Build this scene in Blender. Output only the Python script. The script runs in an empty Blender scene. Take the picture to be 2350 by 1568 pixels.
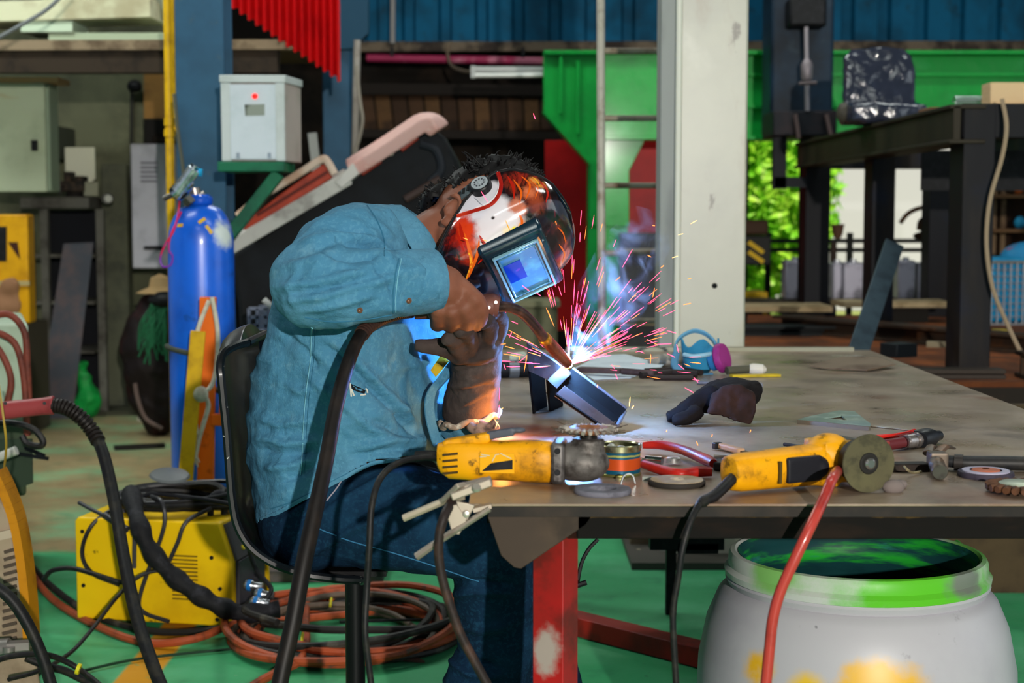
import bpy, math, random
import numpy as np
from mathutils import Vector as V, Matrix, noise
from mathutils.bvhtree import BVHTree

random.seed(7)
SC = bpy.context.scene
COL = SC.collection
PI = math.pi

# ------------------------------------------------------------------ camera
IMG_W, IMG_H, FOC = 2350, 1568, 3590.0
PITCH = math.atan(294 / FOC)
CAM = V((0, 0, 1.2))
cam_data = bpy.data.cameras.new('camera')
cam_data.sensor_width = 36.0
cam_data.lens = 36.0 * FOC / IMG_W
cam_data.clip_start = 0.05
cam_data.dof.use_dof = True
cam_data.dof.focus_distance = 3.0
cam_data.dof.aperture_fstop = 5.0
cam = bpy.data.objects.new('camera', cam_data)
cam.location = CAM
cam.rotation_euler = (PI / 2 - PITCH, 0, 0)
COL.objects.link(cam)
SC.camera = cam

# ------------------------------------------------------------------ colour management
SC.view_settings.view_transform = 'Standard'
SC.view_settings.look = 'None'
SC.view_settings.gamma = 1.0
SC.view_settings.use_curve_mapping = False
SC.view_settings.exposure = 0.0

# ------------------------------------------------------------------ sky, sun, work lamp and added fill lights
world = bpy.data.worlds.new('world')
SC.world = world
world.use_nodes = True
wn = world.node_tree.nodes
wn['Background'].inputs[0].default_value = (0.62, 0.78, 1.0, 1)
wn['Background'].inputs[1].default_value = 0.32


def light(name, kind, loc, energy, color=(1, 1, 1), target=None, **kw):
    d = bpy.data.lights.new(name, kind)
    d.energy = energy
    d.color = color
    for k, v in kw.items():
        setattr(d, k, v)
    o = bpy.data.objects.new(name, d)
    o.location = loc
    if target is not None:
        o.rotation_euler = (V(target) - V(loc)).to_track_quat('-Z', 'Y').to_euler()
    COL.objects.link(o)
    return o


# sunlight on the garden behind the shop
light('garden_sun', 'SUN', (4, 8, 12), 9.0, (1.0, 0.95, 0.80), target=(2.0, 14, 0), angle=0.01)
# hard work lamp standing behind the photographer, a little to the right
light('work_lamp', 'SPOT', (1.3, -4.5, 2.15), 2500, (1.0, 0.95, 0.87), target=(0.0, 4.0, 1.0),
      shadow_soft_size=0.05, spot_size=math.radians(60), spot_blend=0.4)
# added overhead fill for the shop, no fixtures seen there
for _x, _y, _e in ((-2.6, 4.6, 40), (1.6, 3.2, 34), (-1.0, 0.2, 26), (2.6, 7.6, 45), (-3.0, 6.4, 105), (-0.2, 8.4, 55)):
    light('overhead_fill', 'AREA', (_x, _y, 4.2), _e, (0.93, 1.0, 0.96), shape='RECTANGLE', size=1.6, size_y=0.5)
# added soft daylight-coloured fill from the shop's right, no door there
light('side_fill', 'AREA', (6.5, 3.0, 2.2), 55, (0.85, 0.95, 1.0), target=(0, 4.2, 0.8),
      shape='RECTANGLE', size=3.5, size_y=3.0)


# ------------------------------------------------------------------ picking points in the place
def ray(px, py):
    a = (px - IMG_W / 2) / FOC
    b = (IMG_H / 2 - py) / FOC
    return V((a, math.cos(PITCH) + b * math.sin(PITCH), -math.sin(PITCH) + b * math.cos(PITCH)))


def at(px, py, d):
    """point at distance d (world y) seen towards (px, py)"""
    r = ray(px, py)
    return CAM + r * (d / r.y)


def onz(px, py, z):
    r = ray(px, py)
    return CAM + r * ((z - CAM.z) / r.z)


def w(px, d):
    return px * d / FOC


def cr(pts, n=6, closed=False):
    """smooth curve through points"""
    P = [V(p) for p in pts]
    out = []
    N = len(P)
    rng = N if closed else N - 1
    for i in range(rng):
        if closed:
            p0, p1, p2, p3 = P[i - 1], P[i], P[(i + 1) % N], P[(i + 2) % N]
        else:
            p1, p2 = P[i], P[i + 1]
            p0 = P[i - 1] if i > 0 else p1 * 2 - p2
            p3 = P[i + 2] if i + 2 < N else p2 * 2 - p1
        for k in range(n):
            t = k / n
            out.append(0.5 * ((2 * p1) + (p2 - p0) * t + (2 * p0 - 5 * p1 + 4 * p2 - p3) * t * t
                              + (3 * p1 - p0 - 3 * p2 + p3) * t ** 3))
    if not closed:
        out.append(P[-1].copy())
    return out


def lerp_list(vals, n):
    """resample a list of numbers the way cr() resamples points"""
    out = []
    for a, b in zip(vals[:-1], vals[1:]):
        out += [a + (b - a) * k / n for k in range(n)]
    return out + [vals[-1]]


def rotz(a):
    return Matrix.Rotation(a, 3, 'Z')


class MB:
    def __init__(self):
        self.v = []
        self.f = []

    def add(self, vs, fs):
        o = len(self.v)
        self.v += [V(p) for p in vs]
        self.f += [tuple(i + o for i in f) for f in fs]
        return self

    def box(self, c, s, rot=None):
        c = V(c)
        if rot is None:
            R = Matrix.Identity(3)
        elif isinstance(rot, Matrix):
            R = rot
        elif isinstance(rot, (int, float)):
            R = rotz(rot)
        else:
            from mathutils import Euler
            R = Euler(rot).to_matrix()
        hx, hy, hz = s[0] / 2, s[1] / 2, s[2] / 2
        vs = [c + R @ V((x, y, z)) for z in (-hz, hz) for x, y in ((-hx, -hy), (hx, -hy), (hx, hy), (-hx, hy))]
        return self.add(vs, [(3, 2, 1, 0), (4, 5, 6, 7), (0, 1, 5, 4), (1, 2, 6, 5), (2, 3, 7, 6), (3, 0, 4, 7)])

    def bar(self, p0, p1, wd, ht, up=(0, 0, 1)):
        """rectangular bar; wd across, ht along 'up'"""
        p0, p1 = V(p0), V(p1)
        t = (p1 - p0).normalized()
        u = V(up)
        s = t.cross(u)
        if s.length < 1e-5:
            s = t.cross(V((1, 0, 0)))
        s.normalize()
        u = s.cross(t).normalized()
        R = Matrix((s, t, u)).transposed()
        return self.box((p0 + p1) / 2, (wd, (p1 - p0).length, ht), R)

    def tube(self, pts, r, n=10, cap=True, flat=1.0, up0=None):
        pts = [V(p) for p in pts]
        m = len(pts)
        rs = [r] * m if isinstance(r, (int, float)) else list(r)
        T = []
        for i in range(m):
            a = pts[max(i - 1, 0)]
            b = pts[min(i + 1, m - 1)]
            t = (b - a)
            T.append(t.normalized() if t.length > 1e-9 else V((0, 0, 1)))
        u = V(up0) if up0 is not None else (V((0, 0, 1)) if abs(T[0].z) < .9 else V((1, 0, 0)))
        u = (u - T[0] * u.dot(T[0])).normalized()
        vs, fs = [], []
        for i in range(m):
            u = u - T[i] * u.dot(T[i])
            if u.length < 1e-6:
                u = T[i].orthogonal()
            u.normalize()
            s = T[i].cross(u)
            for k in range(n):
                a = 2 * PI * k / n
                vs.append(pts[i] + (u * math.cos(a) * flat + s * math.sin(a)) * rs[i])
        for i in range(m - 1):
            for k in range(n):
                k2 = (k + 1) % n
                fs.append((i * n + k, i * n + k2, (i + 1) * n + k2, (i + 1) * n + k))
        if cap:
            fs.append(tuple(range(n - 1, -1, -1)))
            fs.append(tuple((m - 1) * n + k for k in range(n)))
        return self.add(vs, fs)

    def lathe(self, prof, o, axis=(0, 0, 1), n=32, cap=True, ref=None):
        """prof: (radius, distance along axis)"""
        o = V(o)
        a = V(axis).normalized()
        u = V(ref) if ref is not None else a.orthogonal()
        u = (u - a * u.dot(a)).normalized()
        s = a.cross(u)
        vs, fs = [], []
        for r, z in prof:
            for k in range(n):
                t = 2 * PI * k / n
                vs.append(o + a * z + (u * math.cos(t) + s * math.sin(t)) * max(r, 1e-5))
        m = len(prof)
        for i in range(m - 1):
            for k in range(n):
                k2 = (k + 1) % n
                fs.append((i * n + k, i * n + k2, (i + 1) * n + k2, (i + 1) * n + k))
        if cap:
            fs.append(tuple(range(n - 1, -1, -1)))
            fs.append(tuple((m - 1) * n + k for k in range(n)))
        return self.add(vs, fs)

    def cyl(self, p0, p1, r, n=20, r2=None):
        p0, p1 = V(p0), V(p1)
        return self.lathe([(r, 0), (r if r2 is None else r2, (p1 - p0).length)], p0, p1 - p0, n)

    def prism(self, pts, vec):
        pts = [V(p) for p in pts]
        vec = V(vec)
        n = len(pts)
        vs = pts + [p + vec for p in pts]
        fs = [tuple(range(n)), tuple(range(2 * n - 1, n - 1, -1))]
        fs += [((k + 1) % n, k, k + n, (k + 1) % n + n) for k in range(n)]
        return self.add(vs, fs)

    def loft(self, rings, cap=True, closed=True):
        n = len(rings[0])
        vs = [p for r in rings for p in r]
        fs = []
        for i in range(len(rings) - 1):
            for k in range(n if closed else n - 1):
                k2 = (k + 1) % n
                fs.append((i * n + k, i * n + k2, (i + 1) * n + k2, (i + 1) * n + k))
        if cap and closed:
            fs.append(tuple(range(n - 1, -1, -1)))
            fs.append(tuple((len(rings) - 1) * n + k for k in range(n)))
        return self.add(vs, fs)

    def ell(self, c, r, rot=None, n=20, m=12):
        c = V(c)
        R = rot if rot is not None else Matrix.Identity(3)
        if isinstance(r, (int, float)):
            r = (r, r, r)
        rings = []
        for i in range(m + 1):
            t = PI * i / m
            rr = max(math.sin(t), 1e-3)
            rings.append([c + R @ V((r[0] * rr * math.cos(2 * PI * k / n), r[1] * rr * math.sin(2 * PI * k / n),
                                     r[2] * math.cos(t))) for k in range(n)])
        return self.loft(rings)

    def sheet(self, rows, th):
        """grid of points with thickness th along its own normals"""
        a, b = len(rows), len(rows[0])
        N = []
        for i in range(a):
            for j in range(b):
                du = rows[min(i + 1, a - 1)][j] - rows[max(i - 1, 0)][j]
                dv = rows[i][min(j + 1, b - 1)] - rows[i][max(j - 1, 0)]
                N.append(du.cross(dv).normalized())
        P = [p for r in rows for p in r]
        n = a * b
        vs = P + [p + q * th for p, q in zip(P, N)]
        fs = []
        for i in range(a - 1):
            for j in range(b - 1):
                q = (i * b + j, i * b + j + 1, (i + 1) * b + j + 1, (i + 1) * b + j)
                fs.append(q[::-1])
                fs.append(tuple(k + n for k in q))
        for i in range(a - 1):
            for j, fl in ((0, 0), (b - 1, 1)):
                q = (i * b + j, (i + 1) * b + j, (i + 1) * b + j + n, i * b + j + n)
                fs.append(q if fl else q[::-1])
        for j in range(b - 1):
            for i, fl in ((0, 1), (a - 1, 0)):
                q = (i * b + j, i * b + j + 1, i * b + j + 1 + n, i * b + j + n)
                fs.append(q if fl else q[::-1])
        return self.add(vs, fs)

    def corners(self):
        lo = V((min(p.x for p in self.v), min(p.y for p in self.v), min(p.z for p in self.v)))
        hi = V((max(p.x for p in self.v), max(p.y for p in self.v), max(p.z for p in self.v)))
        return lo, hi


ORG = {}


def mesh_from(name, mb, org, m, smooth=True, sharp=38):
    me = bpy.data.meshes.new(name)
    me.from_pydata([tuple(p - org) for p in mb.v], [], mb.f)
    me.validate()
    import bmesh
    bm = bmesh.new()
    bm.from_mesh(me)
    bmesh.ops.recalc_face_normals(bm, faces=bm.faces)
    bm.to_mesh(me)
    bm.free()
    if smooth:
        me.polygons.foreach_set('use_smooth', [True] * len(me.polygons))
        me.set_sharp_from_angle(angle=math.radians(sharp))
    if m is not None:
        me.materials.append(m)
    return me


def tag(o, label=None, cat=None, group=None, kind=None):
    if label:
        o['label'] = label
    if cat:
        o['category'] = cat
    if group:
        o['group'] = group
    if kind:
        o['kind'] = kind
    return o


def bev(o, wd, seg=2):
    if wd:
        md = o.modifiers.new('edge', 'BEVEL')
        md.width = wd
        md.segments = seg
        md.limit_method = 'ANGLE'
        md.angle_limit = math.radians(40)
    return o


def base_of(mb):
    lo, hi = mb.corners()
    return V(((lo.x + hi.x) / 2, (lo.y + hi.y) / 2, lo.z))


def solo(name, mb, m, label, cat, group=None, kind=None, bevel=0, smooth=True, sharp=38):
    """a thing that is one mesh"""
    org = base_of(mb)
    o = bpy.data.objects.new(name, mesh_from(name, mb, org, m, smooth, sharp))
    o.location = org
    COL.objects.link(o)
    ORG[o.name] = org
    tag(o, label, cat, group, kind)
    return bev(o, bevel)


def thing(name, loc, label, cat, group=None):
    """an Empty at the thing's base that parents its parts"""
    o = bpy.data.objects.new(name, None)
    o.empty_display_size = 0.05
    o.location = V(loc)
    COL.objects.link(o)
    ORG[o.name] = V(loc)
    return tag(o, label, cat, group)


def part(name, mb, m, parent, label=None, bevel=0, smooth=True, sharp=38, kind=None):
    org = ORG[parent.name]
    o = bpy.data.objects.new(name, mesh_from(name, mb, org, m, smooth, sharp))
    COL.objects.link(o)
    o.parent = parent
    ORG[o.name] = org
    tag(o, label, kind=kind)
    return bev(o, bevel)


def struct(name, mb, m, bevel=0, smooth=True):
    o = bpy.data.objects.new(name, mesh_from(name, mb, V((0, 0, 0)), m, smooth))
    COL.objects.link(o)
    ORG[o.name] = V((0, 0, 0))
    o['kind'] = 'structure'
    return bev(o, bevel)


def organic(mb, voxel=0.007, smooth_it=4, disp=None):
    """fuse overlapping pieces of a builder into one continuous skin, returned as a new builder"""
    me = bpy.data.meshes.new('tmp')
    me.from_pydata([tuple(p) for p in mb.v], [], mb.f)
    me.validate()
    import bmesh
    bm = bmesh.new()
    bm.from_mesh(me)
    bmesh.ops.recalc_face_normals(bm, faces=bm.faces)
    bm.to_mesh(me)
    bm.free()
    o = bpy.data.objects.new('tmp', me)
    COL.objects.link(o)
    r = o.modifiers.new('r', 'REMESH')
    r.mode = 'VOXEL'
    r.voxel_size = voxel
    if smooth_it:
        s = o.modifiers.new('s', 'SMOOTH')
        s.iterations = smooth_it
        s.factor = 0.5
    dg = bpy.context.evaluated_depsgraph_get()
    ev = o.evaluated_get(dg)
    m2 = bpy.data.meshes.new_from_object(ev)
    n = len(m2.vertices)
    co = np.empty(n * 3)
    m2.vertices.foreach_get('co', co)
    co = co.reshape(-1, 3)
    nr = np.empty(n * 3)
    m2.vertices.foreach_get('normal', nr)
    nr = nr.reshape(-1, 3)
    if disp is not None:
        co = disp(co, nr)
    out = MB()
    out.v = [V(c) for c in co]
    out.f = [tuple(p.vertices) for p in m2.polygons]
    bpy.data.objects.remove(o)
    bpy.data.meshes.remove(me)
    bpy.data.meshes.remove(m2)
    return out


def bvh_of(mb):
    return BVHTree.FromPolygons([tuple(p) for p in mb.v], [f for f in mb.f])


def snap(bvh, px, py, lift=0.0):
    """point on a surface, towards (px, py)"""
    r = ray(px, py).normalized()
    hit = bvh.ray_cast(CAM, r)
    if hit[0] is None:
        return None
    n = hit[1]
    if n.dot(r) > 0:
        n = -n
    return hit[0] + n * lift


# ------------------------------------------------------------------ materials
def lin(h):
    out = []
    for i in (0, 2, 4):
        c = int(h[i:i + 2], 16) / 255
        out.append(c / 12.92 if c <= .04045 else ((c + .055) / 1.055) ** 2.4)
    return (*out, 1)


class Mat:
    """small helper round a node material; colour chain is extended by wear() / spot() / stripe()"""

    def __init__(self, name, c, rough=.6, metal=0, spec=.22, coat=0):
        self.m = bpy.data.materials.new(name)
        self.m.use_nodes = True
        self.nt = self.m.node_tree
        self.n = self.nt.nodes
        self.l = self.nt.links
        self.b = self.n['Principled BSDF']
        self.b.inputs['Roughness'].default_value = rough
        self.b.inputs['Metallic'].default_value = metal
        self.b.inputs['Specular IOR Level'].default_value = spec
        self.b.inputs['Coat Weight'].default_value = coat
        self.b.inputs['Coat Roughness'].default_value = .12
        rgb = self.n.new('ShaderNodeRGB')
        rgb.outputs[0].default_value = lin(c)
        self.col = rgb.outputs[0]
        self.l.new(self.col, self.b.inputs['Base Color'])
        tc = self.n.new('ShaderNodeTexCoord')
        self.co = tc.outputs['Object']

    def noise(self, scale, detail=5, rough=.6, stretch=None, dist=0):
        co = self.co
        if stretch:
            mp = self.n.new('ShaderNodeMapping')
            mp.inputs['Scale'].default_value = stretch
            self.l.new(co, mp.inputs['Vector'])
            co = mp.outputs[0]
        t = self.n.new('ShaderNodeTexNoise')
        t.inputs['Scale'].default_value = scale
        t.inputs['Detail'].default_value = detail
        t.inputs['Roughness'].default_value = rough
        t.inputs['Distortion'].default_value = dist
        self.l.new(co, t.inputs['Vector'])
        return t.outputs['Fac']

    def ramp(self, fac, a, b):
        r = self.n.new('ShaderNodeMapRange')
        r.interpolation_type = 'SMOOTHSTEP'
        r.inputs['From Min'].default_value = a
        r.inputs['From Max'].default_value = b
        self.l.new(fac, r.inputs['Value'])
        return r.outputs[0]

    def math(self, op, a, b=None):
        t = self.n.new('ShaderNodeMath')
        t.operation = op
        for i, x in enumerate((a, b)):
            if x is None:
                continue
            if isinstance(x, (int, float)):
                t.inputs[i].default_value = x
            else:
                self.l.new(x, t.inputs[i])
        return t.outputs[0]

    def mix(self, fac, c):
        t = self.n.new('ShaderNodeMix')
        t.data_type = 'RGBA'
        self.l.new(fac, t.inputs[0])
        self.l.new(self.col, t.inputs[6])
        if isinstance(c, str):
            t.inputs[7].default_value = lin(c)
        else:
            self.l.new(c, t.inputs[7])
        self.col = t.outputs[2]
        self.l.new(self.col, self.b.inputs['Base Color'])
        return self

    def wear(self, c, scale=8, a=.45, b=.65, amt=1.0, stretch=None, detail=5, dist=0):
        f = self.ramp(self.noise(scale, detail, stretch=stretch, dist=dist), a, b)
        if amt != 1:
            f = self.math('MULTIPLY', f, amt)
        return self.mix(f, c)

    def axis(self, ax):
        s = self.n.new('ShaderNodeSeparateXYZ')
        self.l.new(self.co, s.inputs[0])
        return s.outputs['XYZ'.index(ax)]

    def dist(self, p, scale=None):
        mp = self.n.new('ShaderNodeVectorMath')
        mp.operation = 'SUBTRACT'
        self.l.new(self.co, mp.inputs[0])
        mp.inputs[1].default_value = tuple(p)
        v = mp.outputs[0]
        if scale:
            ms = self.n.new('ShaderNodeVectorMath')
            ms.operation = 'MULTIPLY'
            self.l.new(v, ms.inputs[0])
            ms.inputs[1].default_value = scale
            v = ms.outputs[0]
        ln = self.n.new('ShaderNodeVectorMath')
        ln.operation = 'LENGTH'
        self.l.new(v, ln.inputs[0])
        return ln.outputs['Value']

    def spot(self, p, r, c, soft=.3, wob=.5, scale=None, nscale=12, amt=1.0):
        """blob of colour around point p (object coordinates)"""
        d = self.dist(p, scale)
        nz = self.noise(nscale, 6)
        d = self.math('ADD', d, self.math('MULTIPLY', self.math('SUBTRACT', nz, .5), wob * r * 2))
        f = self.math('SUBTRACT', 1.0, self.ramp(d, r * (1 - soft), r * (1 + soft)))
        if amt != 1:
            f = self.math('MULTIPLY', f, amt)
        return self.mix(f, c)

    def band(self, ax, lo, hi, c, soft=.002, wob=0, nscale=10, amt=1.0):
        v = self.axis(ax)
        if wob:
            v = self.math('ADD', v, self.math('MULTIPLY', self.math('SUBTRACT', self.noise(nscale, 5), .5), wob * 2))
        f = self.math('MULTIPLY', self.ramp(v, lo - soft, lo + soft),
                      self.math('SUBTRACT', 1.0, self.ramp(v, hi - soft, hi + soft)))
        if amt != 1:
            f = self.math('MULTIPLY', f, amt)
        return self.mix(f, c)

    def bump(self, strength=.3, scale=60, dist=.002, stretch=None, detail=4):
        b = self.n.new('ShaderNodeBump')
        b.inputs['Strength'].default_value = strength
        b.inputs['Distance'].default_value = dist
        self.l.new(self.noise(scale, detail, stretch=stretch), b.inputs['Height'])
        if self.b.inputs['Normal'].is_linked:
            self.l.new(self.b.inputs['Normal'].links[0].from_socket, b.inputs['Normal'])
        self.l.new(b.outputs[0], self.b.inputs['Normal'])
        return self

    def rough_var(self, a, b, scale=10):
        r = self.n.new('ShaderNodeMapRange')
        r.inputs['From Min'].default_value = .3
        r.inputs['From Max'].default_value = .7
        r.inputs['To Min'].default_value = a
        r.inputs['To Max'].default_value = b
        self.l.new(self.noise(scale), r.inputs['Value'])
        self.l.new(r.outputs[0], self.b.inputs['Roughness'])
        return self

    def glow(self, c, s):
        self.b.inputs['Emission Color'].default_value = lin(c)
        self.b.inputs['Emission Strength'].default_value = s
        return self


_M = {}


def M(c, rough=.6, metal=0, wear=None, bump=0, spec=.22, coat=0, sc=8, bsc=60, a=.45, b=.68, amt=1.0, stretch=None, bd=.002):
    """cached everyday material: colour, optional second colour in worn patches, optional fine bump"""
    key = (c, rough, metal, wear, bump, spec, coat, sc, bsc, a, b, amt, stretch, bd)
    if key not in _M:
        k = Mat('mat_' + c + ('_metal' if metal else ''), c, rough, metal, spec, coat)
        if wear:
            k.wear(wear, sc, a, b, amt, stretch)
        if bump:
            k.bump(bump, bsc, bd, stretch)
        _M[key] = k.m
    return _M[key]


BLACK = M('0b0c0f', .55, wear='1a1a1e', sc=30)
RUBBER = M('141416', .5, wear='26241f', sc=40, bump=.15, bsc=120)
STEEL = M('8b8a88', .35, .85, wear='4c4844', sc=20)
DARKSTEEL = M('2a2826', .45, .6, wear='4a3a30', sc=18)
CHROME = M('cfd2d6', .15, 1.0)
YELLOW = Mat('tool_yellow', 'dd9a04', .45).wear('b87a08', 14, .45, .65, .7).wear('6e4a10', 20, .53, .70, .75).wear('2a1c0c', 50, .58, .70, .8).bump(.1, 80).m
ORANGE = M('e0660c', .5, wear='8a3c0c', sc=14, a=.55, b=.75)


# ------------------------------------------------------------------ the setting
fl = Mat('floor_paint', '8a7a58', .55)
fl.wear('a08e68', 1.4, .4, .7, .8).wear('6b5a3e', 5, .5, .75, .6)
# green painted zone: x beyond the yellow line, and the near corner on the left
gy = fl.math('ADD', fl.axis('Y'), fl.math('MULTIPLY', fl.noise(3, 4), .18))
gx = fl.axis('X')
near = fl.math('SUBTRACT', 1.0, fl.ramp(gy, 5.52, 5.60))
rightz = fl.math('MULTIPLY', fl.math('SUBTRACT', 1.0, fl.ramp(gy, 6.2, 6.3)), fl.ramp(gx, -1.0, -.98))
green = fl.math('MAXIMUM', near, rightz)
fl.mix(green, '3a9a64')
fl.wear('62b486', 2.2, .42, .72, .6).wear('22684a', 7, .54, .74, .5)
fl.wear('9aa890', 55, .66, .74, .45)
fl.wear('16301f', 38, .66, .74, .7)
line = fl.math('MULTIPLY', fl.ramp(gx, -1.03, -1.015), fl.math('SUBTRACT', 1.0, fl.ramp(gx, -.93, -.915)))
line = fl.math('MULTIPLY', line, fl.ramp(fl.noise(16, 6), .3, .42))
fl.mix(line, 'c98a1c')
fl.bump(.15, 40)
fl.rough_var(.35, .6, 6)
struct('floor', MB().box((0, 3.4, -.05), (18, 18.8, .1)), fl.m, smooth=False)

struct('ground', MB().box((3, 22, -.06), (40, 18.4, .1)),
       M('6d7a3c', .9, wear='8c8a5a', sc=2, bump=.4, bsc=12), smooth=False)

struct('ceiling', MB().box((0, 3.2, 4.65), (18, 18.4, .08)), M('4a4f50', .7), smooth=False)

# lower back wall, dark, with the opening to the garden on the right
WB = 12.2
mb = MB()
mb.box((-4.25, WB, 2.3), (9.5, .1, 4.6))
mb.box((1.16, WB, 1.0), (1.34, .1, 2.0))
mb.box((6.6, WB, 2.3), (4.8, .1, 4.6))
struct('wall_back', mb, M('17130f', .9, wear='2c221a', sc=3), smooth=False)

# blue corrugated cladding above
mb = MB()
rows = []
x = -1.55
prof = []
while x < 7.2:
    for dx, dy in ((0, 0), (.17, 0), (.19, .07), (.258, .07), (.275, 0)):
        prof.append((x + dx, 11.9 + dy))
    x += .275
rows = [[V((a, b, 2.42)) for a, b in prof], [V((a, b, 4.6)) for a, b in prof]]
mb.sheet(rows, .004)
struct('wall_cladding', mb, Mat('blue_cladding', '085a7e', .7, spec=.15).wear('063a52', 1.6, .42, .66, .9).wear('16323c', 6, .55, .72, .6).m, smooth=False)

# rail under the cladding
struct('trim_1', MB().bar(at(815, 108, 11.75), at(2420, 106, 11.75), .10, .07), M('6a5c4c', .7, wear='2c221c', sc=5, a=.4, b=.6))

# wall behind the left bay
mb = MB()
mb.box((-4.4, 9.95, 1.3), (5.2, .08, 2.6))
struct('wall_left', mb, Mat('olive_wall', '5c5e48', .85).wear('3c3d30', 2.2, .42, .68, .8).wear('74745a', 6, .5, .75, .5).m, smooth=False)

# ------------------------------------------------------------------ left bay, upper shelf and boards
t = thing('storage_shelf', at(150, 150, 8.4), 'dark wooden loft shelf across the left bay carrying pale boards', 'shelf')
part('beam', MB().bar(at(-90, 142, 8.2), at(640, 142, 8.2), .10, w(52, 8.2)), M('33291f', .8, wear='1c1612', sc=6), t)
part('edge_strip', MB().bar(at(-90, 106, 8.17), at(700, 104, 8.17), .10, w(22, 8.2)), M('8a7860', .7, wear='5a4a38', sc=5), t, 'lighter brown edge strip')
part('deck', MB().box((at(300, 95, 8.6).x, 8.75, at(300, 96, 8.2).z), (1.9, 1.0, .025)), M('5a4c3a', .8), t)

bw = M('d2d2b0', .7, wear='b0a888', sc=4)
zdeck = at(300, 96, 8.2).z + .0126


def board(x0, x1, d, z, hgt, dep, tilt, m, label):
    a, b = at(x0, 50, d), at(x1, 50, d)
    L = b.x - a.x
    mb = MB().box(((a.x + b.x) / 2, d + dep / 2, z + hgt / 2), (L, dep, hgt), (0, tilt, 0))
    return solo('board', mb, m, label, 'board', 'pale boards on the loft shelf', bevel=.004)


board(110, 378, 8.30, zdeck, .045, .30, 0, M('a9b79a', .7), 'thin mint board lowest of the pale boards on the loft shelf')
board(46, 166, 8.28, zdeck + .046, .06, .30, 0, M('c2d4ba', .7), 'short pale mint board in the middle of the pile on the loft shelf')
board(-60, 345, 8.26, zdeck + .108, .105, .35, -.03, bw, 'long thick cream board lying over the short mint board on the loft shelf')
board(95, 283, 8.30, zdeck + .225, .10, .30, -.02, M('dadab8', .7, wear='b8b090', sc=4), 'cream board topmost on the loft shelf pile')
board(283, 350, 8.42, zdeck + .225, .07, .2, 0, M('8a7a52', .7), 'short tan offcut beside the topmost cream board on the loft shelf')
solo('panel', MB().prism([at(338, 2, 8.5), at(388, -30, 8.5), at(392, 58, 8.5), at(362, 40, 8.5)], (0, .03, 0)), M('a8b09c', .6),
     'pale curved sheet offcut standing at the end of the loft shelf boards', 'panel')
solo('cable', MB().tube(cr([at(-40, 108, 7.6), at(40, 62, 7.6), at(110, 20, 7.6), at(170, -40, 7.6)], 5), .010, 8), M('6e7274', .5),
     'grey cable running up slantwise in front of the loft shelf', 'cable')

# pale green wall cabinet
d = 8.9
t = thing('wall_cabinet', at(40, 438, d), 'pale green rusty wall cabinet with a tan plank on top', 'cabinet')
a, b = at(-110, 190, d), at(106, 440, d)
part('body', MB().box(((a.x + b.x) / 2 + .01, d + .12, (a.z + b.z) / 2), (b.x - a.x + .02, .18, a.z - b.z)),
     M('8a9a82', .6), t, bevel=.01)
k = Mat('cabinet_door', 'b2bd9f', .55).wear('9aa588', 3, .45, .7).wear('a8793c', 2.2, .60, .72, .8, stretch=(.6, 1, 3))
dr = part('door', MB().box(((a.x + b.x) / 2, d + .018, (a.z + b.z) / 2), (b.x - a.x, .022, a.z - b.z)), k.m, t, bevel=.004)
part('handle', MB().box(at(79, 334, d - .01), (.03, .03, .06)), BLACK, dr)
part('hanger_plate', MB().box(((a.x + b.x) / 2, d + .6, (a.z + b.z) / 2), (.3, .8, .2)), M('3a3d30', .8), t)
part('top_plank', MB().box(((at(-60, 0, d).x + at(124, 0, d).x) / 2, d + .12, a.z + .0165), (w(190, d), .24, .03)), M('b9966a', .7), t, 'tan plank lying on the cabinet')

# brown ply panel by the yellow pipe
solo('plywood_panel', MB().prism([at(330, 128, 9.8), at(392, 128, 9.8), at(392, 272, 9.8), at(330, 272, 9.8)], (0, .03, 0)),
     M('7c5a2c', .8, wear='5c4020', sc=5), 'brown plywood panel on the wall behind the yellow pipe', 'panel')
solo('junction_box', MB().box(at(362, 305, 9.7), (.15, .12, .16)), M('15120f', .7),
     'black box on the wall above the white electrical cabinet', 'box', bevel=.01)
t = thing('wall_lamp', at(309, 215, 9.8), 'small dark lamp head on a thin stem against the olive wall', 'lamp')
part('head', MB().ell(at(309, 198, 9.8), (.045, .05, .04)), BLACK, t)
part('stem', MB().cyl(at(301, 330, 9.88), at(303, 205, 9.86), .012, 8), M('2a2a24', .7), t)

# white backboard above the vise
solo('white_board', MB().prism([at(148, 338, 9.55), at(216, 338, 9.55), at(218, 410, 9.55), at(206, 424, 9.55), at(150, 420, 9.55)], (0, .02, 0)),
     M('d0cfb6', .6), 'white rectangular sheet standing behind the dark vise', 'board', bevel=.004)

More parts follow.
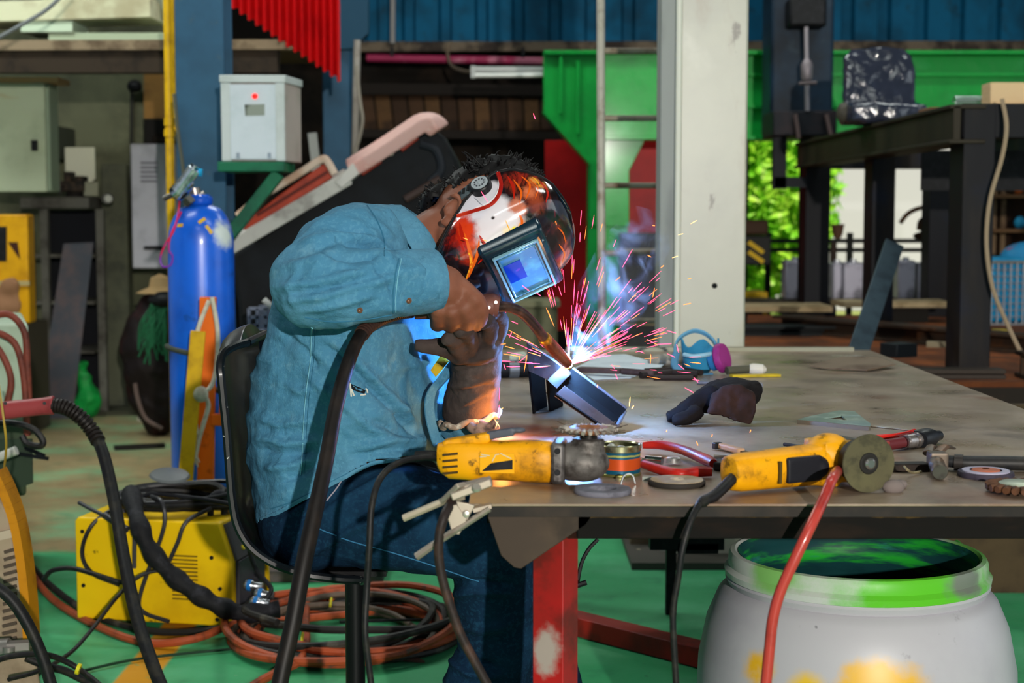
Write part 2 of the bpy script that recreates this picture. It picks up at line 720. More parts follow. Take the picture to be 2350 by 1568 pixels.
# grey steel rack
d = 9.3
t = thing('metal_rack', at(170, 942, d), 'grey steel rack with open dark bays against the olive wall', 'rack')
rk = M('5c5a52', .6, .2, wear='3a3630', sc=6)
part('top', MB().box(at(152, 466, d + .25), (w(158, d), .5, w(26, d))), rk, t, bevel=.005)
for px in (102, 230):
    for dd in (d, d + .45):
        q = at(px, 480, dd)
        part('post', MB().box((q.x, dd, q.z / 2), (.045, .045, q.z)), rk, t)
for py in (585, 690, 800):
    part('shelf', MB().box(at(172, py, d + .25), (w(140, d), .48, .02)), rk, t)
part('back_panel', MB().box((at(172, 700, d + .48).x, d + .47, .62), (w(140, d), .012, 1.2)), M('14151a', .8), t, 'near-black back panel')
t2 = thing('bench_vise', at(172, 452, d + .1), 'dark bench vise on top of the grey steel rack', 'vise')
part('jaws', MB().box(at(172, 428, d + .1), (.14, .14, .06)).box(at(160, 408, d + .1), (.04, .12, .07)).box(at(188, 414, d + .1), (.045, .12, .05)),
     M('2a2622', .6, .4, wear='4a3c30', sc=20), t2, bevel=.006)
part('base', MB().lathe([(.06, 0), (.05, .03), (.03, .045)], at(172, 452, d + .1), n=16), M('2a2622', .6, .4), t2)
part('screw_handle', MB().cyl(at(140, 432, d - .0), at(150, 428, d + .1), .012, 10).cyl(at(138, 446, d), at(138, 414, d), .006, 8), DARKSTEEL, t2)
solo('paint_box', MB().box(at(208, 434, d + .12), (.085, .1, .085), .3), M('8a8a74', .7), 'small grey green box beside the dark vise', 'box', bevel=.006)
t2 = thing('gauge', at(249, 456, d - .03), 'round grey gauge on the corner of the steel rack', 'gauge')
part('body', MB().lathe([(.03, 0), (.034, .01), (.034, .03), (.028, .04)], at(249, 456, d), (0, -1, 0), 20), M('5a5a54', .5), t2)
part('dial', MB().lathe([(.022, 0), (.022, .005)], at(249, 456, d - .04), (0, -1, 0), 20), M('b8b8ae', .4), t2)

# leaning steel plate, post, green sack
solo('steel_plate', MB().prism([at(146, 560, 9.1), at(214, 557, 9.1), onz(203, 944, 0.0) + V((0, -.35, 0)), onz(124, 944, 0.0) + V((0, -.35, 0))], (0, .015, .004)),
     M('4e525a', .5, .5, wear='6a5c5c', sc=5, a=.4, b=.7), 'tall grey steel plate leaning against the steel rack', 'plate')
q = at(268, 470, 9.6)
t = thing('steel_post', (q.x, 9.6, 0), 'olive grey steel post standing beside the hanging white cabinet', 'post')
part('shaft', MB().box((q.x, 9.6, .75), (w(58, 9.6), .12, 1.5)), M('585a48', .7, wear='3e4036', sc=4), t, bevel=.006)
part('foot_plate', MB().box((q.x + .05, 9.45, .012), (.4, .42, .024)), M('3a3a2c', .7), t)


def sack(co, nr):
    return co + nr * np.array([[.022 * noise.fractal(V(c) * 11, 1, 2, 4)] for c in co])


mb = MB()
q = onz(228, 946, 0) + V((0, -.25, 0))
mb.ell(q + V((0, 0, .10)), (.075, .08, .105)).ell(q + V((-.02, 0, .2)), (.05, .055, .11)).tube([q + V((-.03, 0, .25)), q + V((-.035, 0, .33))], [.03, .045], 10)
solo('plastic_sack', organic(mb, .012, 3, sack), M('12903c', .5, wear='0c6a2c', sc=14, bump=.5, bsc=30, bd=.01),
     'crumpled green plastic sack on the floor by the olive steel post', 'sack')

# hanging white electrical cabinet
d = 9.3
a, b = at(298, 330, d), at(410, 616, d)
t = thing('electrical_cabinet', at(352, 616, d), 'white electrical cabinet with vent slots behind the yellow pipe', 'cabinet')
part('body', MB().box(((a.x + b.x) / 2, d + .12, (a.z + b.z) / 2), (b.x - a.x, .22, a.z - b.z)), M('b9b9c2', .45, wear='a4a4ac', sc=5), t, bevel=.006)
mb = MB()
for i in range(5):
    mb.box(at(342, 374 + i * 10.5, d + .006), (w(38, d), .012, w(5, d)))
part('vent', mb, M('77777e', .6), t, 'row of darker vent slots')
part('handle', MB().box(at(352, 569, d + .002), (w(42, d), .02, w(8, d))), BLACK, t)
part('mounting_bar', MB().box(((a.x + b.x) / 2, d + .42, (a.z + b.z) / 2), (.2, .4, .12)), rk, t)
solo('tool', MB().ell(at(368, 318, 9.35), (.05, .05, .03)).tube([at(350, 328, 9.35), at(385, 300, 9.35)], .014, 8), M('2a221e', .7),
     'dark lump of a hand tool lying on top of the white electrical cabinet', 'tool')

# yellow service pipes
pm = M('d6a80e', .4, wear='a8800c', sc=6)
q = at(389, 300, 7.2)
t = thing('gas_pipe', (q.x, 7.2, 0), 'thick yellow pipe rising beside the blue column', 'pipe')
part('pipe', MB().cyl((q.x, 7.2, 0), (q.x, 7.2, 4.6), w(9.5, 7.2), 16), pm, t)
for py in (280, 305):
    part('coupling', MB().cyl(at(389, py + 8, 7.2), at(389, py - 8, 7.2), w(12.5, 7.2), 16), pm, t)
q = at(404, 300, 7.3)
t = thing('gas_pipe', (q.x, 7.3, .5), 'thin yellow pipe close against the blue column', 'pipe')
part('pipe', MB().cyl(at(404, 300, 7.3), (q.x, 7.3, 4.6), w(6, 7.3), 12).cyl(at(404, 302, 7.3), at(391, 302, 7.22), w(5, 7.3), 12), pm, t)
part('valve', MB().cyl(at(400, 228, 7.25), at(412, 224, 7.25), .014, 10), M('d8b848', .4, .4), t)

# blue steel column with flanges
d = 6.9
blue = Mat('column_blue', '2c5672', .5).wear('24465e', 2.5, .42, .68, .9).wear('4a5a60', 18, .62, .72, .5).m
x0, x1 = at(409, 500, d).x, at(520, 500, d).x
mb = MB()
mb.box(((x0 + x1) / 2, d, 2.3), (x1 - x0, .014, 4.6)).box(((x0 + x1) / 2, d + .2, 2.3), (x1 - x0, .014, 4.6)).box(((x0 + x1) / 2, d + .1, 2.3), (.012, .2, 4.6))
solo('steel_column', mb, blue, 'blue flanged steel column carrying the white meter box', 'column', bevel=.003)
solo('conduit', MB().tube(cr([at(400, 215, 6.85), at(408, 300, 6.85), at(418, 370, 6.85), at(424, 430, 6.85), at(426, 520, 6.85), at(426, 700, 6.85)], 5), .008, 8),
     M('56584c', .6), 'thin grey conduit running down the edge of the blue column', 'conduit')

# white meter box on its green bracket
d = 6.45
t = thing('meter_box', at(590, 370, d), 'white metal box with red light on a green bracket', 'box')
wh = M('c6cdcb', .5, wear='b4bcb8', sc=5)
fa, fb = at(508, 190, d), at(655, 370, d)
cx, cz = (fa.x + fb.x) / 2, (fa.z + fb.z) / 2
dep = .24
rot = .0
part('body', MB().prism([(fa.x, d + .006, fb.z), (fb.x, d + .006, fb.z), (fb.x + .035, d + dep, fb.z), (fa.x + .03, d + dep, fb.z)], (0, 0, fa.z - fb.z)),
     M('b6a9a2', .5, wear='a39a90', sc=5), t, bevel=.004)
dr = part('door', MB().box((cx, d - .004, cz), (w(104, d), .014, fa.z - fb.z - .012)), M('cdd6dc', .45, wear='bcc8cc', sc=4), t, bevel=.003)
part('window', MB().prism([at(561, 240, d - .013), at(607, 239, d - .013), at(607, 265, d - .013), at(563, 266, d - .013)], (0, .005, 0)),
     Mat('box_window', '3e443a', .25).spot(tuple(at(592, 262, d - .013) - at(590, 370, d)), .05, '8f968a', .2, .2).m, dr, 'small dark window')
for px in (546, 618):
    part('latch', MB().box(at(px, 357, d - .016), (.012, .012, .022)), M('8a97a2', .4, .4), dr)
part('side_strip', MB().box((fa.x + .018, d - .002, cz), (.038, .018, fa.z - fb.z)), wh, t, bevel=.003)
part('side_strip', MB().box((fb.x - .018, d - .002, cz), (.038, .018, fa.z - fb.z)), wh, t, bevel=.003)
part('top_cover', MB().prism([(fa.x - .006, d - .016, fa.z), (fb.x + .006, d - .016, fa.z), (fb.x + .042, d + dep, fa.z), (fa.x + .02, d + dep, fa.z)], (0, 0, .03)), wh, t, bevel=.003)
part('indicator_light', MB().lathe([(.012, 0), (.011, .006), (.006, .009)], at(585, 221, d - .01), (0, -1, 0), 16),
     Mat('red_led', 'ff1010', .3).glow('ff1408', 1.2).m, t, 'small red round light')
t = thing('wall_bracket', at(580, 396, d), 'green steel bracket holding up the white meter box', 'bracket')
gm = M('0f6a48', .5, wear='0b4c36', sc=6)
part('shelf_plate', MB().box((at(578, 383, d).x, d + .13, at(578, 383, d).z + .0005), (w(152, d), .3, w(22, d))), gm, t, bevel=.003)
part('brace', MB().bar(at(640, 398, d + .05), at(512, 560, d + .05), .05, .05, (0, 1, 0)), gm, t, bevel=.003)

# red corrugated sheet hanging at the top
d = 7.8
xs0, xs1 = at(522, 0, d).x, at(757, 0, d).x
prof = []
nC = 15
for i in range(nC * 8 + 1):
    x = xs0 + (xs1 - xs0) * i / (nC * 8)
    prof.append((x, d + .035 * math.sin(2 * PI * i / 8)))
rows = [[], []]
for x, y in prof:
    u = (x - xs0) / (xs1 - xs0)
    zb = at(0, 5 + 163 * u ** .95, d).z + .012 * math.sin((y - d) / .035 * 1.4)
    rows[0].append(V((x, y + .45 * u, zb)))
    rows[1].append(V((x, y + .45 * u, 3.4)))
solo('corrugated_sheet', MB().sheet(rows, .004), M('e0181c', .4, wear='b40e14', sc=3), 'red corrugated sheet hanging with a slanted lower edge', 'sheet')

# second blue column further back
d = 9.0
mb = MB()
x0, x1 = at(742, 300, d).x, at(803, 300, d).x
mb.box(((x0 + x1) / 2, d, 2.3), (x1 - x0, .014, 4.6)).box(((x0 + x1) / 2, d + .2, 2.3), (x1 - x0, .014, 4.6)).box(((x0 + x1) / 2, d + .1, 2.3), (.012, .2, 4.6))
solo('steel_column', mb, blue, 'blue steel column further back under the red corrugated sheet', 'column', bevel=.003)
solo('haunch_plate', MB().prism([at(760, -30, 8.9), at(845, -30, 8.9), at(845, 75, 8.9), at(812, 110, 8.9), at(760, 115, 8.9)], (0, .08, 0)), M('103a50', .6),
     'dark blue steel plate at the head of the farther blue column', 'plate')

# thin pipes in the shed opening
d = 8.85
t = thing('standpipe', at(812, 350, d), 'thin whitish pipe with a rope looped over it behind the tilted panel', 'pipe')
part('pipe', MB().cyl((at(792, 0, d).x, d, 0), at(820, 92, d), w(8, d), 12), M('9a948c', .5, wear='7a7068', sc=8), t)
part('rope', MB().tube(cr([at(818, 150, d - .03), at(826, 230, d - .03), at(832, 275, d - .03), at(824, 320, d - .03), at(812, 352, d - .03)], 6), .009, 8), M('8f887c', .8), t)
solo('vertical_pipe', MB().cyl(at(901, 100, 11.5), at(902, -20, 11.5), w(6, 11.5), 12), M('8a8684', .5),
     'short thin grey pipe running up the blue cladding', 'pipe')
t = thing('tube_rail', at(1050, 140, 11.7), 'long pinkish red tube under the cladding rail', 'tube')
part('hanger', MB().box(at(900, 120, 11.7), (.02, .06, .07)), BLACK, t)
part('hanger', MB().box(at(1200, 122, 11.7), (.02, .06, .07)), BLACK, t)
part('tube', MB().cyl(at(842, 133, 11.7), at(1262, 140, 11.7), w(9, 11.7), 12), M('96284e', .5, wear='b86a80', sc=3, a=.5, b=.6), t)
t = thing('fluorescent_lamp', at(1165, 180, 10.05), 'unlit fluorescent tube fitting beside the green gantry', 'lamp')
part('housing', MB().box(at(1166, 160, 10.08), (w(170, 10.08), .08, w(12, 10))), M('a6a8a4', .4), t, bevel=.005)
part('tube', MB().cyl(at(1090, 173, 10.05), at(1246, 172, 10.05), .016, 12), M('d6d8d2', .3), t)
part('end_cap', MB().box(at(1086, 166, 10.08), (.03, .09, .075)), M('a6a8a4', .4), t)
solo('looped_cable', MB().tube(cr([at(1030, 100, 11.68), at(1027, 120, 11.66), at(1036, 150, 11.4), at(1068, 164, 10.8), at(1105, 162, 10.1)], 6), .012, 8),
     M('7a6a58', .7), 'loose cable dropping in a loop towards the fluorescent lamp', 'cable')

# old roof boards inside the shed
bm_ = [M('4a3424', .85, wear='2c1e14', sc=5), M('5a4028', .85, wear='34241a', sc=5), M('3c2a1e', .85, wear='221812', sc=5)]
for i in range(12):
    px = 838 + i * 38
    a, b = at(px, 216, 11.8), at(px + 12 - i * .8, 300, 11.5)
    solo('roof_board', MB().bar(a, b, w(33, 11.6), .03, (0, -1, .1)), bm_[i % 3],
         'brown weathered board, one of the row of roof boards inside the dark shed', 'board', 'roof boards in the dark shed')
t = thing('roof_purlin', at(1050, 310, 11.6), 'dark timber carrying the row of roof boards', 'timber')
part('timber', MB().bar(at(828, 306, 11.4), at(1300, 312, 11.4), .08, .06), M('1c1612', .85), t)
part('upper_timber', MB().bar(at(828, 205, 11.7), at(1300, 208, 11.7), .08, .08), M('1c1612', .85), t)


# ------------------------------------------------------------------ green gantry and what stands around it
d = 10.0
grn = Mat('gantry_green', '0f9e3c', .4, coat=.08).bump(.5, 5, .02).wear('0b8231', 2, .42, .68, .8).wear('3cb864', 5, .56, .74, .35).m
t = thing('gantry_frame', (at(1400, 500, d).x, d, 0), 'bright green steel gantry with haunched column behind the ladder', 'gantry')
z0, z1 = at(0, 322, d).z, at(0, 118, d).z
xa, xb = at(1247, 200, d).x, at(2480, 200, d).x
zr = at(0, 300, d).z
part('beam_web', MB().box(((at(1350, 0, d).x + xb) / 2, d + .10, (z0 + z1) / 2), (xb - at(1350, 0, d).x, .02, z1 - z0 - .02)), grn, t)
part('top_flange', MB().box(((xa + xb) / 2, d + .05, z1 - .012), (xb - xa, .26, .024)), grn, t, bevel=.003)
part('bottom_flange', MB().box(((at(1370, 0, d).x + xb) / 2, d + .05, z0 + .012), (xb - at(1370, 0, d).x, .26, .024)), grn, t, bevel=.003)
for py in (170, 243):
    part('stiffener', MB().box(((xa + xb) / 2 + .1, d + .07, at(0, py, d).z), (xb - xa - .25, .08, .02)), grn, t)
for px in (1287, 1326):
    part('end_plate', MB().box((at(px, 0, d).x, d + .04, at(0, 190 + (px - 1287) * .9, d).z), (.018, .2, w(140 + (px - 1287) * .6, d))), grn, t)
part('haunch', MB().prism([at(1247, 120, d - .02), at(1520, 120, d - .02), at(1520, 320, d - .02), at(1480, 322, d - .02), at(1444, 392, d - .02), at(1444, 520, d - .02), at(1352, 520, d - .02), at(1352, 372, d - .02), at(1247, 262, d - .02)], (0, .05, 0)), grn, t, bevel=.004)
part('haunch_flange', MB().bar(at(1247, 258, d - .03), at(1354, 376, d - .03), .24, .02, (0, 0, 1)), grn, t)
cx0, cx1 = at(1352, 0, d).x, at(1444, 0, d).x
part('column', MB().box(((cx0 + cx1) / 2, d, .85), (cx1 - cx0, .02, 1.7)).box(((cx0 + cx1) / 2, d + .1, .85), (.02, .2, 1.7)).box(((cx0 + cx1) / 2, d + .2, .85), (cx1 - cx0, .02, 1.7)), grn, t, bevel=.003)
part('base_plate', MB().box(((cx0 + cx1) / 2, d + .1, .012), (.4, .4, .024)), grn, t)

# red steel panels behind it
d = 10.7
rp = Mat('red_panel', 'cc1814', .45).wear('a81010', 2.2, .42, .68).wear('c83838', 3, .6, .75, .35)
t = thing('red_partition', (at(1380, 750, d).x, d, 0), 'red sheet steel partition behind the green gantry column', 'partition')
x0, x1, x2 = at(1250, 0, d).x, at(1400, 0, d).x, at(1640, 0, d).x
zt = at(0, 322, d).z
part('panel', MB().box(((x0 + x1) / 2, d, zt / 2 + .2), (x1 - x0 - .006, .02, zt - .4)), rp.m, t, bevel=.003)
part('panel', MB().box(((x1 + x2) / 2, d, zt / 2 + .4), (x2 - x1 - .006, .02, zt - .8)), rp.m, t, bevel=.003)
part('frame', MB().box(((x0 + x2) / 2, d + .04, zt / 2), (x2 - x0, .05, .04)).box((x0 + .03, d + .04, zt / 2), (.05, .05, zt)).box((x2 - .03, d + .04, zt / 2), (.05, .05, zt)), M('5a0c0c', .6), t)
t = thing('crate_stack', (at(1480, 650, 9.6).x, 9.6, 0), 'dark grey machine housing at the foot of the green gantry', 'machine')
part('housing', MB().box((at(1475, 0, 9.6).x, 9.7, .54), (.24, .25, 1.08)), M('3a3c3e', .6, wear='28282a', sc=5), t, bevel=.01)
part('top_tray', MB().box((at(1475, 0, 9.6).x, 9.68, at(0, 580, 9.6).z + .01), (.28, .3, .03)), M('8a8478', .6), t)
part('lower_tray', MB().box((at(1475, 0, 9.6).x, 9.56, at(0, 740, 9.6).z), (.30, .06, .025)), M('8a7a60', .6), t)
t = thing('storage_bin', (at(1215, 800, 9.0).x, 9.0, 0), 'olive grey bin standing behind the welding table', 'bin')
part('body', MB().box((at(1195, 0, 9).x, 9.1, .34), (.42, .4, .66)), M('6a6a52', .7, wear='55543f', sc=4), t, bevel=.01)
part('lid', MB().box((at(1195, 0, 9).x, 9.1, .685), (.45, .43, .03)), M('77765c', .7), t)

# ladder leaning at the pale column
d = 6.4
lad = M('b2ada0', .5, .2, wear='7c6c58', sc=9)
t = thing('ladder', (at(1440, 700, d).x, d, 0), 'pale rusty metal ladder standing behind the welding table', 'ladder')
for px in (1379, 1560):
    a = at(px, 560, d)
    part('rail', MB().tube([(a.x + .01, d - .08, 0), (a.x, d, 1.3), (a.x - .008, d + .1, 3.2)], w(9.5, d), 12), lad, t)
for py in (-40, 115, 271, 426, 581, 736):
    zz = at(0, py, d).z
    yy = d - .08 + .18 * zz / 3.2 + .01
    part('rung', MB().cyl((at(1379, 0, d).x, yy, zz), (at(1560, 0, d).x, yy, zz), w(7, d), 12), M('8f8674', .55, .2, wear='6a5540', sc=12), t)

# tall pale column
d = 5.35
k = Mat('pale_column', 'a9a796', .38, spec=.5)
k.wear('98968a', 1.8, .42, .7, .8).wear('8c7a66', 3.0, .54, .70, .6, stretch=(1.4, 1, .6)).wear('c8c6b8', 2.0, .56, .74, .6).wear('4a4238', 14, .64, .72, .8, stretch=(1, 1, .5))
k.bump(.12, 3, .01)
t = thing('steel_column', (at(1618, 0, d).x, d, 0), 'broad pale painted steel column behind the welding table', 'column')
x0, x1 = at(1562, 0, d).x, at(1719, 0, d).x
part('face', MB().box(((x0 + x1) / 2, d + .11, 2.3), (x1 - x0, .22, 4.6)), k.m, t, bevel=.008)
xl = at(1521, 0, d).x
part('side_channel', MB().prism([(xl, d + .05, 0), (x0 - .012, d + .02, 0), (x0 - .012, d + .20, 0), (xl, d + .2, 0)], (0, 0, 4.6)),
     M('9b9d98', .45, wear='7c7e7c', sc=3, stretch=(1, 1, .3)), t, 'greyer channel along the left side', bevel=.004)
part('corner_bead', MB().cyl((x0 - .004, d + .004, 0), (x0 - .004, d + .004, 4.6), .010, 12), M('d0cfc0', .4), t)
part('base_plate', MB().box(((xl + x1) / 2, d + .1, .012), (.5, .5, .024)), M('4a4640', .6), t)
part('bolt', MB().lathe([(.010, 0), (.008, .006), (.002, .01)], at(1640, 656, d), (0, -1, 0), 12), BLACK, t)

# ------------------------------------------------------------------ dark pillar drill
PZ = .585
d = 9.2
dk = Mat('drill_paint', '12283a', .5).wear('0a1520', 3, .4, .65).wear('2a3a44', 10, .58, .72, .5).m
t = thing('pillar_drill', (at(1850, 0, d).x, d + .2, PZ), 'dark blue pillar drill with a grey spindle by the garden opening', 'drill')
c = at(1852, 150, d)
part('head', MB().box((c.x, d + .32, at(0, 90, d).z), (w(145, d), .35, w(420, d))), dk, t, bevel=.02)
part('motor_cover', MB().box((c.x + .0, d + .08, at(0, 28, d).z), (w(85, d), .2, w(66, d))), BLACK, t, bevel=.02)
part('spindle', MB().cyl(at(1850, 62, d), at(1853, 255, d), w(5.5, d), 12), M('8a8488', .4, .5), t)
part('chuck', MB().lathe([(w(6, d), 0), (w(13, d), .03), (w(14, d), .11), (w(8, d), .14)], at(1851, 192, d), (0, 0, 1), 16), M('7c7478', .45, .5), t)
part('feed_handle', MB().cyl(at(1834, 192, d - .05), at(1874, 190, d - .05), .011, 10), M('6a5f60', .5, .4), t)
part('table_arm', MB().box((at(1852, 0, d).x, d + .2, at(0, 283, d).z), (w(145, d), .4, w(58, d))), M('14161c', .6, wear='241c20', sc=6), t, bevel=.01)
part('gusset', MB().bar(at(1825, 262, d - .02), at(1833, 318, d - .02), .02, .03, (0, 1, 0)).bar(at(1896, 262, d - .02), at(1908, 318, d - .02), .02, .03, (0, 1, 0)), M('5a4a48', .6), t)
part('bracket_post', MB().box((at(1800, 0, d).x, d + .1, at(0, 345, d).z), (w(30, d), .06, w(175, d))), M('14161c', .6), t)
part('bracket_foot', MB().box((at(1826, 0, d).x, d + .1, at(0, 418, d).z), (w(76, d), .06, w(24, d))), M('14161c', .6), t)
part('pillar', MB().cyl((at(1892, 0, d).x, d + .45, PZ), (at(1892, 0, d).x, d + .45, 2.4), .05, 16), M('14161c', .5, .4), t)
part('base', MB().box((at(1880, 0, d).x, d + .3, PZ + .03), (.3, .4, .05)), M('14161c', .6), t)

# ------------------------------------------------------------------ beam rack on the right
rkm = Mat('rack_black', '111115', .55, .2).wear('2a231c', 4, .48, .7, .8, stretch=(1, 1, .25)).wear('10182a', 3, .5, .7, .6).m
rkb = Mat('rack_brown', '2e281d', .6, .2).wear('1c1812', 5, .45, .68, .8, stretch=(1, 1, .25)).m
PZ = .585
t = thing('beam_rack', (1.95, 7.4, PZ), 'heavy black steel rack on the rusty platform by the garden', 'rack')


def rack_post(p_lo, dd, wd, dp, ztop, m, name='post'):
    return part(name, MB().box((p_lo, dd, (PZ + ztop) / 2), (wd, .02, ztop - PZ)).box((p_lo - wd / 2 + .008, dd + dp / 2, (PZ + ztop) / 2), (.016, dp, ztop - PZ)).box((p_lo, dd + dp, (PZ + ztop) / 2), (wd, .02, ztop - PZ)).box((p_lo + wd * .1, dd + dp / 2, (PZ + ztop) / 2), (.012, dp, ztop - PZ)), m, t, bevel=.003)


ZT = 1.615
rack_post(at(2254, 0, 6.05).x, 6.05, w(72, 6.05), .17, ZT, rkm)
rack_post(at(2036, 0, 7.75).x, 7.75, w(52, 7.75), .17, ZT - .03, rkm)
rack_post(at(1884, 0, 9.3).x, 9.3, w(56, 9.3), .16, ZT - .05, rkm)
rack_post(at(2168, 0, 9.3).x, 9.3, w(50, 9.3), .16, ZT - .05, rkm)
rack_post(at(2254, 0, 6.05).x + .95, 6.05, .12, .17, ZT, rkm)
for x_, nm in ((at(2212, 0, 6.05).x, 1), (at(2212, 0, 6.05).x + .98, 2)):
    part('top_beam', MB().box((x_ - .02, 7.68, ZT - .07), (.03, 3.3, .13)).box((x_ + .02, 7.68, ZT - .008), (.14, 3.3, .016)).box((x_ + .02, 7.68, ZT - .14), (.14, 3.3, .016)), rkb if nm == 1 else rkm, t, bevel=.003)
part('cross_beam', MB().bar((at(2215, 0, 6.05).x, 6.1, ZT - .06), (at(2215, 0, 6.05).x + 1.0, 6.1, ZT - .06), .10, .13), rkm, t, bevel=.003)
part('cross_beam', MB().bar((at(1900, 0, 9.3).x, 9.4, ZT - .1), (at(1900, 0, 9.3).x + 1.0, 9.4, ZT - .1), .10, .10), rkm, t, bevel=.003)
part('lower_rail', MB().bar(at(1908, 356, 9.2), at(1992, 335, 7.9), .03, .035), M('7c7458', .6), t)
part('back_plate', MB().box((at(2330, 0, 7.9).x, 7.9, ZT - .2), (.9, .02, .2)), BLACK, t)

# platform of rusty sections under the rack
pl = Mat('rust_platform', '5a3018', .85).wear('8a4a1e', 4, .42, .66, .8).wear('2a1c14', 7, .5, .7, .8).wear('6a5a4a', 14, .58, .72, .5)
pl.bump(.3, 25)
t = thing('steel_platform', (2.1, 7.6, 0), 'low rusty brown platform strewn with filings under the beam rack', 'platform')
part('deck', MB().box((2.08, 7.6, PZ - .02), (2.14, 3.8, .04)), pl.m, t)
part('side_beam', MB().box((2.08, 5.72, PZ - .09), (2.14, .06, .14)), M('241d18', .7, .3, wear='3c2a1c', sc=5), t)
for xx in (1.1, 2.85):
    for yy in (5.9, 9.4):
        part('leg', MB().box((xx, yy, .27), (.1, .1, .53)), M('241d18', .7), t)

# loose sections lying on the platform
bmm = Mat('loose_beam', '33261c', .7, .2).wear('5a3418', 5, .5, .7, .8).m


def ibeam(p0, p1, hgt, wd, m, label, group=None):
    p0, p1 = V(p0), V(p1)
    up = V((0, 0, 1))
    mb = MB().bar(p0 + up * hgt / 2, p1 + up * hgt / 2, .014, hgt).bar(p0 + up * .008, p1 + up * .008, wd, .016).bar(p0 + up * (hgt - .008), p1 + up * (hgt - .008), wd, .016)
    return solo('steel_beam', mb, m, label, 'beam', group, bevel=.002)


ibeam((1.42, 8.2, PZ), (2.3, 6.85, PZ), .085, .14, bmm, 'rust brown steel section lying slantwise under the beam rack')
ibeam((1.10, 5.86, PZ), (1.84, 5.84, PZ), .035, .10, M('3a322c', .6, .3), 'dark flat section along the near edge of the rusty platform')
ibeam((1.9, 5.82, PZ), (2.9, 5.82, PZ), .10, .14, M('1f1c1a', .6, .3, wear='4a3018', sc=6), 'black steel section in front of the beam rack post')
ibeam((1.1, 7.9, PZ), (1.75, 7.95, PZ), .05, .16, M('15191a', .6), 'dark stub of steel section on the platform beside the pale column')
solo('plank', MB().box((1.42, 8.6, .685), (.62, .35, .03)), M('a08c6a', .75, wear='7c6a4c', sc=6), 'pale plank laid across the blocks behind the beam rack posts', 'plank')
solo('plank', MB().box((2.16, 8.9, .69), (.62, .3, .03)), M('a3906e', .75, wear='7c6a4c', sc=6), 'pale plank between the middle and front rack posts', 'plank')
for xx, nm in ((1.2, 'dark support block under the end of the pale plank by the column'), (1.62, 'dark support block under the pale plank by the rear rack post')):
    solo('support_block', MB().box((xx, 8.6, PZ + .0425), (.16, .22, .085)), M('1a1712', .8), nm, 'block', bevel=.004)
solo('support_block', MB().box((2.2, 8.9, PZ + .045), (.3, .2, .09)), M('1a1712', .8), 'dark support block under the plank between the rack posts', 'block', bevel=.004)
solo('steel_offcut', MB().box(at(2062, 803, 6.3) + V((0, 0, .0)), (.11, .1, .055), .5), M('1a2024', .5, .4), 'short dark square offcut lying among the rust filings', 'offcut', bevel=.003)
solo('steel_offcut', MB().box((2.12, 7.15, PZ + .012), (.42, .06, .024), -.35), M('8a8068', .6), 'thin pale flat offcut lying under the beam rack', 'offcut')
solo('yellow_block', MB().box((2.3, 7.35, PZ + .04), (.06, .08, .06)), M('a08c30', .6), 'small yellow block behind the front rack post', 'block', bevel=.004)
p0, p1 = at(1948, 822, 5.7), at(2052, 560, 6.35)
p0.z = PZ + .004
solo('flat_bar', MB().bar(p0, p1, w(46, 6), .02, (0, -1, .3)), M('41525c', .45, .5, wear='33404a', sc=10), 'grey blue flat steel bar leaning up against the rack', 'bar', bevel=.002)
solo('white_card', MB().box(onz(2156, 848, PZ + .003), (.09, .10, .004), .15), M('a9a8ae', .6), 'small white card lying on the platform edge', 'card')
# things on the rack
S0 = at(2020, 285, 7.6)
t = thing('wrapped_seat', (S0.x, 7.5, ZT), 'vehicle seat wrapped in clear plastic on top of the rack', 'seat')


def crinkle(co, nr):
    return co + nr * np.array([[.013 * noise.fractal(V(c) * 8, 1, 2, 2) + .004 * noise.noise(V(c) * 26)] for c in co])


pw = Mat('plastic_wrap', '2b2f3d', .13, spec=.8).wear('3c4254', 5, .5, .7, .7)
pw.bump(.35, 16, .02)
mb = MB()
rings = []
for i in range(9):
    u = i / 8
    z = ZT + .07 + u * .31
    hw = .185 - .022 * u - (.035 if i == 8 else 0)
    y = 7.62 + .06 * u
    hd = .06 - .02 * u
    rings.append([V((S0.x + hw * (abs(math.cos(a)) ** .5) * (1 if math.cos(a) > 0 else -1), y + hd * (abs(math.sin(a)) ** .6) * (1 if math.sin(a) > 0 else -1), z)) for a in [2 * PI * k / 24 for k in range(24)]])
mb.loft(rings)
part('backrest', organic(mb, .011, 2, crinkle), pw.m, t)
part('cushion', organic(MB().box((S0.x - .01, 7.5, ZT + .055), (.36, .30, .09)), .011, 6, crinkle), pw.m, t)
part('side_lever', MB().ell((S0.x - .205, 7.48, ZT + .06), (.03, .05, .05)), M('46423a', .5), t)
solo('wood_block', MB().box((at(2168, 0, 6.9).x, 6.9, ZT + .021), (.16, .2, .042)), M('7a5638', .7, wear='4e3826', sc=8), 'brown wood block on the rack beam beside the spring', 'block', bevel=.003)
hx0, hx1 = at(2204, 0, 6.25).x, at(2284, 0, 6.25).x
pts = []
for i in range(150):
    a = 2 * PI * i / 12
    pts.append(V((hx0 + (hx1 - hx0) * i / 149, 6.3 + .024 * math.cos(a), ZT + .0275 + .024 * math.sin(a))))
solo('coil_spring', MB().tube(pts, .0026, 6), M('a9b2b4', .3, .9), 'bright metal coil spring lying on the front of the rack', 'spring')
solo('wood_block', MB().box((at(2277, 0, 6.15).x + .13, 6.2, ZT + .047), (.26, .12, .092)), M('d9b98c', .6, wear='c4a070', sc=5, stretch=(.3, 1, 3)), 'fresh pale timber block on top of the front rack post', 'block', bevel=.003)
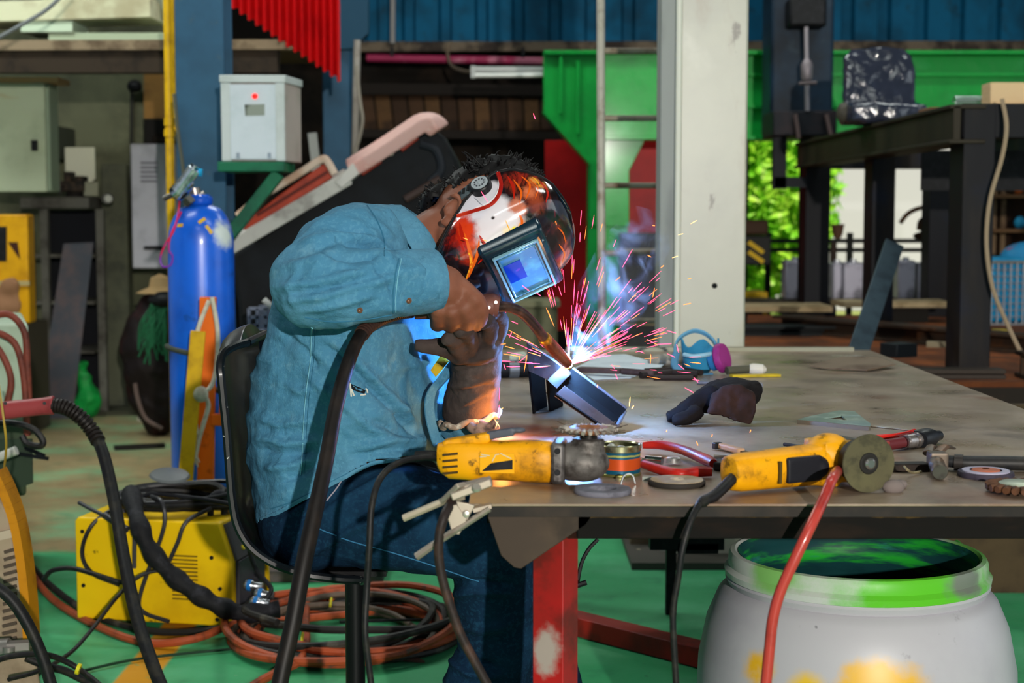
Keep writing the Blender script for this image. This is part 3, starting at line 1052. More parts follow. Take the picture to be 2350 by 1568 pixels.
solo('hanging_cord', MB().tube(cr([at(2300, 228, 6.02), at(2310, 290, 5.98), at(2300, 360, 5.98), at(2272, 460, 5.98), at(2264, 560, 5.98), at(2278, 660, 5.98), at(2310, 740, 5.98), at(2355, 830, 5.95), at(2400, 880, 5.95)], 6), .0085, 8),
     M('9a866c', .7), 'beige cord hanging down the front rack post', 'cord')

# rails and tins outside the rack
t = thing('railing', (2.6, 11.4, 0), 'dark double railing across the garden opening', 'railing')
for py in (553, 574):
    part('rail', MB().bar(at(1730, py, 11.4), at(2300, py, 11.4), .03, .03), M('151914', .6), t)
for px in (1770, 1960, 2200):
    part('post', MB().box((at(px, 0, 11.4).x, 11.4, .53), (.04, .04, 1.06)), M('151914', .6), t)
tm = M('a8a4b0', .35, .4, wear='5c5a60', sc=8)
t = thing('tin_bench', (2.35, 10.3, 0), 'low dark bench carrying the square metal tins', 'bench')
part('top', MB().box((2.35, 10.3, .62), (1.7, .4, .03)), M('3a3226', .7), t)
for xx in (1.6, 3.1):
    part('leg', MB().box((xx, 10.3, .30), (.06, .3, .60)), M('241d18', .7), t)
for i, (p0_, p1_, py, lab) in enumerate(((1803, 1848, 598, 'silver square tin nearest the pale column'), (1912, 1934, 604, 'narrow grey tin beside the wide silver tin'), (1936, 1986, 603, 'wide silver square tin behind the middle rack post'),
                                        (2062, 2102, 598, 'silver square tin behind the leaning flat bar'), (2106, 2156, 603, 'silver square tin with a red and blue label'))):
    d = 10.25
    a, b = at(p0_, py, d), at(p1_, py, d)
    tt = thing('oil_tin', ((a.x + b.x) / 2, d + .07, .635), lab, 'tin', 'metal tins on the low bench')
    part('body', MB().box(((a.x + b.x) / 2, d + .08, (.6355 + a.z) / 2), (b.x - a.x, .16, a.z - .6355)), tm, tt, bevel=.012)
    part('lid', MB().cyl(((a.x + b.x) / 2 + .01, d + .08, a.z), ((a.x + b.x) / 2 + .01, d + .08, a.z + .02), .022, 14), M('c8c8cc', .3, .7), tt)
    if i == 4:
        lb = Mat('tin_label', 'c03848', .5).spot((at(2141, 0, d).x - (a.x + b.x) / 2, at(0, 650, d).y, .1), .001, 'c03848')
        part('label', MB().prism([at(2124, 625, d - .004), at(2154, 625, d - .004), at(2154, 672, d - .004), at(2124, 672, d - .004)], (0, .003, 0)), M('c03c50', .5), tt, 'red and white label')
        part('label_patch', MB().prism([at(2130, 640, d - .006), at(2154, 637, d - .006), at(2154, 655, d - .006), at(2132, 654, d - .006)], (0, .003, 0)), M('2846a8', .5), tt, 'blue patch of the label')
# brown hand press silhouetted in the opening
t = thing('hand_press', (at(2110, 0, 9.75).x, 9.8, .3), 'brown hand press with a bent lever before the white wall', 'press')
br = M('4a3018', .6, .2, wear='2c1c10', sc=10)
part('lever', MB().tube(cr([at(2066, 512, 9.75), at(2082, 492, 9.75), at(2104, 480, 9.75), at(2128, 476, 9.75), at(2140, 486, 9.75)], 6), .014, 8), br, t)
part('body', MB().ell(at(2132, 520, 9.8), (.055, .06, .09)).tube([at(2132, 490, 9.8), at(2134, 560, 9.8)], .03, 10).ell(at(2128, 542, 9.8), (.09, .06, .03)), br, t)
part('arm', MB().tube(cr([at(2108, 528, 9.78), at(2112, 508, 9.78), at(2130, 496, 9.78)], 5), .014, 8), br, t)
part('stand', MB().box((at(2162, 0, 9.8).x, 9.8, .51), (.06, .1, .96)), M('241d18', .7), t)
t = thing('potted_tool', (at(1922, 0, 10.8).x, 10.8, .4), 'rusty cup shaped fitting on a post behind the rear rack posts', 'fitting')
part('cup', MB().lathe([(.02, 0), (.035, .03), (.045, .09), (.05, .10)], at(1922, 548, 10.8), n=16), M('6a4a38', .7), t)
part('stem', MB().box((at(1922, 0, 10.8).x, 10.8, .5), (.04, .04, 1.0)), M('3a2c22', .7), t)

# yellow and black machine by the pale column
t = thing('striped_machine', (at(1742, 0, 10.6).x, 10.6, 0), 'yellow and black striped machine beside the pale column', 'machine')
part('body', MB().box((at(1740, 0, 10.6).x, 10.75, .47), (w(62, 10.6), .3, .40)), M('c8a010', .5, wear='8a6a0c', sc=6), t, bevel=.01)
part('base', MB().box((at(1740, 0, 10.6).x, 10.75, .14), (.24, .34, .27)), BLACK, t)
sm = Mat('stripes', '14140f', .5)
mb = MB().box((at(1742, 0, 10.6).x, 10.72, at(0, 575, 10.6).z), (w(70, 10.6), .25, w(68, 10.6)))
hd = part('guard', mb, sm.m, t, bevel=.01)
for k in range(2):
    part('stripe', MB().bar(at(1718, 556 + k * 22, 10.575), at(1752, 580 + k * 22, 10.575), .006, w(10, 10.6), (0, 0, 1)), M('e0b414', .5), hd)
part('cap', MB().box(at(1732, 522, 10.7), (w(55, 10.6), .2, w(34, 10.6))), M('4a3426', .7), t, bevel=.02)

# wire basket with blue bin, far right
d = 8.6
t = thing('wire_basket', (at(2350, 0, d).x, d + .2, 0), 'wire mesh basket holding a blue bin behind the front rack post', 'basket')
mb = MB()
for i in range(12):
    xx = at(2292, 0, d).x + i * .035
    mb.cyl((xx, d, PZ + .01), (xx, d, at(0, 604, d).z), .0035, 6)
for i in range(10):
    zz = PZ + .01 + i * (at(0, 604, d).z - PZ - .01) / 9
    mb.cyl((at(2290, 0, d).x, d, zz), (at(2290, 0, d).x + .42, d, zz), .0035, 6)
part('mesh', mb, M('8a8c90', .4, .6), t)
part('rim', MB().cyl((at(2288, 0, d).x, d, at(0, 602, d).z), (at(2288, 0, d).x + .44, d, at(0, 602, d).z), .007, 8), M('9a9488', .4, .5), t)
part('bottom', MB().box((at(2350, 0, d).x + .06, d + .15, PZ + .006), (.42, .3, .01)), M('8a8c90', .4, .6), t)
solo('blue_bin', MB().box((at(2350, 0, d).x + .06, d + .16, PZ + .195), (.38, .26, .36)), M('1a86b4', .45, wear='146a94', sc=6), 'bright blue plastic bin inside the wire basket', 'bin', bevel=.02)
solo('blue_helmet_bag', MB().ell(at(2345, 592, d + .15) + V((.03, 0, .0)), (.15, .12, .09)), M('2a86b8', .5, wear='b83848', sc=9, a=.6, b=.65), 'blue bundle with red edging on the wire basket', 'bundle')
# rusty parts shelf at the right edge
d = 9.62
t = thing('parts_shelf', (at(2350, 0, d).x, d, 0), 'dark brown parts shelf at the edge behind the rack', 'shelf')
part('back', MB().box((at(2380, 0, d).x, d + .34, .8), (.5, .03, 1.6)), M('2a1a10', .85, wear='4a2a14', sc=6), t)
for px in (2302, 2322, 2344):
    part('upright', MB().box((at(px, 0, d).x, d + .26, .8), (.03, .04, 1.6)), M('7a6248', .7, wear='4a3426', sc=6), t)
for py in (450, 530):
    part('shelf_board', MB().box((at(2360, 0, d).x, d + .17, at(0, py, d).z), (.4, .3, .02)), M('5a4028', .8), t)
for i, (px, py, c_, lab) in enumerate(((2335, 438, 'c2622a', 'orange round casting on the upper board of the parts shelf'), (2318, 444, '3a2a20', 'dark round casting beside the orange one on the parts shelf'), (2340, 510, '1a7aa0', 'small blue casting on the lower board of the parts shelf'))):
    solo('casting', MB().ell((at(px, py, d + .1).x, d + .1, at(0, 450 if i < 2 else 530, d).z + .05), (.035, .035, .04)), M(c_, .6), lab, 'casting', 'castings on the parts shelf')

# ------------------------------------------------------------------ garden
solo('garden_wall', MB().box((4.6, 19.5, 1.2), (6.4, .2, 2.4)), M('b4b4ba', .8), 'white wall of the neighbouring house beyond the garden', 'wall')


def bush(name, c, r, n, cols, label, seed):
    rnd = random.Random(seed)
    t = thing(name, (c[0], c[1], 0), label, 'bush')
    mb = MB()
    for i in range(n):
        a, b = rnd.uniform(0, 2 * PI), math.acos(rnd.uniform(-1, 1))
        q = rnd.uniform(.55, 1)
        p = V((c[0] + r[0] * q * math.sin(b) * math.cos(a), c[1] + r[1] * q * math.sin(b) * math.sin(a), c[2] + r[2] * q * math.cos(b)))
        s = rnd.uniform(.05, .12)
        u = V((rnd.gauss(0, 1), rnd.gauss(0, 1), rnd.gauss(0, 1))).normalized()
        v = u.orthogonal().normalized()
        v = (v + u.cross(v) * rnd.uniform(-1, 1)).normalized()
        k = u.cross(v) * .012
        mb.add([p - u * s, p + v * s * .45 + k, p + u * s, p - v * s * .45 + k], [(0, 1, 2), (0, 2, 3)])
    k = Mat('leaf_' + name, cols[0], .5)
    k.wear(cols[1], 5, .4, .62).wear(cols[2], 11, .58, .68, .8)
    k.b.inputs['Subsurface Weight'].default_value = 0
    tr = k.n.new('ShaderNodeBsdfTranslucent')
    k.l.new(k.col, tr.inputs['Color'])
    mx = k.n.new('ShaderNodeMixShader')
    mx.inputs[0].default_value = .45
    out = k.n['Material Output']
    k.l.new(k.b.outputs[0], mx.inputs[1])
    k.l.new(tr.outputs[0], mx.inputs[2])
    k.l.new(mx.outputs[0], out.inputs['Surface'])
    part('leaves', mb, k.m, t, smooth=False, kind='stuff')
    part('trunk', MB().tube([(c[0], c[1], 0), (c[0] + .05, c[1], c[2] * .6), (c[0], c[1], c[2])], [.06, .045, .02], 8), M('5a4630', .8), t)
    return t


bush('garden_bush', (2.45, 15.6, 1.25), (.72, .6, 1.1), 3800, ('7cc828', 'b8e048', 'e6e6a0'), 'sunlit yellow green bush right outside beside the pale column', 3)
bush('garden_bush', (3.05, 17.2, 1.5), (.55, .6, 1.2), 2400, ('6ab820', 'a0d840', 'f0e0a8'), 'sunlit leafy bush growing before the white garden wall', 4)


# ------------------------------------------------------------------ tilted vehicle body panel
d = 6.7
t = thing('vehicle_panel', (at(820, 0, d).x, d + .2, 0), 'tilted black vehicle body shell with a faded red and white rim', 'panel')
bk = Mat('panel_black', '07090b', .7, spec=.2).wear('101418', 4, .45, .7).wear('2a1c18', 9, .6, .72, .6).m
P = [at(528, 588, d), at(800, 402, d), at(900, 345, d), at(985, 292, d), at(1018, 312, d), at(1050, 370, d), at(1085, 470, d)]
P += [V((at(1085, 0, d).x, d, 0)), V((at(560, 0, d).x, d, 0)), at(545, 700, d)]
part('shell', MB().prism(P, (0, .42, 0)), bk, t, bevel=.02)
rim = Mat('rim_pink', 'c9a29a', .6).wear('c06048', 4, .48, .66, .9).wear('dad2c8', 8, .6, .72, .8).m
q = cr([at(802, 388, d - .03), at(870, 346, d - .03), at(940, 300, d - .03), at(968, 282, d - .03), at(992, 281, d - .03), at(1008, 300, d - .03)], 5)
mb = MB()
for a, b in zip(q[:-1], q[1:]):
    mb.bar(a, b, .10, w(33, d), (0, -.35, 1))
part('rim', organic(mb, .008, 3), rim, t, 'faded pink and white rim')
wm = M('bcb9b2', .55, wear='8f8a84', sc=6)
part('side_bar', MB().bar(at(522, 568, d - .05), at(800, 404, d - .05), .06, w(34, d), (0, -.3, 1)), wm, t, 'dirty white bar', bevel=.006)
part('bracket', MB().prism([at(768, 418, d - .09), at(796, 388, d - .09), at(810, 374, d - .09), at(824, 398, d - .09), at(784, 432, d - .09)], (0, .08, 0)), wm, t, 'dirty white bracket', bevel=.003)
for a, b in (((828, 396), (872, 366)), ((918, 342), (956, 312))):
    part('marker_light', MB().bar(at(*a, d - .012), at(*b, d - .012), .04, w(18, d), (0, 0, 1)), M('8a2c18', .4), t, 'rust red marker lamp', bevel=.004)
part('bolt', MB().ell(at(896, 350, d - .015), .016), M('b8b0a0', .5), t)
part('hinge_pipe', MB().cyl(at(930, 458, d - .03), at(1010, 410, d - .03), .018, 12), M('3a2c28', .6), t)
part('inner_frame', MB().tube(cr([at(965, 330, d - .01), at(1000, 345, d - .01), at(1012, 390, d - .01), at(985, 420, d - .01)], 5), .018, 8), M('1c2026', .5), t)

tr_ = Mat('tray_red', 'a8371a', .45).wear('7a2410', 5, .45, .68).m
tray = part('lamp_tray', MB().prism([at(560, 512, 6.62), at(640, 448, 6.62), at(742, 376, 6.62), at(762, 408, 6.62), at(690, 454, 6.62), at(560, 536, 6.62)], (0, .08, 0)), tr_, t, 'orange red tail lamp tray', bevel=.004)
mb = MB().tube(cr([at(545, 496, 6.6), at(600, 450, 6.6), at(634, 430, 6.6), at(690, 396, 6.6), at(738, 366, 6.6), at(752, 372, 6.6), at(768, 400, 6.6)], 5), w(9, 6.6), 8)
part('lip', mb, M('cbb6a4', .55, wear='b08a70', sc=6), tray, 'dirty white lip')
part('groove', MB().bar(at(590, 494, 6.612), at(752, 394, 6.612), .01, .012, (0, 0, 1)), M('5a1c10', .6), tray)

# plastic crate and pale rod in the dark behind the stool
d = 6.2
t = thing('plastic_crate', (at(590, 0, d).x, d + .1, at(0, 775, d).z), 'grey lilac plastic crate on a dark stand behind the stool', 'crate')
c0, c1, z0, z1 = at(562, 0, d).x, at(640, 0, d).x, at(0, 768, d).z, at(0, 708, d).z
mb = MB()
for i in range(4):
    mb.box(((c0 + c1) / 2, d, z0 + (z1 - z0) * i / 3), (c1 - c0, .02, .012)).box((c1, d + .12, z0 + (z1 - z0) * i / 3), (.012, .24, .012))
for i in range(5):
    mb.box((c0 + (c1 - c0) * i / 4, d, (z0 + z1) / 2), (.012, .02, z1 - z0))
mb.box(((c0 + c1) / 2, d + .12, z0), (c1 - c0, .24, .01)).box(((c0 + c1) / 2, d + .24, (z0 + z1) / 2), (c1 - c0, .012, z1 - z0))
part('lattice', mb, M('6a7080', .5), t)
solo('crate_stand', MB().box(((c0 + c1) / 2, d + .12, z0 / 2 - .006), (.2, .24, z0 - .012)), BLACK, 'near-black stand carrying the grey lilac crate', 'stand')
solo('white_rod', MB().cyl(at(606, 688, 6.0), onz(1120, 1165, .0), .012, 10), M('a8a8a4', .5), 'whitish rod slanting behind the worker above the crate', 'rod')
solo('grey_strip', MB().prism([at(706, 306, 8.2), at(726, 304, 8.2), V((at(800, 0, 8.2).x, 8.2, 0)), V((at(780, 0, 8.2).x, 8.2, 0))], (0, .02, 0)), M('8a8c88', .6), 'pale grey strip of sheet below the red corrugated sheet', 'sheet')

# ------------------------------------------------------------------ gas cylinder on its trolley
d = 5.6
R = w(75, d)
cx = at(452, 0, d).x
t = thing('gas_cylinder', (cx, d, 0.06), 'bright blue gas cylinder with chrome regulator strapped to the trolley', 'cylinder')
cy = Mat('cylinder_blue', '0862dc', .32, spec=.5, coat=.3)
cy.wear('0c48ac', 3, .45, .7, .7).wear('0a3a80', 20, .64, .72, .5)
zs = at(0, 560, d).z
prof = [(R * .96, 0.06), (R, .09), (R, zs)]
zt = at(0, 466, d).z
for i in range(1, 11):
    a = i / 10 * PI / 2 * .96
    prof.append((R * math.cos(a) * .8 + R * .2 if i < 8 else max(R * math.cos(a) * 1.15, .036), zs + (zt - zs) * math.sin(a)))
prof += [(.034, zt + .005), (.034, zt + .03)]
cb = Mat('cylinder_collar', '0c50c0', .4)
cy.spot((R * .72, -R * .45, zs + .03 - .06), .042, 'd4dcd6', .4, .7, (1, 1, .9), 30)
part('body', MB().lathe([(r_, z_ ) for r_, z_ in prof], (cx, d, 0), n=48), cy.m, t)
part('collar', MB().lathe([(.042, 0), (.044, .006), (.044, .022), (.04, .028)], (cx, d, zt - .004), n=28), cb.m, t)
yl = M('d6a82a', .5)
body_bvh = bvh_of(MB().lathe(prof, (cx, d, 0), n=48))
for a, b in (((456, 512), (471, 502)), ((473, 518), (486, 536)), ((408, 518), (420, 517))):
    pa, pb = snap(body_bvh, *a, .001), snap(body_bvh, *b, .001)
    if pa and pb:
        part('paint_mark', MB().bar(pa, pb, .012, .003, (0, -1, .3)), yl, t, 'yellow paint dash')
rg = thing('gas_regulator', at(440, 462, d), 'chrome gas regulator with clear flow tube and blue cap on the blue cylinder', 'regulator')
part('valve', MB().cyl(at(452, 468, d), at(446, 432, d), .020, 16).cyl(at(470, 446, d), at(440, 458, d), .014, 12), M('9a9088', .3, .8), rg)
part('gauge_body', MB().lathe([(.016, 0), (.03, .01), (.03, .07), (.02, .085)], at(398, 452, d - .04), at(455, 392, d - .06) - at(398, 452, d - .04), 20), CHROME, rg)
part('flow_tube', MB().cyl(at(408, 440, d - .06), at(446, 388, d - .07), .024, 18), M('d4dce0', .08, .75, spec=.9, wear='8a9298', sc=40), rg, 'shiny clear flow tube')
part('blue_cap', MB().cyl(at(455, 396, d - .06), at(464, 397, d - .06), .014, 14), M('1496c8', .35), rg, 'light blue cap')
part('top_fitting', MB().cyl(at(440, 392, d - .06), at(448, 380, d - .06), .016, 14), CHROME, rg)
part('nut', MB().cyl(at(428, 455, d - .05), at(440, 468, d - .05), .022, 6), M('55524e', .35, .8), rg)
part('outlet', MB().cyl(at(398, 446, d - .05), at(376, 456, d - .05), .010, 10), M('55524e', .35, .8), rg)
solo('red_wire', MB().tube(cr([at(412, 462, d - .04), at(408, 496, d - .10), at(398, 532, d - .13), at(380, 560, d - .135), at(368, 592, d - .13), at(374, 612, d - .13), at(392, 608, d - .135), at(396, 588, d - .135), at(388, 574, d - .135), at(392, 540, d - .13), at(416, 486, d - .08)], 6), .0034, 6),
     M('c82048', .4, wear='7a30a8', sc=6, a=.45, b=.55), 'thin red and violet wire looping down the blue cylinder shoulder', 'wire')
rp_ = [V((cx + (R + .008) * math.cos(a), d + (R + .008) * math.sin(a), at(0, 800, d).z + .010 * math.sin(a * 2 + 1))) for a in [2 * PI * k / 40 for k in range(41)]]
solo('rubber_strap', MB().tube(rp_, .010, 8), M('3c4238', .7), 'dark rubber strap round the waist of the blue gas cylinder', 'strap')

t = thing('cylinder_trolley', (at(480, 0, 5.4).x, 5.5, 0), 'orange steel cylinder trolley in front of the blue gas cylinder', 'trolley')
fa, fb = at(478, 682, 5.37), at(472, 1100, 5.37)
part('upright', MB().bar(fb, fa, w(36, 5.4), .035, (0, -1, 0)), ORANGE, t, bevel=.003)
part('side_arm', MB().bar(at(486, 963, 5.37), at(640, 965, 5.37), .04, w(27, 5.4), (0, 0, 1)), ORANGE, t, bevel=.003)
part('lug', MB().bar(at(518, 948, 5.36), at(519, 910, 5.36), w(28, 5.4), .03, (0, -1, 0)), ORANGE, t, bevel=.003)
part('roller', MB().cyl(at(534, 925, 5.36), at(575, 925, 5.36), w(21, 5.4), 18), M('8a8680', .5, .3), t)
part('pin', MB().cyl(at(496, 896, 5.45), at(600, 890, 5.45), w(8, 5.4), 10), M('3a3230', .6), t)
part('base_bar', MB().bar(at(440, 1262, 5.45), at(705, 1270, 5.45), .05, w(24, 5.45), (0, 0, 1)), ORANGE, t, bevel=.003)
part('leg', MB().bar(at(722, 1250, 5.4), at(720, 1352, 5.15), w(20, 5.3), .03, (0, -1, 0)), ORANGE, t, bevel=.003)
part('toe_plate', MB().box(onz(600, 1345, .02) + V((0, .35, 0)), (.75, .45, .035)), M('4a4648', .6, .3, wear='6a5a50', sc=6), t)
part('lower_upright', MB().bar(at(472, 1090, 5.37), at(470, 1262, 5.44), w(36, 5.4), .035, (0, -1, 0)), ORANGE, t)
solo('yellow_bar', MB().bar(at(424, 1118, 5.30), at(455, 760, 5.30), w(34, 5.3), .012, (0, -1, 0)), M('d0a410', .5, wear='a88010', sc=8), 'yellow flat bar leaning against the orange trolley upright', 'bar', bevel=.002)
rm = M('c4beac', .8, wear='a49c88', sc=20, bump=.4, bsc=200)
mb = MB()
dd = 5.31
mb.tube(cr([at(486, 682, dd), at(494, 720, dd), at(500, 770, dd), at(498, 830, dd), at(488, 880, dd), at(468, 898, dd - .01), at(452, 880, dd), at(444, 840, dd), at(448, 790, dd), at(458, 745, dd), at(480, 690, dd + .02)], 6), .0078, 8)
mb.tube(cr([at(466, 900, dd - .015), at(478, 930, dd), at(468, 970, dd), at(456, 1010, dd), at(448, 1052, dd)], 5), .008, 8)
mb.tube(cr([at(458, 900, dd - .015), at(448, 940, dd), at(450, 980, dd), at(456, 1010, dd), at(446, 1050, dd)], 5), .0075, 8)
mb.ell(at(461, 905, dd - .012), (.026, .018, .028))
for k in range(7):
    mb.tube([at(448, 1040, dd), at(434 + k * 4, 1062 + (k % 3) * 5, dd)], .003, 5)
solo('rope', mb, rm, 'off-white rope knotted round the orange trolley upright with a frayed end', 'rope')

t = thing('gas_cylinder', (at(528, 0, 6.2).x, 6.2, 0), 'dark navy gas cylinder half hidden behind the bright blue one', 'cylinder')
part('body', MB().lathe([(.105, 0), (.11, .03), (.11, .62), (.09, .70), (.05, .74)], (at(528, 0, 6.2).x, 6.2, 0), n=32), M('0c2040', .4, wear='142a4a', sc=5), t)
part('label', MB().lathe([(.1115, 0), (.1115, .03)], (at(528, 0, 6.2).x, 6.2, at(0, 990, 6.2).z), n=32, cap=False), M('b0b0aa', .5), t)

# dark tub with green strings
d = 8.4
q = at(348, 820, d)


def lump(co, nr):
    return co + nr * np.array([[.03 * noise.fractal(V(c) * 5, 1, 2, 3)] for c in co])


t = thing('wheelbarrow', (q.x, d, 0), 'black and dark red rounded barrow tub standing on end by the cylinder', 'barrow')
mb = MB().ell(V((q.x + .02, d, .40)), (.17, .12, .40), n=28, m=18)
part('tub', organic(mb, .016, 3, lump), Mat('tub_dark', '140c0c', .55).wear('3a1012', 3, .5, .7).wear('2a2624', 10, .6, .72, .6).m, t)
part('rim', MB().tube(cr([at(310, 880, d - .12), at(316, 915, d - .13), at(334, 960, d - .13), at(372, 985, d - .12)], 6), .012, 8), M('5a4a44', .6), t)
part('straw_hat', MB().lathe([(.13, 0), (.06, .03), (.05, .08), (.01, .10)], at(368, 672, d), n=20), M('a88a60', .8), t, 'straw coloured cap on top')
part('handle_bag', MB().ell(at(378, 690, d - .1), (.09, .06, .05)), BLACK, t)
gs = M('1c5a3a', .7)
mb = MB()
rn = random.Random(4)
for i in range(26):
    a = at(rn.uniform(345, 385), rn.uniform(690, 715), d - .13)
    b = at(rn.uniform(315, 390), rn.uniform(770, 840), d - .16)
    m_ = (a + b) / 2 + V((rn.uniform(-.05, .05), -.02, rn.uniform(-.02, .03)))
    mb.tube(cr([a, m_, b], 4), .005, 5)
solo('green_twine', mb, gs, 'tangle of dark green twine draped over the dark barrow tub', 'twine')
solo('white_post', MB().box((at(303, 0, 9.0).x, 9.0, at(0, 757, 9.0).z), (w(20, 9), .04, w(78, 9))).box((at(303, 0, 9).x, 9.0, .25), (.03, .03, .5)), M('b4ac98', .6), 'short whitish post beside the dark barrow tub', 'post')
solo('floor_bar', MB().bar(onz(262, 1028, .012), onz(378, 1022, .012), .05, .02), M('16140f', .7), 'thin dark bar lying on the beige floor beside the gas cylinder', 'bar')

# yellow cabinet and pale machine at the left edge
d = 8.4
t = thing('yellow_cabinet', (at(20, 0, d).x, d + .2, 0), 'yellow machine cabinet with black panels at the left edge', 'cabinet')
a, b = at(-80, 492, d), at(69, 742, d)
part('body', MB().box(((a.x + b.x) / 2, d + .06, (a.z + b.z) / 2), (b.x - a.x, .12, a.z - b.z)), M('d49c0c', .45, wear='b07c08', sc=4), t, bevel=.01)
part('stand', MB().box(((a.x + b.x) / 2, d + .2, b.z / 2), (b.x - a.x - .04, .38, b.z - .01)), M('4a4438', .7), t)
part('display', MB().prism([at(-20, 520, d - .006), at(15, 520, d - .006), at(15, 600, d - .006), at(-20, 600, d - .006)], (0, .004, 0)), BLACK, t)
part('emblem', MB().prism([at(18, 556, d - .006), at(40, 556, d - .006), at(46, 596, d - .006)], (0, .004, 0)), M('3a1c10', .6), t, 'dark arrow shaped emblem')
part('divider', MB().box(((a.x + b.x) / 2, d - .004, at(0, 650, d).z), (b.x - a.x + .01, .02, .025)), M('a89868', .6), t)
solo('leather_apron', organic(MB().ell(at(5, 700, 8.25), (.12, .03, .10)).ell(at(20, 668, 8.25), (.07, .03, .07)), .012, 4, lump), M('8a6448', .8), 'brown leather piece hanging over the yellow cabinet', 'leather')

d = 4.95
pg = Mat('pale_machine', 'a4b4a0', .5).wear('8a9a84', 4, .45, .7).band('Z', -.1, .23, '3a4634', .03, .05, 14).wear('6a5a40', 9, .64, .74, .6)
t = thing('welding_machine', (at(0, 0, d).x, d + .25, .33), 'pale green grey welding machine with dark lower half at the left edge', 'machine')
a, b = at(-260, 742, d), at(75, 1140, d)
part('body', MB().prism([V((a.x, d, b.z)), V((b.x - .02, d, b.z)), V((b.x, d, a.z)), V((a.x, d, a.z))], (-.19, .55, 0)), pg.m, t, bevel=.012)
part('frame_leg', MB().box((b.x - .22, d + .3, .17), (.05, .3, .335)), BLACK, t)
part('frame_leg', MB().box((a.x + .02, d + .3, .17), (.05, .3, .335)), BLACK, t)
part('lower_cover', MB().prism([at(-10, 1010, d - .012), at(72, 1008, d - .012), at(74, 1110, d - .012), at(-10, 1140, d - .012)], (0, .01, 0)), M('2c3a2c', .6), t)
rnh = random.Random(5)
hm = M('7a3a2c', .6, wear='4a241c', sc=10)
for i, pts in enumerate(([(-30, 730), (20, 722), (55, 760), (62, 830), (66, 930)], [(-30, 760), (10, 770), (40, 800), (56, 880), (62, 1000)], [(-40, 790), (-5, 800), (25, 870), (10, 950)])):
    solo('red_hose', MB().tube(cr([at(px, py, d - .05 - i * .03) for px, py in pts], 6), .011, 8), hm,
         ('dull red hose arching highest over the pale welding machine', 'dull red hose hanging down the front of the pale welding machine', 'short dull red hose curling at the edge of the pale welding machine')[i], 'hose', 'dull red hoses on the pale welding machine')
solo('black_hose', MB().tube(cr([at(-40, 972, d - .5), at(30, 972, d - .5), at(75, 985, d - .5), at(98, 1010, d - .5), at(92, 1024, d - .5), at(62, 1018, d - .5), at(50, 1000, d - .5)], 6), .010, 8), RUBBER, 'black hose curling under the red torch handle', 'hose')
solo('grey_tube', MB().cyl(at(-30, 1060, d - .3), at(38, 1034, d - .3), .014, 12), M('b0b0a8', .4), 'short pale grey tube below the curled black hose', 'tube')
solo('spring_clip', MB().bar(at(45, 1042, d - .02), at(105, 1052, d - .06), .012, .03, (0, -1, .2)).bar(at(60, 1028, d - .02), at(100, 1046, d - .06), .012, .015, (0, -1, .2)), BLACK, 'black clip sticking out from the pale welding machine', 'clip')

# red torch handle with its ribbed hose
d = 4.0
t = thing('spare_torch', (at(60, 0, d).x, d, at(0, 960, d).z), 'red handled welding torch at the left edge with ribbed black hose', 'torch')
ha, hb = at(-60, 950, d), at(124, 930, d)
mb = MB()
rings = []
for i in range(8):
    u = i / 7
    c = ha.lerp(hb, u)
    hh = w(22 - 2 * u, d) * (1 + (.12 if i == 7 else 0))
    rings.append([c + V((0, math.cos(a) * hh * .8, math.sin(a) * hh)) for a in [2 * PI * k / 16 for k in range(16)]])
mb.loft(rings)
part('handle', mb, M('8e3a3c', .45, wear='6a2428', sc=12), t, bevel=.003)
for px in (12, 102):
    part('screw', MB().cyl(at(px, 926, d - w(17, d)), at(px, 926, d - w(19, d)), w(4, d), 10), BLACK, t)
hp = cr([hb + V((-.01, 0, 0)), at(150, 936, d), at(185, 958, d), at(216, 996, d), at(240, 1052, d - .05), at(264, 1160, d - .15), at(286, 1290, d - .28), at(315, 1420, d - .4), at(352, 1530, d - .5), at(385, 1610, d - .56)], 8)
part('hose', MB().tube(hp, w(14, d), 12), RUBBER, t)
mb = MB()
for i in range(15):
    j = 2 + i * 1.75
    k = int(j)
    c = hp[k].lerp(hp[k + 1], j - k)
    tn = (hp[k + 1] - hp[k]).normalized()
    mb.lathe([(w(13, d), -.006), (w(18, d), -.003), (w(18, d), .003), (w(13, d), .006)], c, tn, 14)
part('strain_relief', mb, M('1a1412', .5), t)
solo('yellow_wire', MB().tube(cr([at(-5, 870, d + .2), at(8, 960, d - .15), at(14, 1030, d - .15), at(4, 1110, d)], 6), .003, 6), M('a88a30', .6), 'thin yellowish wire hanging across the red torch handle', 'wire')

# tan welder with orange bezel, bottom left
d = 3.75
t = thing('tan_welder', (at(-60, 0, d).x, d + .2, 0), 'tan welding machine with louvred side and orange front bezel', 'machine')
tb = M('9c8a74', .5, wear='7c6a56', sc=6)
a, b = at(-330, 1150, d), at(42, 1175, d)
part('body', MB().prism([V((a.x, d, 0.02)), V((at(58, 0, d).x, d, .02)), at(56, 1380, d), at(20, 1180, d), at(-6, 1130, d), V((a.x, d, at(0, 1130, d).z))], (-.13, .36, 0)), tb, t, bevel=.008)
mb = MB()
for i in range(14):
    py = 1262 + i * 17
    mb.bar(at(10 - i * .4, py + 6, d - .003), at(38, py - 2, d - .003), .006, .008, (0, 0, 1))
part('louvre', mb, M('4a3e34', .7), t)
mb = MB()
for i in range(14):
    py = 1275 + i * 17
    mb.bar(at(-40, py + 6, d - .003), at(-4, py - 2, d - .003), .006, .008, (0, 0, 1))
part('louvre', mb, M('4a3e34', .7), t)
mb = MB()
q = cr([at(-14, 1085, d - .02), at(8, 1130, d - .02), at(32, 1200, d - .02), at(48, 1290, d - .02), at(58, 1380, d - .02), at(64, 1470, d - .02)], 4)
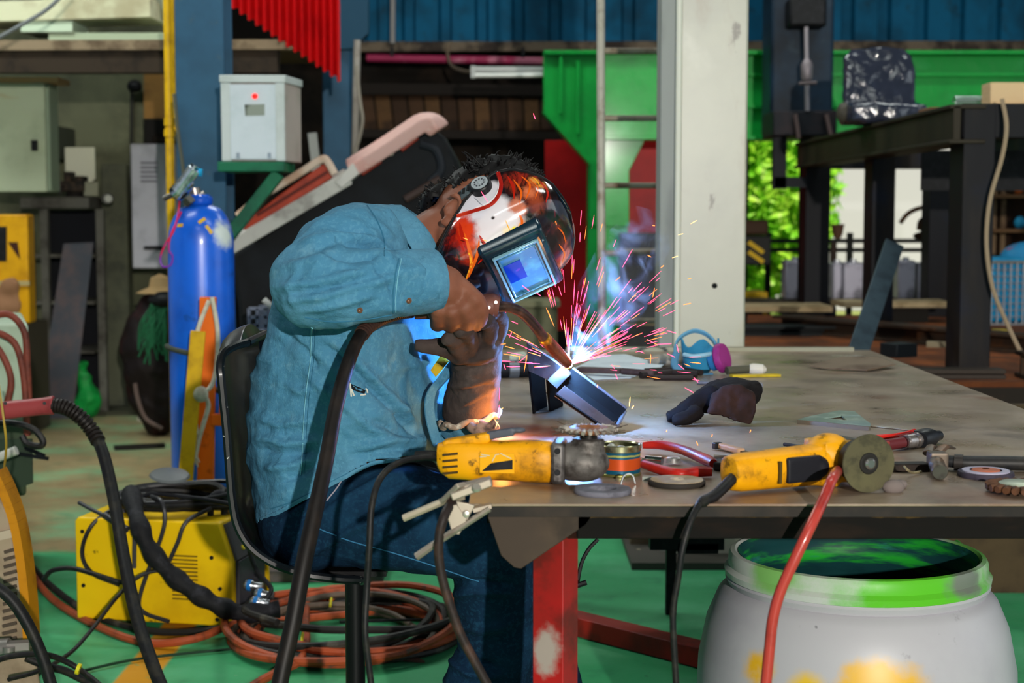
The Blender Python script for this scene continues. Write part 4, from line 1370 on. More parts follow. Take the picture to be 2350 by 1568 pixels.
for p0, p1 in zip(q[:-1], q[1:]):
    mb.bar(p0 + V((0, .03, 0)), p1 + V((0, .03, 0)), .07, w(20, d), (1, 0, .3))
part('bezel', mb, M('b8780c', .45, wear='8a5408', sc=8), t, 'orange yellow front bezel')
part('side_rail', MB().bar(at(-20, 1235, d - .012), at(36, 1222, d - .012), .01, .02, (0, 0, 1)), M('b0a08c', .5), t)
part('foot', MB().box((at(-140, 0, d).x, d + .16, .01), (.25, .2, .02)), BLACK, t)

# clutter at the bottom-left
solo('clamp_fitting', MB().cyl(at(-30, 1492, 3.6), at(22, 1488, 3.6), .024, 14).box(at(42, 1485, 3.6), (.05, .03, .025), .2).cyl(at(20, 1485, 3.58), at(20, 1500, 3.58), .014, 12), M('7c7874', .45, .5),
     'dull grey clamp fitting below the tan welding machine', 'clamp')
cab = [
    ('thick', .0135, [(-40, 1330, 3.3), (20, 1370, 3.3), (62, 1430, 3.3), (98, 1510, 3.3), (125, 1600, 3.3)], 'thick black cable coming in at the left edge and dropping to the corner'),
    ('m', .007, [(-40, 1530, 3.45), (20, 1508, 3.5), (95, 1502, 3.55), (150, 1518, 3.6), (200, 1550, 3.6), (260, 1600, 3.5)], 'black cable snaking below the clamp fitting with a yellow tie'),
    ('m', .0055, [(20, 1560, 3.6), (90, 1540, 3.7), (160, 1500, 3.9), (215, 1440, 4.05), (265, 1375, 4.25), (310, 1330, 4.3), (350, 1312, 4.32), (390, 1310, 4.33)], 'thin grey black cable rising across the front of the yellow welder'),
    ('m', .010, [(60, 1510, 3.7), (110, 1530, 3.72), (160, 1545, 3.75), (260, 1600, 3.8)], 'dusty black cable on the floor in the near corner'),
    ('m', .007, [(100, 1330, 4.42), (120, 1310, 4.4), (165, 1305, 4.38), (215, 1318, 4.35), (270, 1335, 4.34), (310, 1338, 4.36)], 'black cable looping past the corner of the yellow welder'),
]
for nm, r, pts, lab in cab:
    solo('power_cable', MB().tube(cr([at(*p) for p in pts], 8), r, 10), RUBBER, lab, 'cable', 'black cables in the left corner')
solo('cable_tie', MB().lathe([(.012, -.004), (.0135, -.004), (.0135, .004), (.012, .004)], at(180, 1536, 3.6), (1, 0, -.35), 14), M('c8c020', .4), 'small yellow cable tie on the snaking black cable', 'cable tie')

# ------------------------------------------------------------------ yellow welder
t = thing('yellow_welder', onz(350, 1437, 0) + V((0, .12, 0)), 'yellow box welder on the green floor with cables heaped on top', 'machine')
yw = Mat('welder_yellow', 'e2b80a', .42).wear('caa008', 3, .45, .7).wear('4a3a10', 24, .66, .73, .8).bump(.05, 60)
F0, F1 = onz(176, 1420, 0.015), onz(536, 1440, 0.015)
ux = (F1 - F0)
L = ux.length
ux.normalize()
ux.z = 0
uy = V((-ux.y, ux.x, 0))
Hh = .302


def wl(u, v, z):
    return F0 + ux * (u * L) + uy * v + V((0, 0, z))


body = part('body', MB().prism([wl(0, 0, 0), wl(1, 0, 0), wl(1, 0, Hh * .62), wl(.92, 0, Hh), wl(.02, 0, Hh), wl(0, 0, Hh * .96)], uy * .25), yw.m, t, bevel=.006)
mb = MB()
for i in range(12):
    mb.bar(wl(.62, -.001, .075 + i * .0115), wl(.78, -.001, .075 + i * .0115), .004, .0035, (0, 0, 1))
part('vent', mb, M('5a4406', .7), t, 'dark vent slots')
for u, z in ((.05, .10), (.87, .2), (.92, .11), (.9, .02), (.05, .26)):
    part('screw', MB().cyl(wl(u, .002, z), wl(u, -.003, z), .006, 12), BLACK, t)
part('front_panel', MB().prism([wl(1.0, .02, .01), wl(1.0, .23, .01), wl(1.0, .23, Hh * .62), wl(.925, .23, Hh - .01), wl(.925, .02, Hh - .01), wl(1.0, .02, Hh * .62)][:3] + [wl(1.0, .02, Hh * .62)], ux * .012), M('35343a', .5), t, 'dark grey front panel', bevel=.002)
part('control_panel', MB().prism([wl(1.0, .02, Hh * .62), wl(1.0, .23, Hh * .62), wl(.925, .23, Hh - .01), wl(.925, .02, Hh - .01)], ux * .008 + V((0, 0, .004))), M('4a464a', .5), t, 'grey control panel', bevel=.001)
for k in range(2):
    for j in range(3):
        part('knob', MB().cyl(wl(.985 - k * .03, .08 + j * .028 + k * .01, Hh * .70 + k * .05), wl(1.005 - k * .03, .08 + j * .028 + k * .01, Hh * .72 + k * .05), .008, 10), M('d8c02a', .5), t, 'yellow knob')
part('bezel', MB().prism([wl(.94, .235, Hh + .015), wl(1.03, .235, Hh * .64), wl(1.045, .235, .0), wl(1.0, .235, 0), wl(.99, .235, Hh * .62), wl(.90, .235, Hh)], uy * .018), yw.m, t, 'yellow front bezel', bevel=.003)
for k in range(2):
    z_ = .05 + k * .06
    part('connector', MB().cyl(wl(1.0, .08 + k * .07, z_), wl(1.06, .08 + k * .07, z_), .018, 14), M('26262a', .5), t)
part('handle', MB().tube(cr([wl(.78, .10, Hh), wl(.79, .10, Hh + .05), wl(.83, .11, Hh + .065), wl(.86, .12, Hh + .05), wl(.85, .12, Hh)], 5), .010, 8), M('2c2c32', .5), t)
part('handle', MB().tube(cr([wl(.22, .10, Hh), wl(.22, .10, Hh + .05), wl(.27, .11, Hh + .06), wl(.31, .12, Hh + .03), wl(.31, .12, Hh)], 5), .010, 8), M('2c2c32', .5), t)
# heap of cable on top
rn = random.Random(11)


def coil(c, rx, ry, turns, r, hz, seed, m, name, label, cat='cable', zs=1.0, start=None, end=None, n=12, zmin=None):
    rn = random.Random(seed)
    pts = [] if start is None else [V(p) for p in start]
    N = int(turns * 12)
    for i in range(N):
        a = 2 * PI * i / 12 + seed
        tt_ = i / N
        k = 1 + .16 * math.sin(i * .37 + seed) + rn.uniform(-.04, .04)
        z = c[2] + r + hz * (.5 + .5 * math.sin(i * .61 + seed * 2)) * zs * tt_ + rn.uniform(0, .004)
        if zmin is not None:
            z = max(z, zmin + r)
        pts.append(V((c[0] + rx * k * math.cos(a), c[1] + ry * k * math.sin(a), z)))
    if end:
        pts += [V(p) for p in end]
    return solo(name, MB().tube(cr(pts, 4), r, 8), m, label, cat)


C0 = wl(.55, .13, Hh + .012)
coil(C0, .155, .085, 5, .011, .05, 2, RUBBER, 'welding_cable', 'thick black welding cable coiled on top of the yellow welder')
coil(C0 + V((0, .005, .022)), .17, .095, 3, .007, .05, 5, M('1a1a1e', .4), 'loose_cable', 'thinner black cord coiled over the heap on the yellow welder',
     end=[at(560, 1170, 4.42), at(572, 1260, 4.4), at(590, 1310, 4.4), at(622, 1350, 4.36), at(612, 1375, 4.34)])
solo('loose_cable', MB().tube(cr([wl(.42, .04, Hh + .05), wl(.40, -.005, Hh + .02), wl(.395, -.012, Hh - .07), wl(.39, -.012, Hh - .14)], 6), .0065, 8), M('3a3a3e', .4), 'short dark grey cord dangling over the front edge of the yellow welder', 'cord')
solo('loose_cable', MB().tube(cr([wl(.45, .05, Hh + .06), wl(.56, .0, Hh + .055), wl(.59, -.012, Hh + .0), wl(.54, -.014, Hh - .08), wl(.47, -.016, Hh - .16), wl(.42, -.016, Hh - .24), wl(.46, -.014, .03), wl(.62, -.03, .015)], 6), .0065, 8), M('2a2a2e', .4), 'dark cord looping from the heap across the vent slots of the yellow welder', 'cord')
solo('loose_cable', MB().tube(cr([wl(.82, .06, Hh + .03), wl(.72, -.005, Hh + .0), wl(.67, -.014, Hh - .06), wl(.60, -.014, Hh - .13)], 6), .0065, 8), M('2a2a2e', .4), 'dark cord slanting down from the handle of the yellow welder', 'cord')
solo('loose_cable', MB().tube(cr([wl(.24, .05, Hh + .03), wl(.12, -.004, Hh - .02), wl(.06, -.014, Hh - .10), wl(.12, -.014, Hh - .16), wl(.30, -.02, Hh - .19)], 6), .0065, 8), M('1c1c20', .4), 'dark cord hanging in a loop at the rear end of the yellow welder', 'cord')
sl = cr([at(300, 1130, 4.5), at(318, 1200, 4.36), at(345, 1262, 4.33), at(395, 1320, 4.32), at(450, 1362, 4.31), at(505, 1392, 4.31), at(560, 1408, 4.33), at(640, 1398, 4.36)], 7)
solo('cable_sleeve', MB().tube(sl, [.026 + .004 * math.sin(i * .9) for i in range(len(sl))], 12), Mat('sleeve', '121216', .7).wear('26262c', 30, .5, .7).bump(.5, 60, .006).m, 'thick black fabric cable sleeve running down across the yellow welder', 'sleeve')
t = thing('plug_pair', onz(585, 1380, 0.0), 'cluster of chrome and blue hose connectors beside the yellow welder', 'connector')
for k, (px, py) in enumerate(((560, 1342), (585, 1362), (575, 1380))):
    pr_ = part('plug', MB().lathe([(.010, 0), (.015, .006), (.015, .025), (.011, .03), (.011, .055)], at(px, py, 4.42 - k * .03), (1, -.1, -.1), 14), M('a0a4aa', .25, .9), t)
    part('collar', MB().lathe([(.0155, .010), (.0165, .012), (.0165, .02), (.0155, .022)], at(px, py, 4.42 - k * .03), (1, -.1, -.1), 14), M('1a6ab0', .4), pr_)
solo('torch_whip', MB().tube(cr([at(240, 1182, 4.40), at(268, 1202, 4.36), at(292, 1216, 4.34)], 4), .010, 10).tube(cr([at(182, 1154, 4.5), at(215, 1172, 4.44), at(242, 1184, 4.40)], 4), .006, 8), M('2c2c30', .4), 'black torch tip sticking out from the heap over the rear corner of the yellow welder', 'torch')
solo('cap_piece', MB().lathe([(.06, 0), (.055, .006), (.02, .012)], C0 + V((-.02, -.02, .10)), (.1, -.2, 1), 20), M('5a5e60', .4), 'flat grey cap lying on the cable heap', 'cap')

# ------------------------------------------------------------------ hoses coiled on the floor
org_ = Mat('hose_orange', '9c4626', .55).wear('66301c', 9, .5, .68).wear('4a4038', 20, .58, .7, .8).bump(.2, 80).m
blk_ = Mat('hose_black', '201e1c', .55).wear('4a463e', 12, .5, .68).bump(.2, 80).m
HC = onz(790, 1462, 0)
e1 = [onz(60, 1300, .012), onz(120, 1375, .012), onz(230, 1440, .012), onz(340, 1476, .012), onz(450, 1466, .03), onz(540, 1432, .035), onz(640, 1425, .03)]
e2 = [onz(50, 1270, .012), onz(105, 1335, .012), onz(200, 1405, .012), onz(300, 1440, .012), onz(400, 1452, .012), onz(520, 1440, .03), onz(640, 1400, .03)]
coil(HC, .29, .30, 6.3, .0115, .075, 1, org_, 'gas_hose', 'orange gas hose coiled on the green floor behind the stool', 'hose', start=e1,
     end=[onz(700, 1500, .03), onz(640, 1540, .012), onz(590, 1568, .012), onz(530, 1610, .012)])
coil(HC + V((.01, .02, 0)), .28, .28, 7.3, .0105, .085, 3, blk_, 'gas_hose', 'black gas hose coiled with the orange one behind the stool', 'hose', start=e2)
coil(HC + V((-.02, -.03, 0)), .25, .25, 3, .009, .07, 4, M('5a4a3e', .55, wear='3a342c', sc=10), 'gas_hose', 'thin brown hose lying among the orange and black coils', 'hose')
mb = MB()
for px, py in ((846, 1364), (692, 1476), (758, 1392)):
    mb.tube([onz(px, py, .05), onz(px + 3, py - 22, .06)], .004, 6)
solo('yellow_tie', mb, M('c8b820', .5), 'tiny yellow ties on the hose coil', 'cable tie')
solo('floor_wire', MB().tube(cr([onz(780, 1428, .07), onz(860, 1425, .06), onz(960, 1423, .03), onz(1060, 1421, .01)], 5), .0045, 6), BLACK, 'thin black wire running from the hose coil towards the table', 'wire')
solo('steel_scrap', MB().prism([onz(925, 1518, .002), onz(975, 1522, .002), onz(945, 1508, .002)], (0, 0, .006)), M('6a4a3e', .6), 'small brown triangular scrap on the floor by the hose coil', 'scrap')
solo('floor_cable', MB().tube(cr([onz(165, 1546, .008), onz(300, 1516, .008), onz(430, 1500, .008), onz(545, 1489, .008)], 6), .004, 6), M('14301e', .5), 'thin dark cable crossing the yellow floor line', 'cable')


# ------------------------------------------------------------------ welding table
T = .77
tt = Mat('table_plate', '857462', .42, .12, spec=.5)
tt.wear('9c8a74', 2.6, .42, .66, .9, stretch=(1, .6, 1)).wear('56483c', 6, .5, .72, .8).wear('a8988a', 24, .60, .74, .5).wear('6e3a1a', 3.5, .58, .72, .55)
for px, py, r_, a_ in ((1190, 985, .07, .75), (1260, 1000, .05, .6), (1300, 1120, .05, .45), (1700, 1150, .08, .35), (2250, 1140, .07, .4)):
    tt.spot(onz(px, py, T) - V((.5, 3.6, 0)), r_, '6e3210', .6, .8, None, 18, a_)  # rust spots; those by the weld also carry the landing sparks' orange glow
tt.rough_var(.2, .5, 5)
tt.bump(.12, 30)
FL, FR = onz(1075, 1157, T), V((1.14, 0, T))
yf, yb = FL.y, 4.92
t = thing('welding_table', (.5, 3.6, 0), 'large rusty steel welding table with a red leg', 'table')
xl = FL.x
TH = .004
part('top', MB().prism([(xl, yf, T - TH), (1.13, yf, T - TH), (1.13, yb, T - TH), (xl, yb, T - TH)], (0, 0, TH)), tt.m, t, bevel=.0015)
rf = Mat('table_frame', '0a0705', .85, 0, .2).wear('1c110a', 5, .5, .68, .9, stretch=(1, 1, 3)).band('Z', .748 - 0, .758, '5a4418', .002, .012, 9, .8).m
fx0 = at(1330, 0, yf).x
part('front_channel', MB().box(((xl + .03 + 1.13) / 2, yf + .029, T - TH - .0085), (1.10 - xl, .05, .0155)), M('16120f', .6, wear='2c221a', sc=8), t)
part('front_beam', MB().box(((fx0 + 1.13) / 2, yf + .045, T - TH - .035), (1.13 - fx0, .05, .036)), rf, t, bevel=.002)
part('side_beam', MB().box((xl + .05, (yf + yb) / 2 + .05, T - TH - .03), (.05, yb - yf - .2, .05)), rf, t)
part('side_beam', MB().box((1.08, (yf + yb) / 2 + .05, T - TH - .03), (.05, yb - yf - .2, .05)), rf, t)
part('back_beam', MB().box((.53, yb - .05, T - TH - .03), (1.1, .05, .05)), rf, t)
part('back_strip', MB().box((.62, yb - .03, T + .006), (.9, .03, .012)), M('7c7c6c', .5, .4), t)
part('gusset', MB().prism([at(1112, 1166, yf + .02), at(1372, 1166, yf + .02), at(1345, 1205, yf + .02), at(1196, 1306, yf + .02), at(1180, 1303, yf + .02), at(1150, 1276, yf + .02)], (0, .006, 0)),
     Mat('gusset', '3a2f27', .6, .3).wear('46382c', 5, .45, .68).wear('221c17', 9, .55, .72, .7).m, t, 'bent dark steel plate at the corner', bevel=.001)
q = at(1275, 1300, yf + .12)
zt = T - TH - .001
LX, LY = q.x, yf + .12
lgm = Mat('table_leg_red', 'a01818', .5).wear('6a1c16', 3.5, .42, .66, .85).wear('3c1a14', 8, .56, .72, .7)
lgm.spot((LX - .5 - .015, LY - 3.6 - .02, at(0, 1485, LY).z), .022, '9a8c84', .35, .7, (1, 1, .62), 34)
part('leg', MB().box((LX, LY, zt / 2), (.0535, .0535, zt), math.radians(-28)), lgm.m, t, 'red leg with a bare scraped patch', bevel=.002)
lm2 = M('6a1814', .55, wear='3a1410', sc=5)
for x_, y_ in ((xl + .06, yb - .1), (1.07, yb - .1), (1.07, yf + .1)):
    part('leg', MB().box((x_, y_, zt / 2), (.055, .055, zt)), lm2, t, bevel=.002)

solo('red_bar', MB().bar(onz(1250, 1412, .03), onz(1660, 1515, .03), .07, .055), M('8e2018', .5, wear='5a1a14', sc=5), 'red square steel bar lying on the green floor under the table', 'bar', bevel=.003)
solo('bone_scrap', MB().tube(cr([onz(1462, 1268, .012), onz(1478, 1272, .012), onz(1510, 1282, .012), onz(1548, 1292, .012)], 4), [.013] * 3 + [.010] * 9 + [.006], 8), M('b8a888', .7), 'pale crooked scrap on the floor under the table', 'scrap')
solo('floor_wire', MB().tube(cr([at(1372, 1238, 2.75), at(1350, 1262, 2.75), at(1334, 1295, 2.75), at(1325, 1340, 2.75)], 5), .0035, 6), BLACK, 'thin black wire hanging under the table beside the red leg', 'wire')
solo('wire_stub', MB().cyl(at(1322, 1345, 2.7), at(1346, 1337, 2.7), .005, 8), BLACK, 'short black wire stub beside the red table leg', 'wire')
t = thing('under_shelf', (at(1600, 0, 5.35).x, 5.35, 0), 'dark low step behind the table with green painted face', 'step')
part('step', MB().box((at(1660, 0, 5.5).x, 5.75, .045), (.62, .5, .09)), M('6a5a48', .8), t)
solo('dark_bracket', MB().box(at(1575, 1240, 4.6), (.22, .05, .05)).box(at(1600, 1256, 4.6), (.12, .05, .03)).box(at(1540, 1240, 4.62) + V((0, 0, -.12)), (.03, .03, .25)), BLACK, 'dark bracket under the far side of the welding table', 'bracket')
solo('pale_plank', MB().bar(onz(2180, 1290, .45) + V((0, 1.0, 0)), onz(2380, 1390, .10) + V((0, 1.0, 0)), .12, .03), M('8a8478', .7, wear='6a6456', sc=6), 'pale plank leaning in the dark behind the white drum', 'plank')
solo('brown_board', MB().box((1.55, 4.9, .3), (.5, .04, .6)), M('4a3c28', .8, wear='2c2218', sc=4), 'brown board standing in the dark behind the white drum', 'board')

# ------------------------------------------------------------------ drum under the table
d = 3.04
c = at(1965, 1300, d)
t = thing('plastic_drum', (c.x, d, 0), 'white plastic drum with green stained rim under the table front', 'drum')
dm = Mat('drum_white', 'aeacb2', .4, spec=.4)
dm.wear('9c98a2', 3, .42, .68, .8).wear('8a868c', 26, .64, .74, .6)
zr = .535
pz = lambda px, py, dy=.29: (at(px, py, d - dy) - V((c.x, d, 0)))
dm.spot(pz(1690, 1532, .22), .050, 'd8a404', .25, .5, (.75, 1, 1), 14).spot(pz(2020, 1580, .28), .055, 'd8a404', .25, .5, (.7, 1, 1), 14).spot(pz(1840, 1585, .28), .035, 'd8b020', .4, .5, (.8, 1, 1), 14).spot(pz(2235, 1580, .2), .022, 'd8b020', .4, .5, (.8, 1, 1), 14)
for px, py, rr in ((1880, 1449, .005), (1786, 1422, .0035), (1858, 1426, .003), (1836, 1455, .003)):
    dm.spot(pz(px, py, .27), rr * .9, '1c1a1e', .3, .2, (1, .15, 1))
prof = [(.20, 0), (.27, .02), (.295, .10), (.312, .22), (.308, .32), (.292, .40), (.270, .452), (.256, .468), (.250, .470), (.253, .476), (.256, .482), (.252, .488)]
part('body', MB().lathe(prof, (c.x, d, 0), n=64, cap=False), dm.m, t)
rmt = Mat('drum_rim', 'b9bcb8', .4)
rmt.spot((.08, -.24, zr - .02), .16, '58b428', .5, .9, (1, 1, 2.2), 12).spot((.235, .02, zr - .01), .11, '68a850', .5, .9, (1, 1, 1.5), 12).spot((-.20, -.16, zr - .01), .06, '7ab060', .5, .9, (1, 1, 2), 12).spot((.17, -.19, zr - .015), .05, '6c7468', .4, .8, (1, 1, 1.4), 14)
part('rim', MB().lathe([(.246, .484), (.256, .488), (.258, .500), (.250, .508), (.250, .526), (.246, .534), (.238, .536), (.2325, .532), (.2345, .50), (.240, .484)], (c.x, d, 0), n=64, cap=False), rmt.m, t, 'ridged rim stained green')
inn = Mat('drum_inside', '123a3c', .45).wear('1f9a28', 4, .5, .66, .9, stretch=(1, 1, 6)).wear('0a2026', 3, .45, .7, .7, stretch=(1, 1, 3)).wear('2a6a78', 6, .62, .74, .7, stretch=(1, 1, 4))
prof = [(.2318, .533), (.229, .505), (.2315, .495), (.227, .484), (.232, .465), (.255, .44), (.28, .38), (.295, .22), (.285, .10), (.25, .03), (.01, .025)]
part('lining', MB().lathe(prof, (c.x, d, 0), n=64, cap=False), inn.m, t, 'dark inside streaked with green paint')
solo('drum_rope', MB().tube(cr([at(2195, 1245, 3.3), at(2215, 1262, 3.25), at(2235, 1285, 3.2), at(2250, 1310, 3.12)], 5), .006, 8), M('4a9a40', .6), 'green stained cord on the far rim of the white drum', 'cord')

# ------------------------------------------------------------------ tools on the table
ZT_ = T + .0005


def grinder_body(t, A, B, prof, m, name='body', sq=.75):
    """lofted rounded-square housing from A to B; prof: (u, half width, half height, dz)"""
    ax = (B - A)
    Lg = ax.length
    ax.normalize()
    sd = ax.cross(V((0, 0, 1))).normalized()
    up = sd.cross(ax).normalized()
    rings = []
    for u, hw, hh, dz in prof:
        c = A + ax * (u * Lg) + up * dz
        r = []
        for k in range(28):
            a = 2 * PI * k / 28
            ca, sa = math.cos(a), math.sin(a)
            r.append(c + sd * hw * math.copysign(abs(ca) ** sq, ca) + up * hh * math.copysign(abs(sa) ** sq, sa))
        rings.append(r)
    return part(name, MB().loft(rings), m, t), ax, sd, up


# left grinder, wire wheel up
d = 2.50
A, B = at(1006, 1066, d), at(1270, 1074, d - .02)
A.z = T + .0345
B.z = T + .0345
t = thing('angle_grinder', ((A.x + B.x) / 2, d, T), 'yellow angle grinder with knotted wire wheel lying at the table corner', 'grinder')
bd, ax, sd, up = grinder_body(t, A, B, [(0, .016, .020, .006), (.03, .021, .025, .003), (.10, .026, .031, 0), (.30, .028, .0325, 0), (.42, .026, .031, 0), (.60, .027, .032, 0), (.85, .031, .034, 0), (.97, .031, .0335, 0), (1.0, .028, .031, 0)], YELLOW)
lg = (B - A).length


def g(u, s, z):
    return A + ax * (u * lg) + sd * s + up * z


part('collar', MB().box(g(1.05, 0, .001), (.022, .072, .066), math.atan2(ax.y, ax.x)), M('6e6a68', .45, .6, wear='3c3836', sc=30), t, 'grey cast collar', bevel=.006)
part('collar_screw', MB().cyl(g(1.05, .03, -.012), g(1.05, .038, -.012), .005, 10).cyl(g(1.05, .03, .022), g(1.05, .038, .022), .005, 10), BLACK, t)
gh = part('gear_head', organic(MB().ell(g(1.26, 0, -.002), (.042, .036, .030)).cyl(g(1.1, 0, 0), g(1.25, 0, 0), .031, 20).cyl(g(1.3, 0, -.01), g(1.3, 0, .038), .026, 20), .003, 5), M('6e6a66', .55, .5, wear='3c3632', sc=26, bump=.4, bsc=90), t)
part('spindle', MB().cyl(g(1.3, 0, .036), g(1.3, 0, .052), .014, 16), DARKSTEEL, t)
mb = MB().lathe([(.018, 0), (.040, .001), (.043, .004), (.040, .008), (.020, .010), (.016, .006)], g(1.3, 0, .047), up, 36)
wheel = part('wire_wheel', mb, M('8a5a3c', .5, .5, wear='5a3c2c', sc=30), t)
mb = MB()
rn = random.Random(3)
for k in range(26):
    a = 2 * PI * k / 26
    dr_ = ax * math.cos(a) + sd * math.sin(a)
    c_ = g(1.3, 0, .0515)
    mb.tube([c_ + dr_ * .028, c_ + dr_ * .037 + up * .002, c_ + dr_ * .047], [.003, .0048, .0035], 6)
part('wire_knots', mb, M('b4aaa0', .4, .7, wear='6a5a50', sc=60), wheel)
mb = MB()
for k in range(70):
    a = rn.uniform(0, 2 * PI)
    dr_ = ax * math.cos(a) + sd * math.sin(a)
    c_ = g(1.3, 0, .0515 + rn.uniform(-.004, .004))
    mb.tube([c_ + dr_ * .040, c_ + dr_ * rn.uniform(.052, .064) + up * rn.uniform(-.004, .006)], .0006, 4)
part('loose_bristles', mb, M('6a5e56', .4, .7), wheel)
part('switch_paddle', organic(MB().bar(g(.43, .004, .040), g(.66, .004, .048), .016, .013).ell(g(.70, .004, .050), (.012, .008, .005)), .002, 4), M('4a4e58', .45), t, 'grey switch paddle')
part('switch_ridge', organic(MB().bar(g(.22, 0, .030), g(.46, 0, .038), .030, .016).bar(g(.05, 0, .022), g(.28, 0, .03), .03, .02), .003, 5), YELLOW, t)
lb = part('label', MB().prism([g(.38, .0272, -.016), g(.68, .0285, -.016), g(.68, .0285, .016), g(.38, .0272, .016)], sd * .002), M('e0a206', .45), t, bevel=.0005)
part('label_stripe', MB().prism([g(.40, .0298, -.013), g(.665, .0312, -.009), g(.665, .0312, .006), g(.48, .030, .0)], sd * .0006), BLACK, lb, 'black slanted stripe')
mb = MB()
for a_, b_ in (((.385, .010), (.44, .011)), ((.395, .014), (.47, .012)), ((.49, .003), (.52, .014)), ((.52, .014), (.55, .015)), ((.56, .016), (.655, .008))):
    mb.bar(g(a_[0], .0298, a_[1]), g(b_[0], .0302, b_[1]), .0018, .0022, sd)
part('label_marking', mb, M('c8b890', .6), lb)
mb = MB()
for k in range(4):
    z_ = .012 - k * .010
    mb.bar(g(.06, .0245, z_ - .001), g(.19, .0265, z_ + .002), .004, .0035, up)
part('vent', mb, M('3c2c0c', .7), t, 'dark cooling slots')
mb = MB()
cp = cr([g(.02, 0, .004), at(965, 1050, 2.48), at(925, 1058, 2.46), at(890, 1078, 2.43), at(866, 1112, 2.40), at(852, 1170, 2.38), at(848, 1250, 2.37), at(842, 1350, 2.37), at(838, 1450, 2.36), at(848, 1540, 2.36), at(860, 1640, 2.36)], 7)
part('power_cord', MB().tube(cp, w(8, 2.4), 10), RUBBER, t)
part('cord_sleeve', MB().tube(cr([g(.0, 0, .004), g(-.10, 0, .006), g(-.2, 0, .004)], 4), .0085, 10), RUBBER, t)

# tin can
d = 2.56
c = at(1420, 1093, d)
c.z = T
t = thing('tin_can', (c.x, d, T), 'short open tin with teal and orange label beside the wire wheel', 'tin')
cm = Mat('can_label', '0e4a62', .35, .2)
cm.band('Z', .012, .030, 'b8481a', .0008, .005, 6).band('Z', .033, .036, 'b0b048', .0008, .002, 60, .7)
R_ = w(50, d)
part('wall', MB().lathe([(R_, 0.002), (R_, .040)], c, n=40, cap=False), cm.m, t)
part('bottom_rim', MB().lathe([(R_ * .2, .001), (R_, 0), (R_ + .0012, .001), (R_ + .0012, .004), (R_, .005)], c, n=40, cap=False), M('8a8a50', .3, .8), t)
part('top_rim', MB().lathe([(R_, .040), (R_ + .001, .041), (R_ + .001, .050), (R_ - .0005, .0515), (R_ - .003, .049), (R_ - .003, .040)], c, n=40, cap=False), M('b0ac88', .25, .9, wear='6a6650', sc=60), t)
part('inside', MB().lathe([(R_ - .003, .049), (R_ - .003, .03), (.001, .03)], c, n=40, cap=False), M('3a3c20', .4, .5), t)
solo('weld_lump', MB().ell(c + V((-.012, .004, .040)), (.010, .009, .011)).ell(c + V((.004, .008, .038)), (.012, .01, .009)), M('a8aca0', .3, .6), 'pale lumps lying inside the short open tin', 'lump')
solo('wire_curl', MB().tube(cr([at(1425, 1112, 2.46), at(1430, 1096, 2.46), at(1440, 1088, 2.46), at(1452, 1092, 2.46), at(1458, 1110, 2.46)], 5), .0016, 6), M('8a8e90', .3, .8), 'thin curl of metal swarf leaning on the tin', 'swarf')

# red-handled pliers
rg_ = M('a82018', .38, wear='7a1410', sc=14)


def on_t(px, py, h=0.0):
    return onz(px, py, T + h)


t = thing('pliers', on_t(1560, 1075), 'red handled pliers lying behind the short tin', 'pliers')
part('handle', MB().tube(cr([on_t(1476, 1022, .014), on_t(1520, 1022, .016), on_t(1570, 1034, .015), on_t(1625, 1058, .012), on_t(1637, 1064, .012)], 5), lerp_list([.006, .0085, .0085, .010, .0075], 5), 12), rg_, t)
part('handle', MB().tube(cr([on_t(1478, 1066, .012), on_t(1520, 1080, .010), on_t(1560, 1088, .010), on_t(1600, 1083, .010), on_t(1634, 1083, .010)], 5), lerp_list([.0075, .0085, .009, .0095, .0075], 5), 12), rg_, t)
part('jaw', MB().tube(cr([on_t(1478, 1062, .01), on_t(1440, 1050, .01), on_t(1400, 1030, .008)], 4), [.012, .012, .012, .012, .012, .010, .008, .006, .003], 8, flat=.6), CHROME, t, 'bright steel jaw')
part('pivot', MB().lathe([(.013, 0), (.013, .008), (.010, .01)], on_t(1545, 1062, .004), n=20), M('c0c0c0', .3, .8, wear='8a8a88', sc=60), t)
part('spring', MB().cyl(on_t(1482, 1055, .014), on_t(1520, 1058, .014), .007, 12), CHROME, t)
solo('putty_knife', MB().box(on_t(1510, 1098, .003), (.05, .014, .006), -.15), M('8a9088', .5), 'small pale strip lying under the red handled pliers', 'strip')

t = thing('scraper', on_t(1700, 1040), 'flat scraper with tan handle lying behind the right grinder', 'scraper')
part('handle', MB().bar(on_t(1650, 1022, .008), on_t(1702, 1036, .008), .016, .010), M('b08a6a', .6), t, 'tan handle', bevel=.003)
part('ferrule', MB().bar(on_t(1642, 1022, .008), on_t(1651, 1024, .008), .017, .012), BLACK, t, bevel=.002)
part('blade', MB().bar(on_t(1702, 1036, .007), on_t(1745, 1052, .005), .012, .004).bar(on_t(1745, 1052, .005), on_t(1800, 1056, .003), .028, .002), M('2c2620', .4, .6), t)
solo('file', MB().bar(on_t(1640, 1046, .004), on_t(1702, 1050, .004), .012, .006), M('a8a49c', .4, .6), 'pale flat bar lying under the tan handled scraper', 'bar')
solo('dark_tool', MB().bar(on_t(1640, 1066, .008), on_t(1745, 1070, .008), .05, .014).bar(on_t(1700, 1062, .006), on_t(1760, 1074, .006), .02, .02), M('211f1e', .5, .3, wear='3a322a', sc=20), 'dark flat tool lying behind the tail of the right grinder', 'tool', bevel=.003)

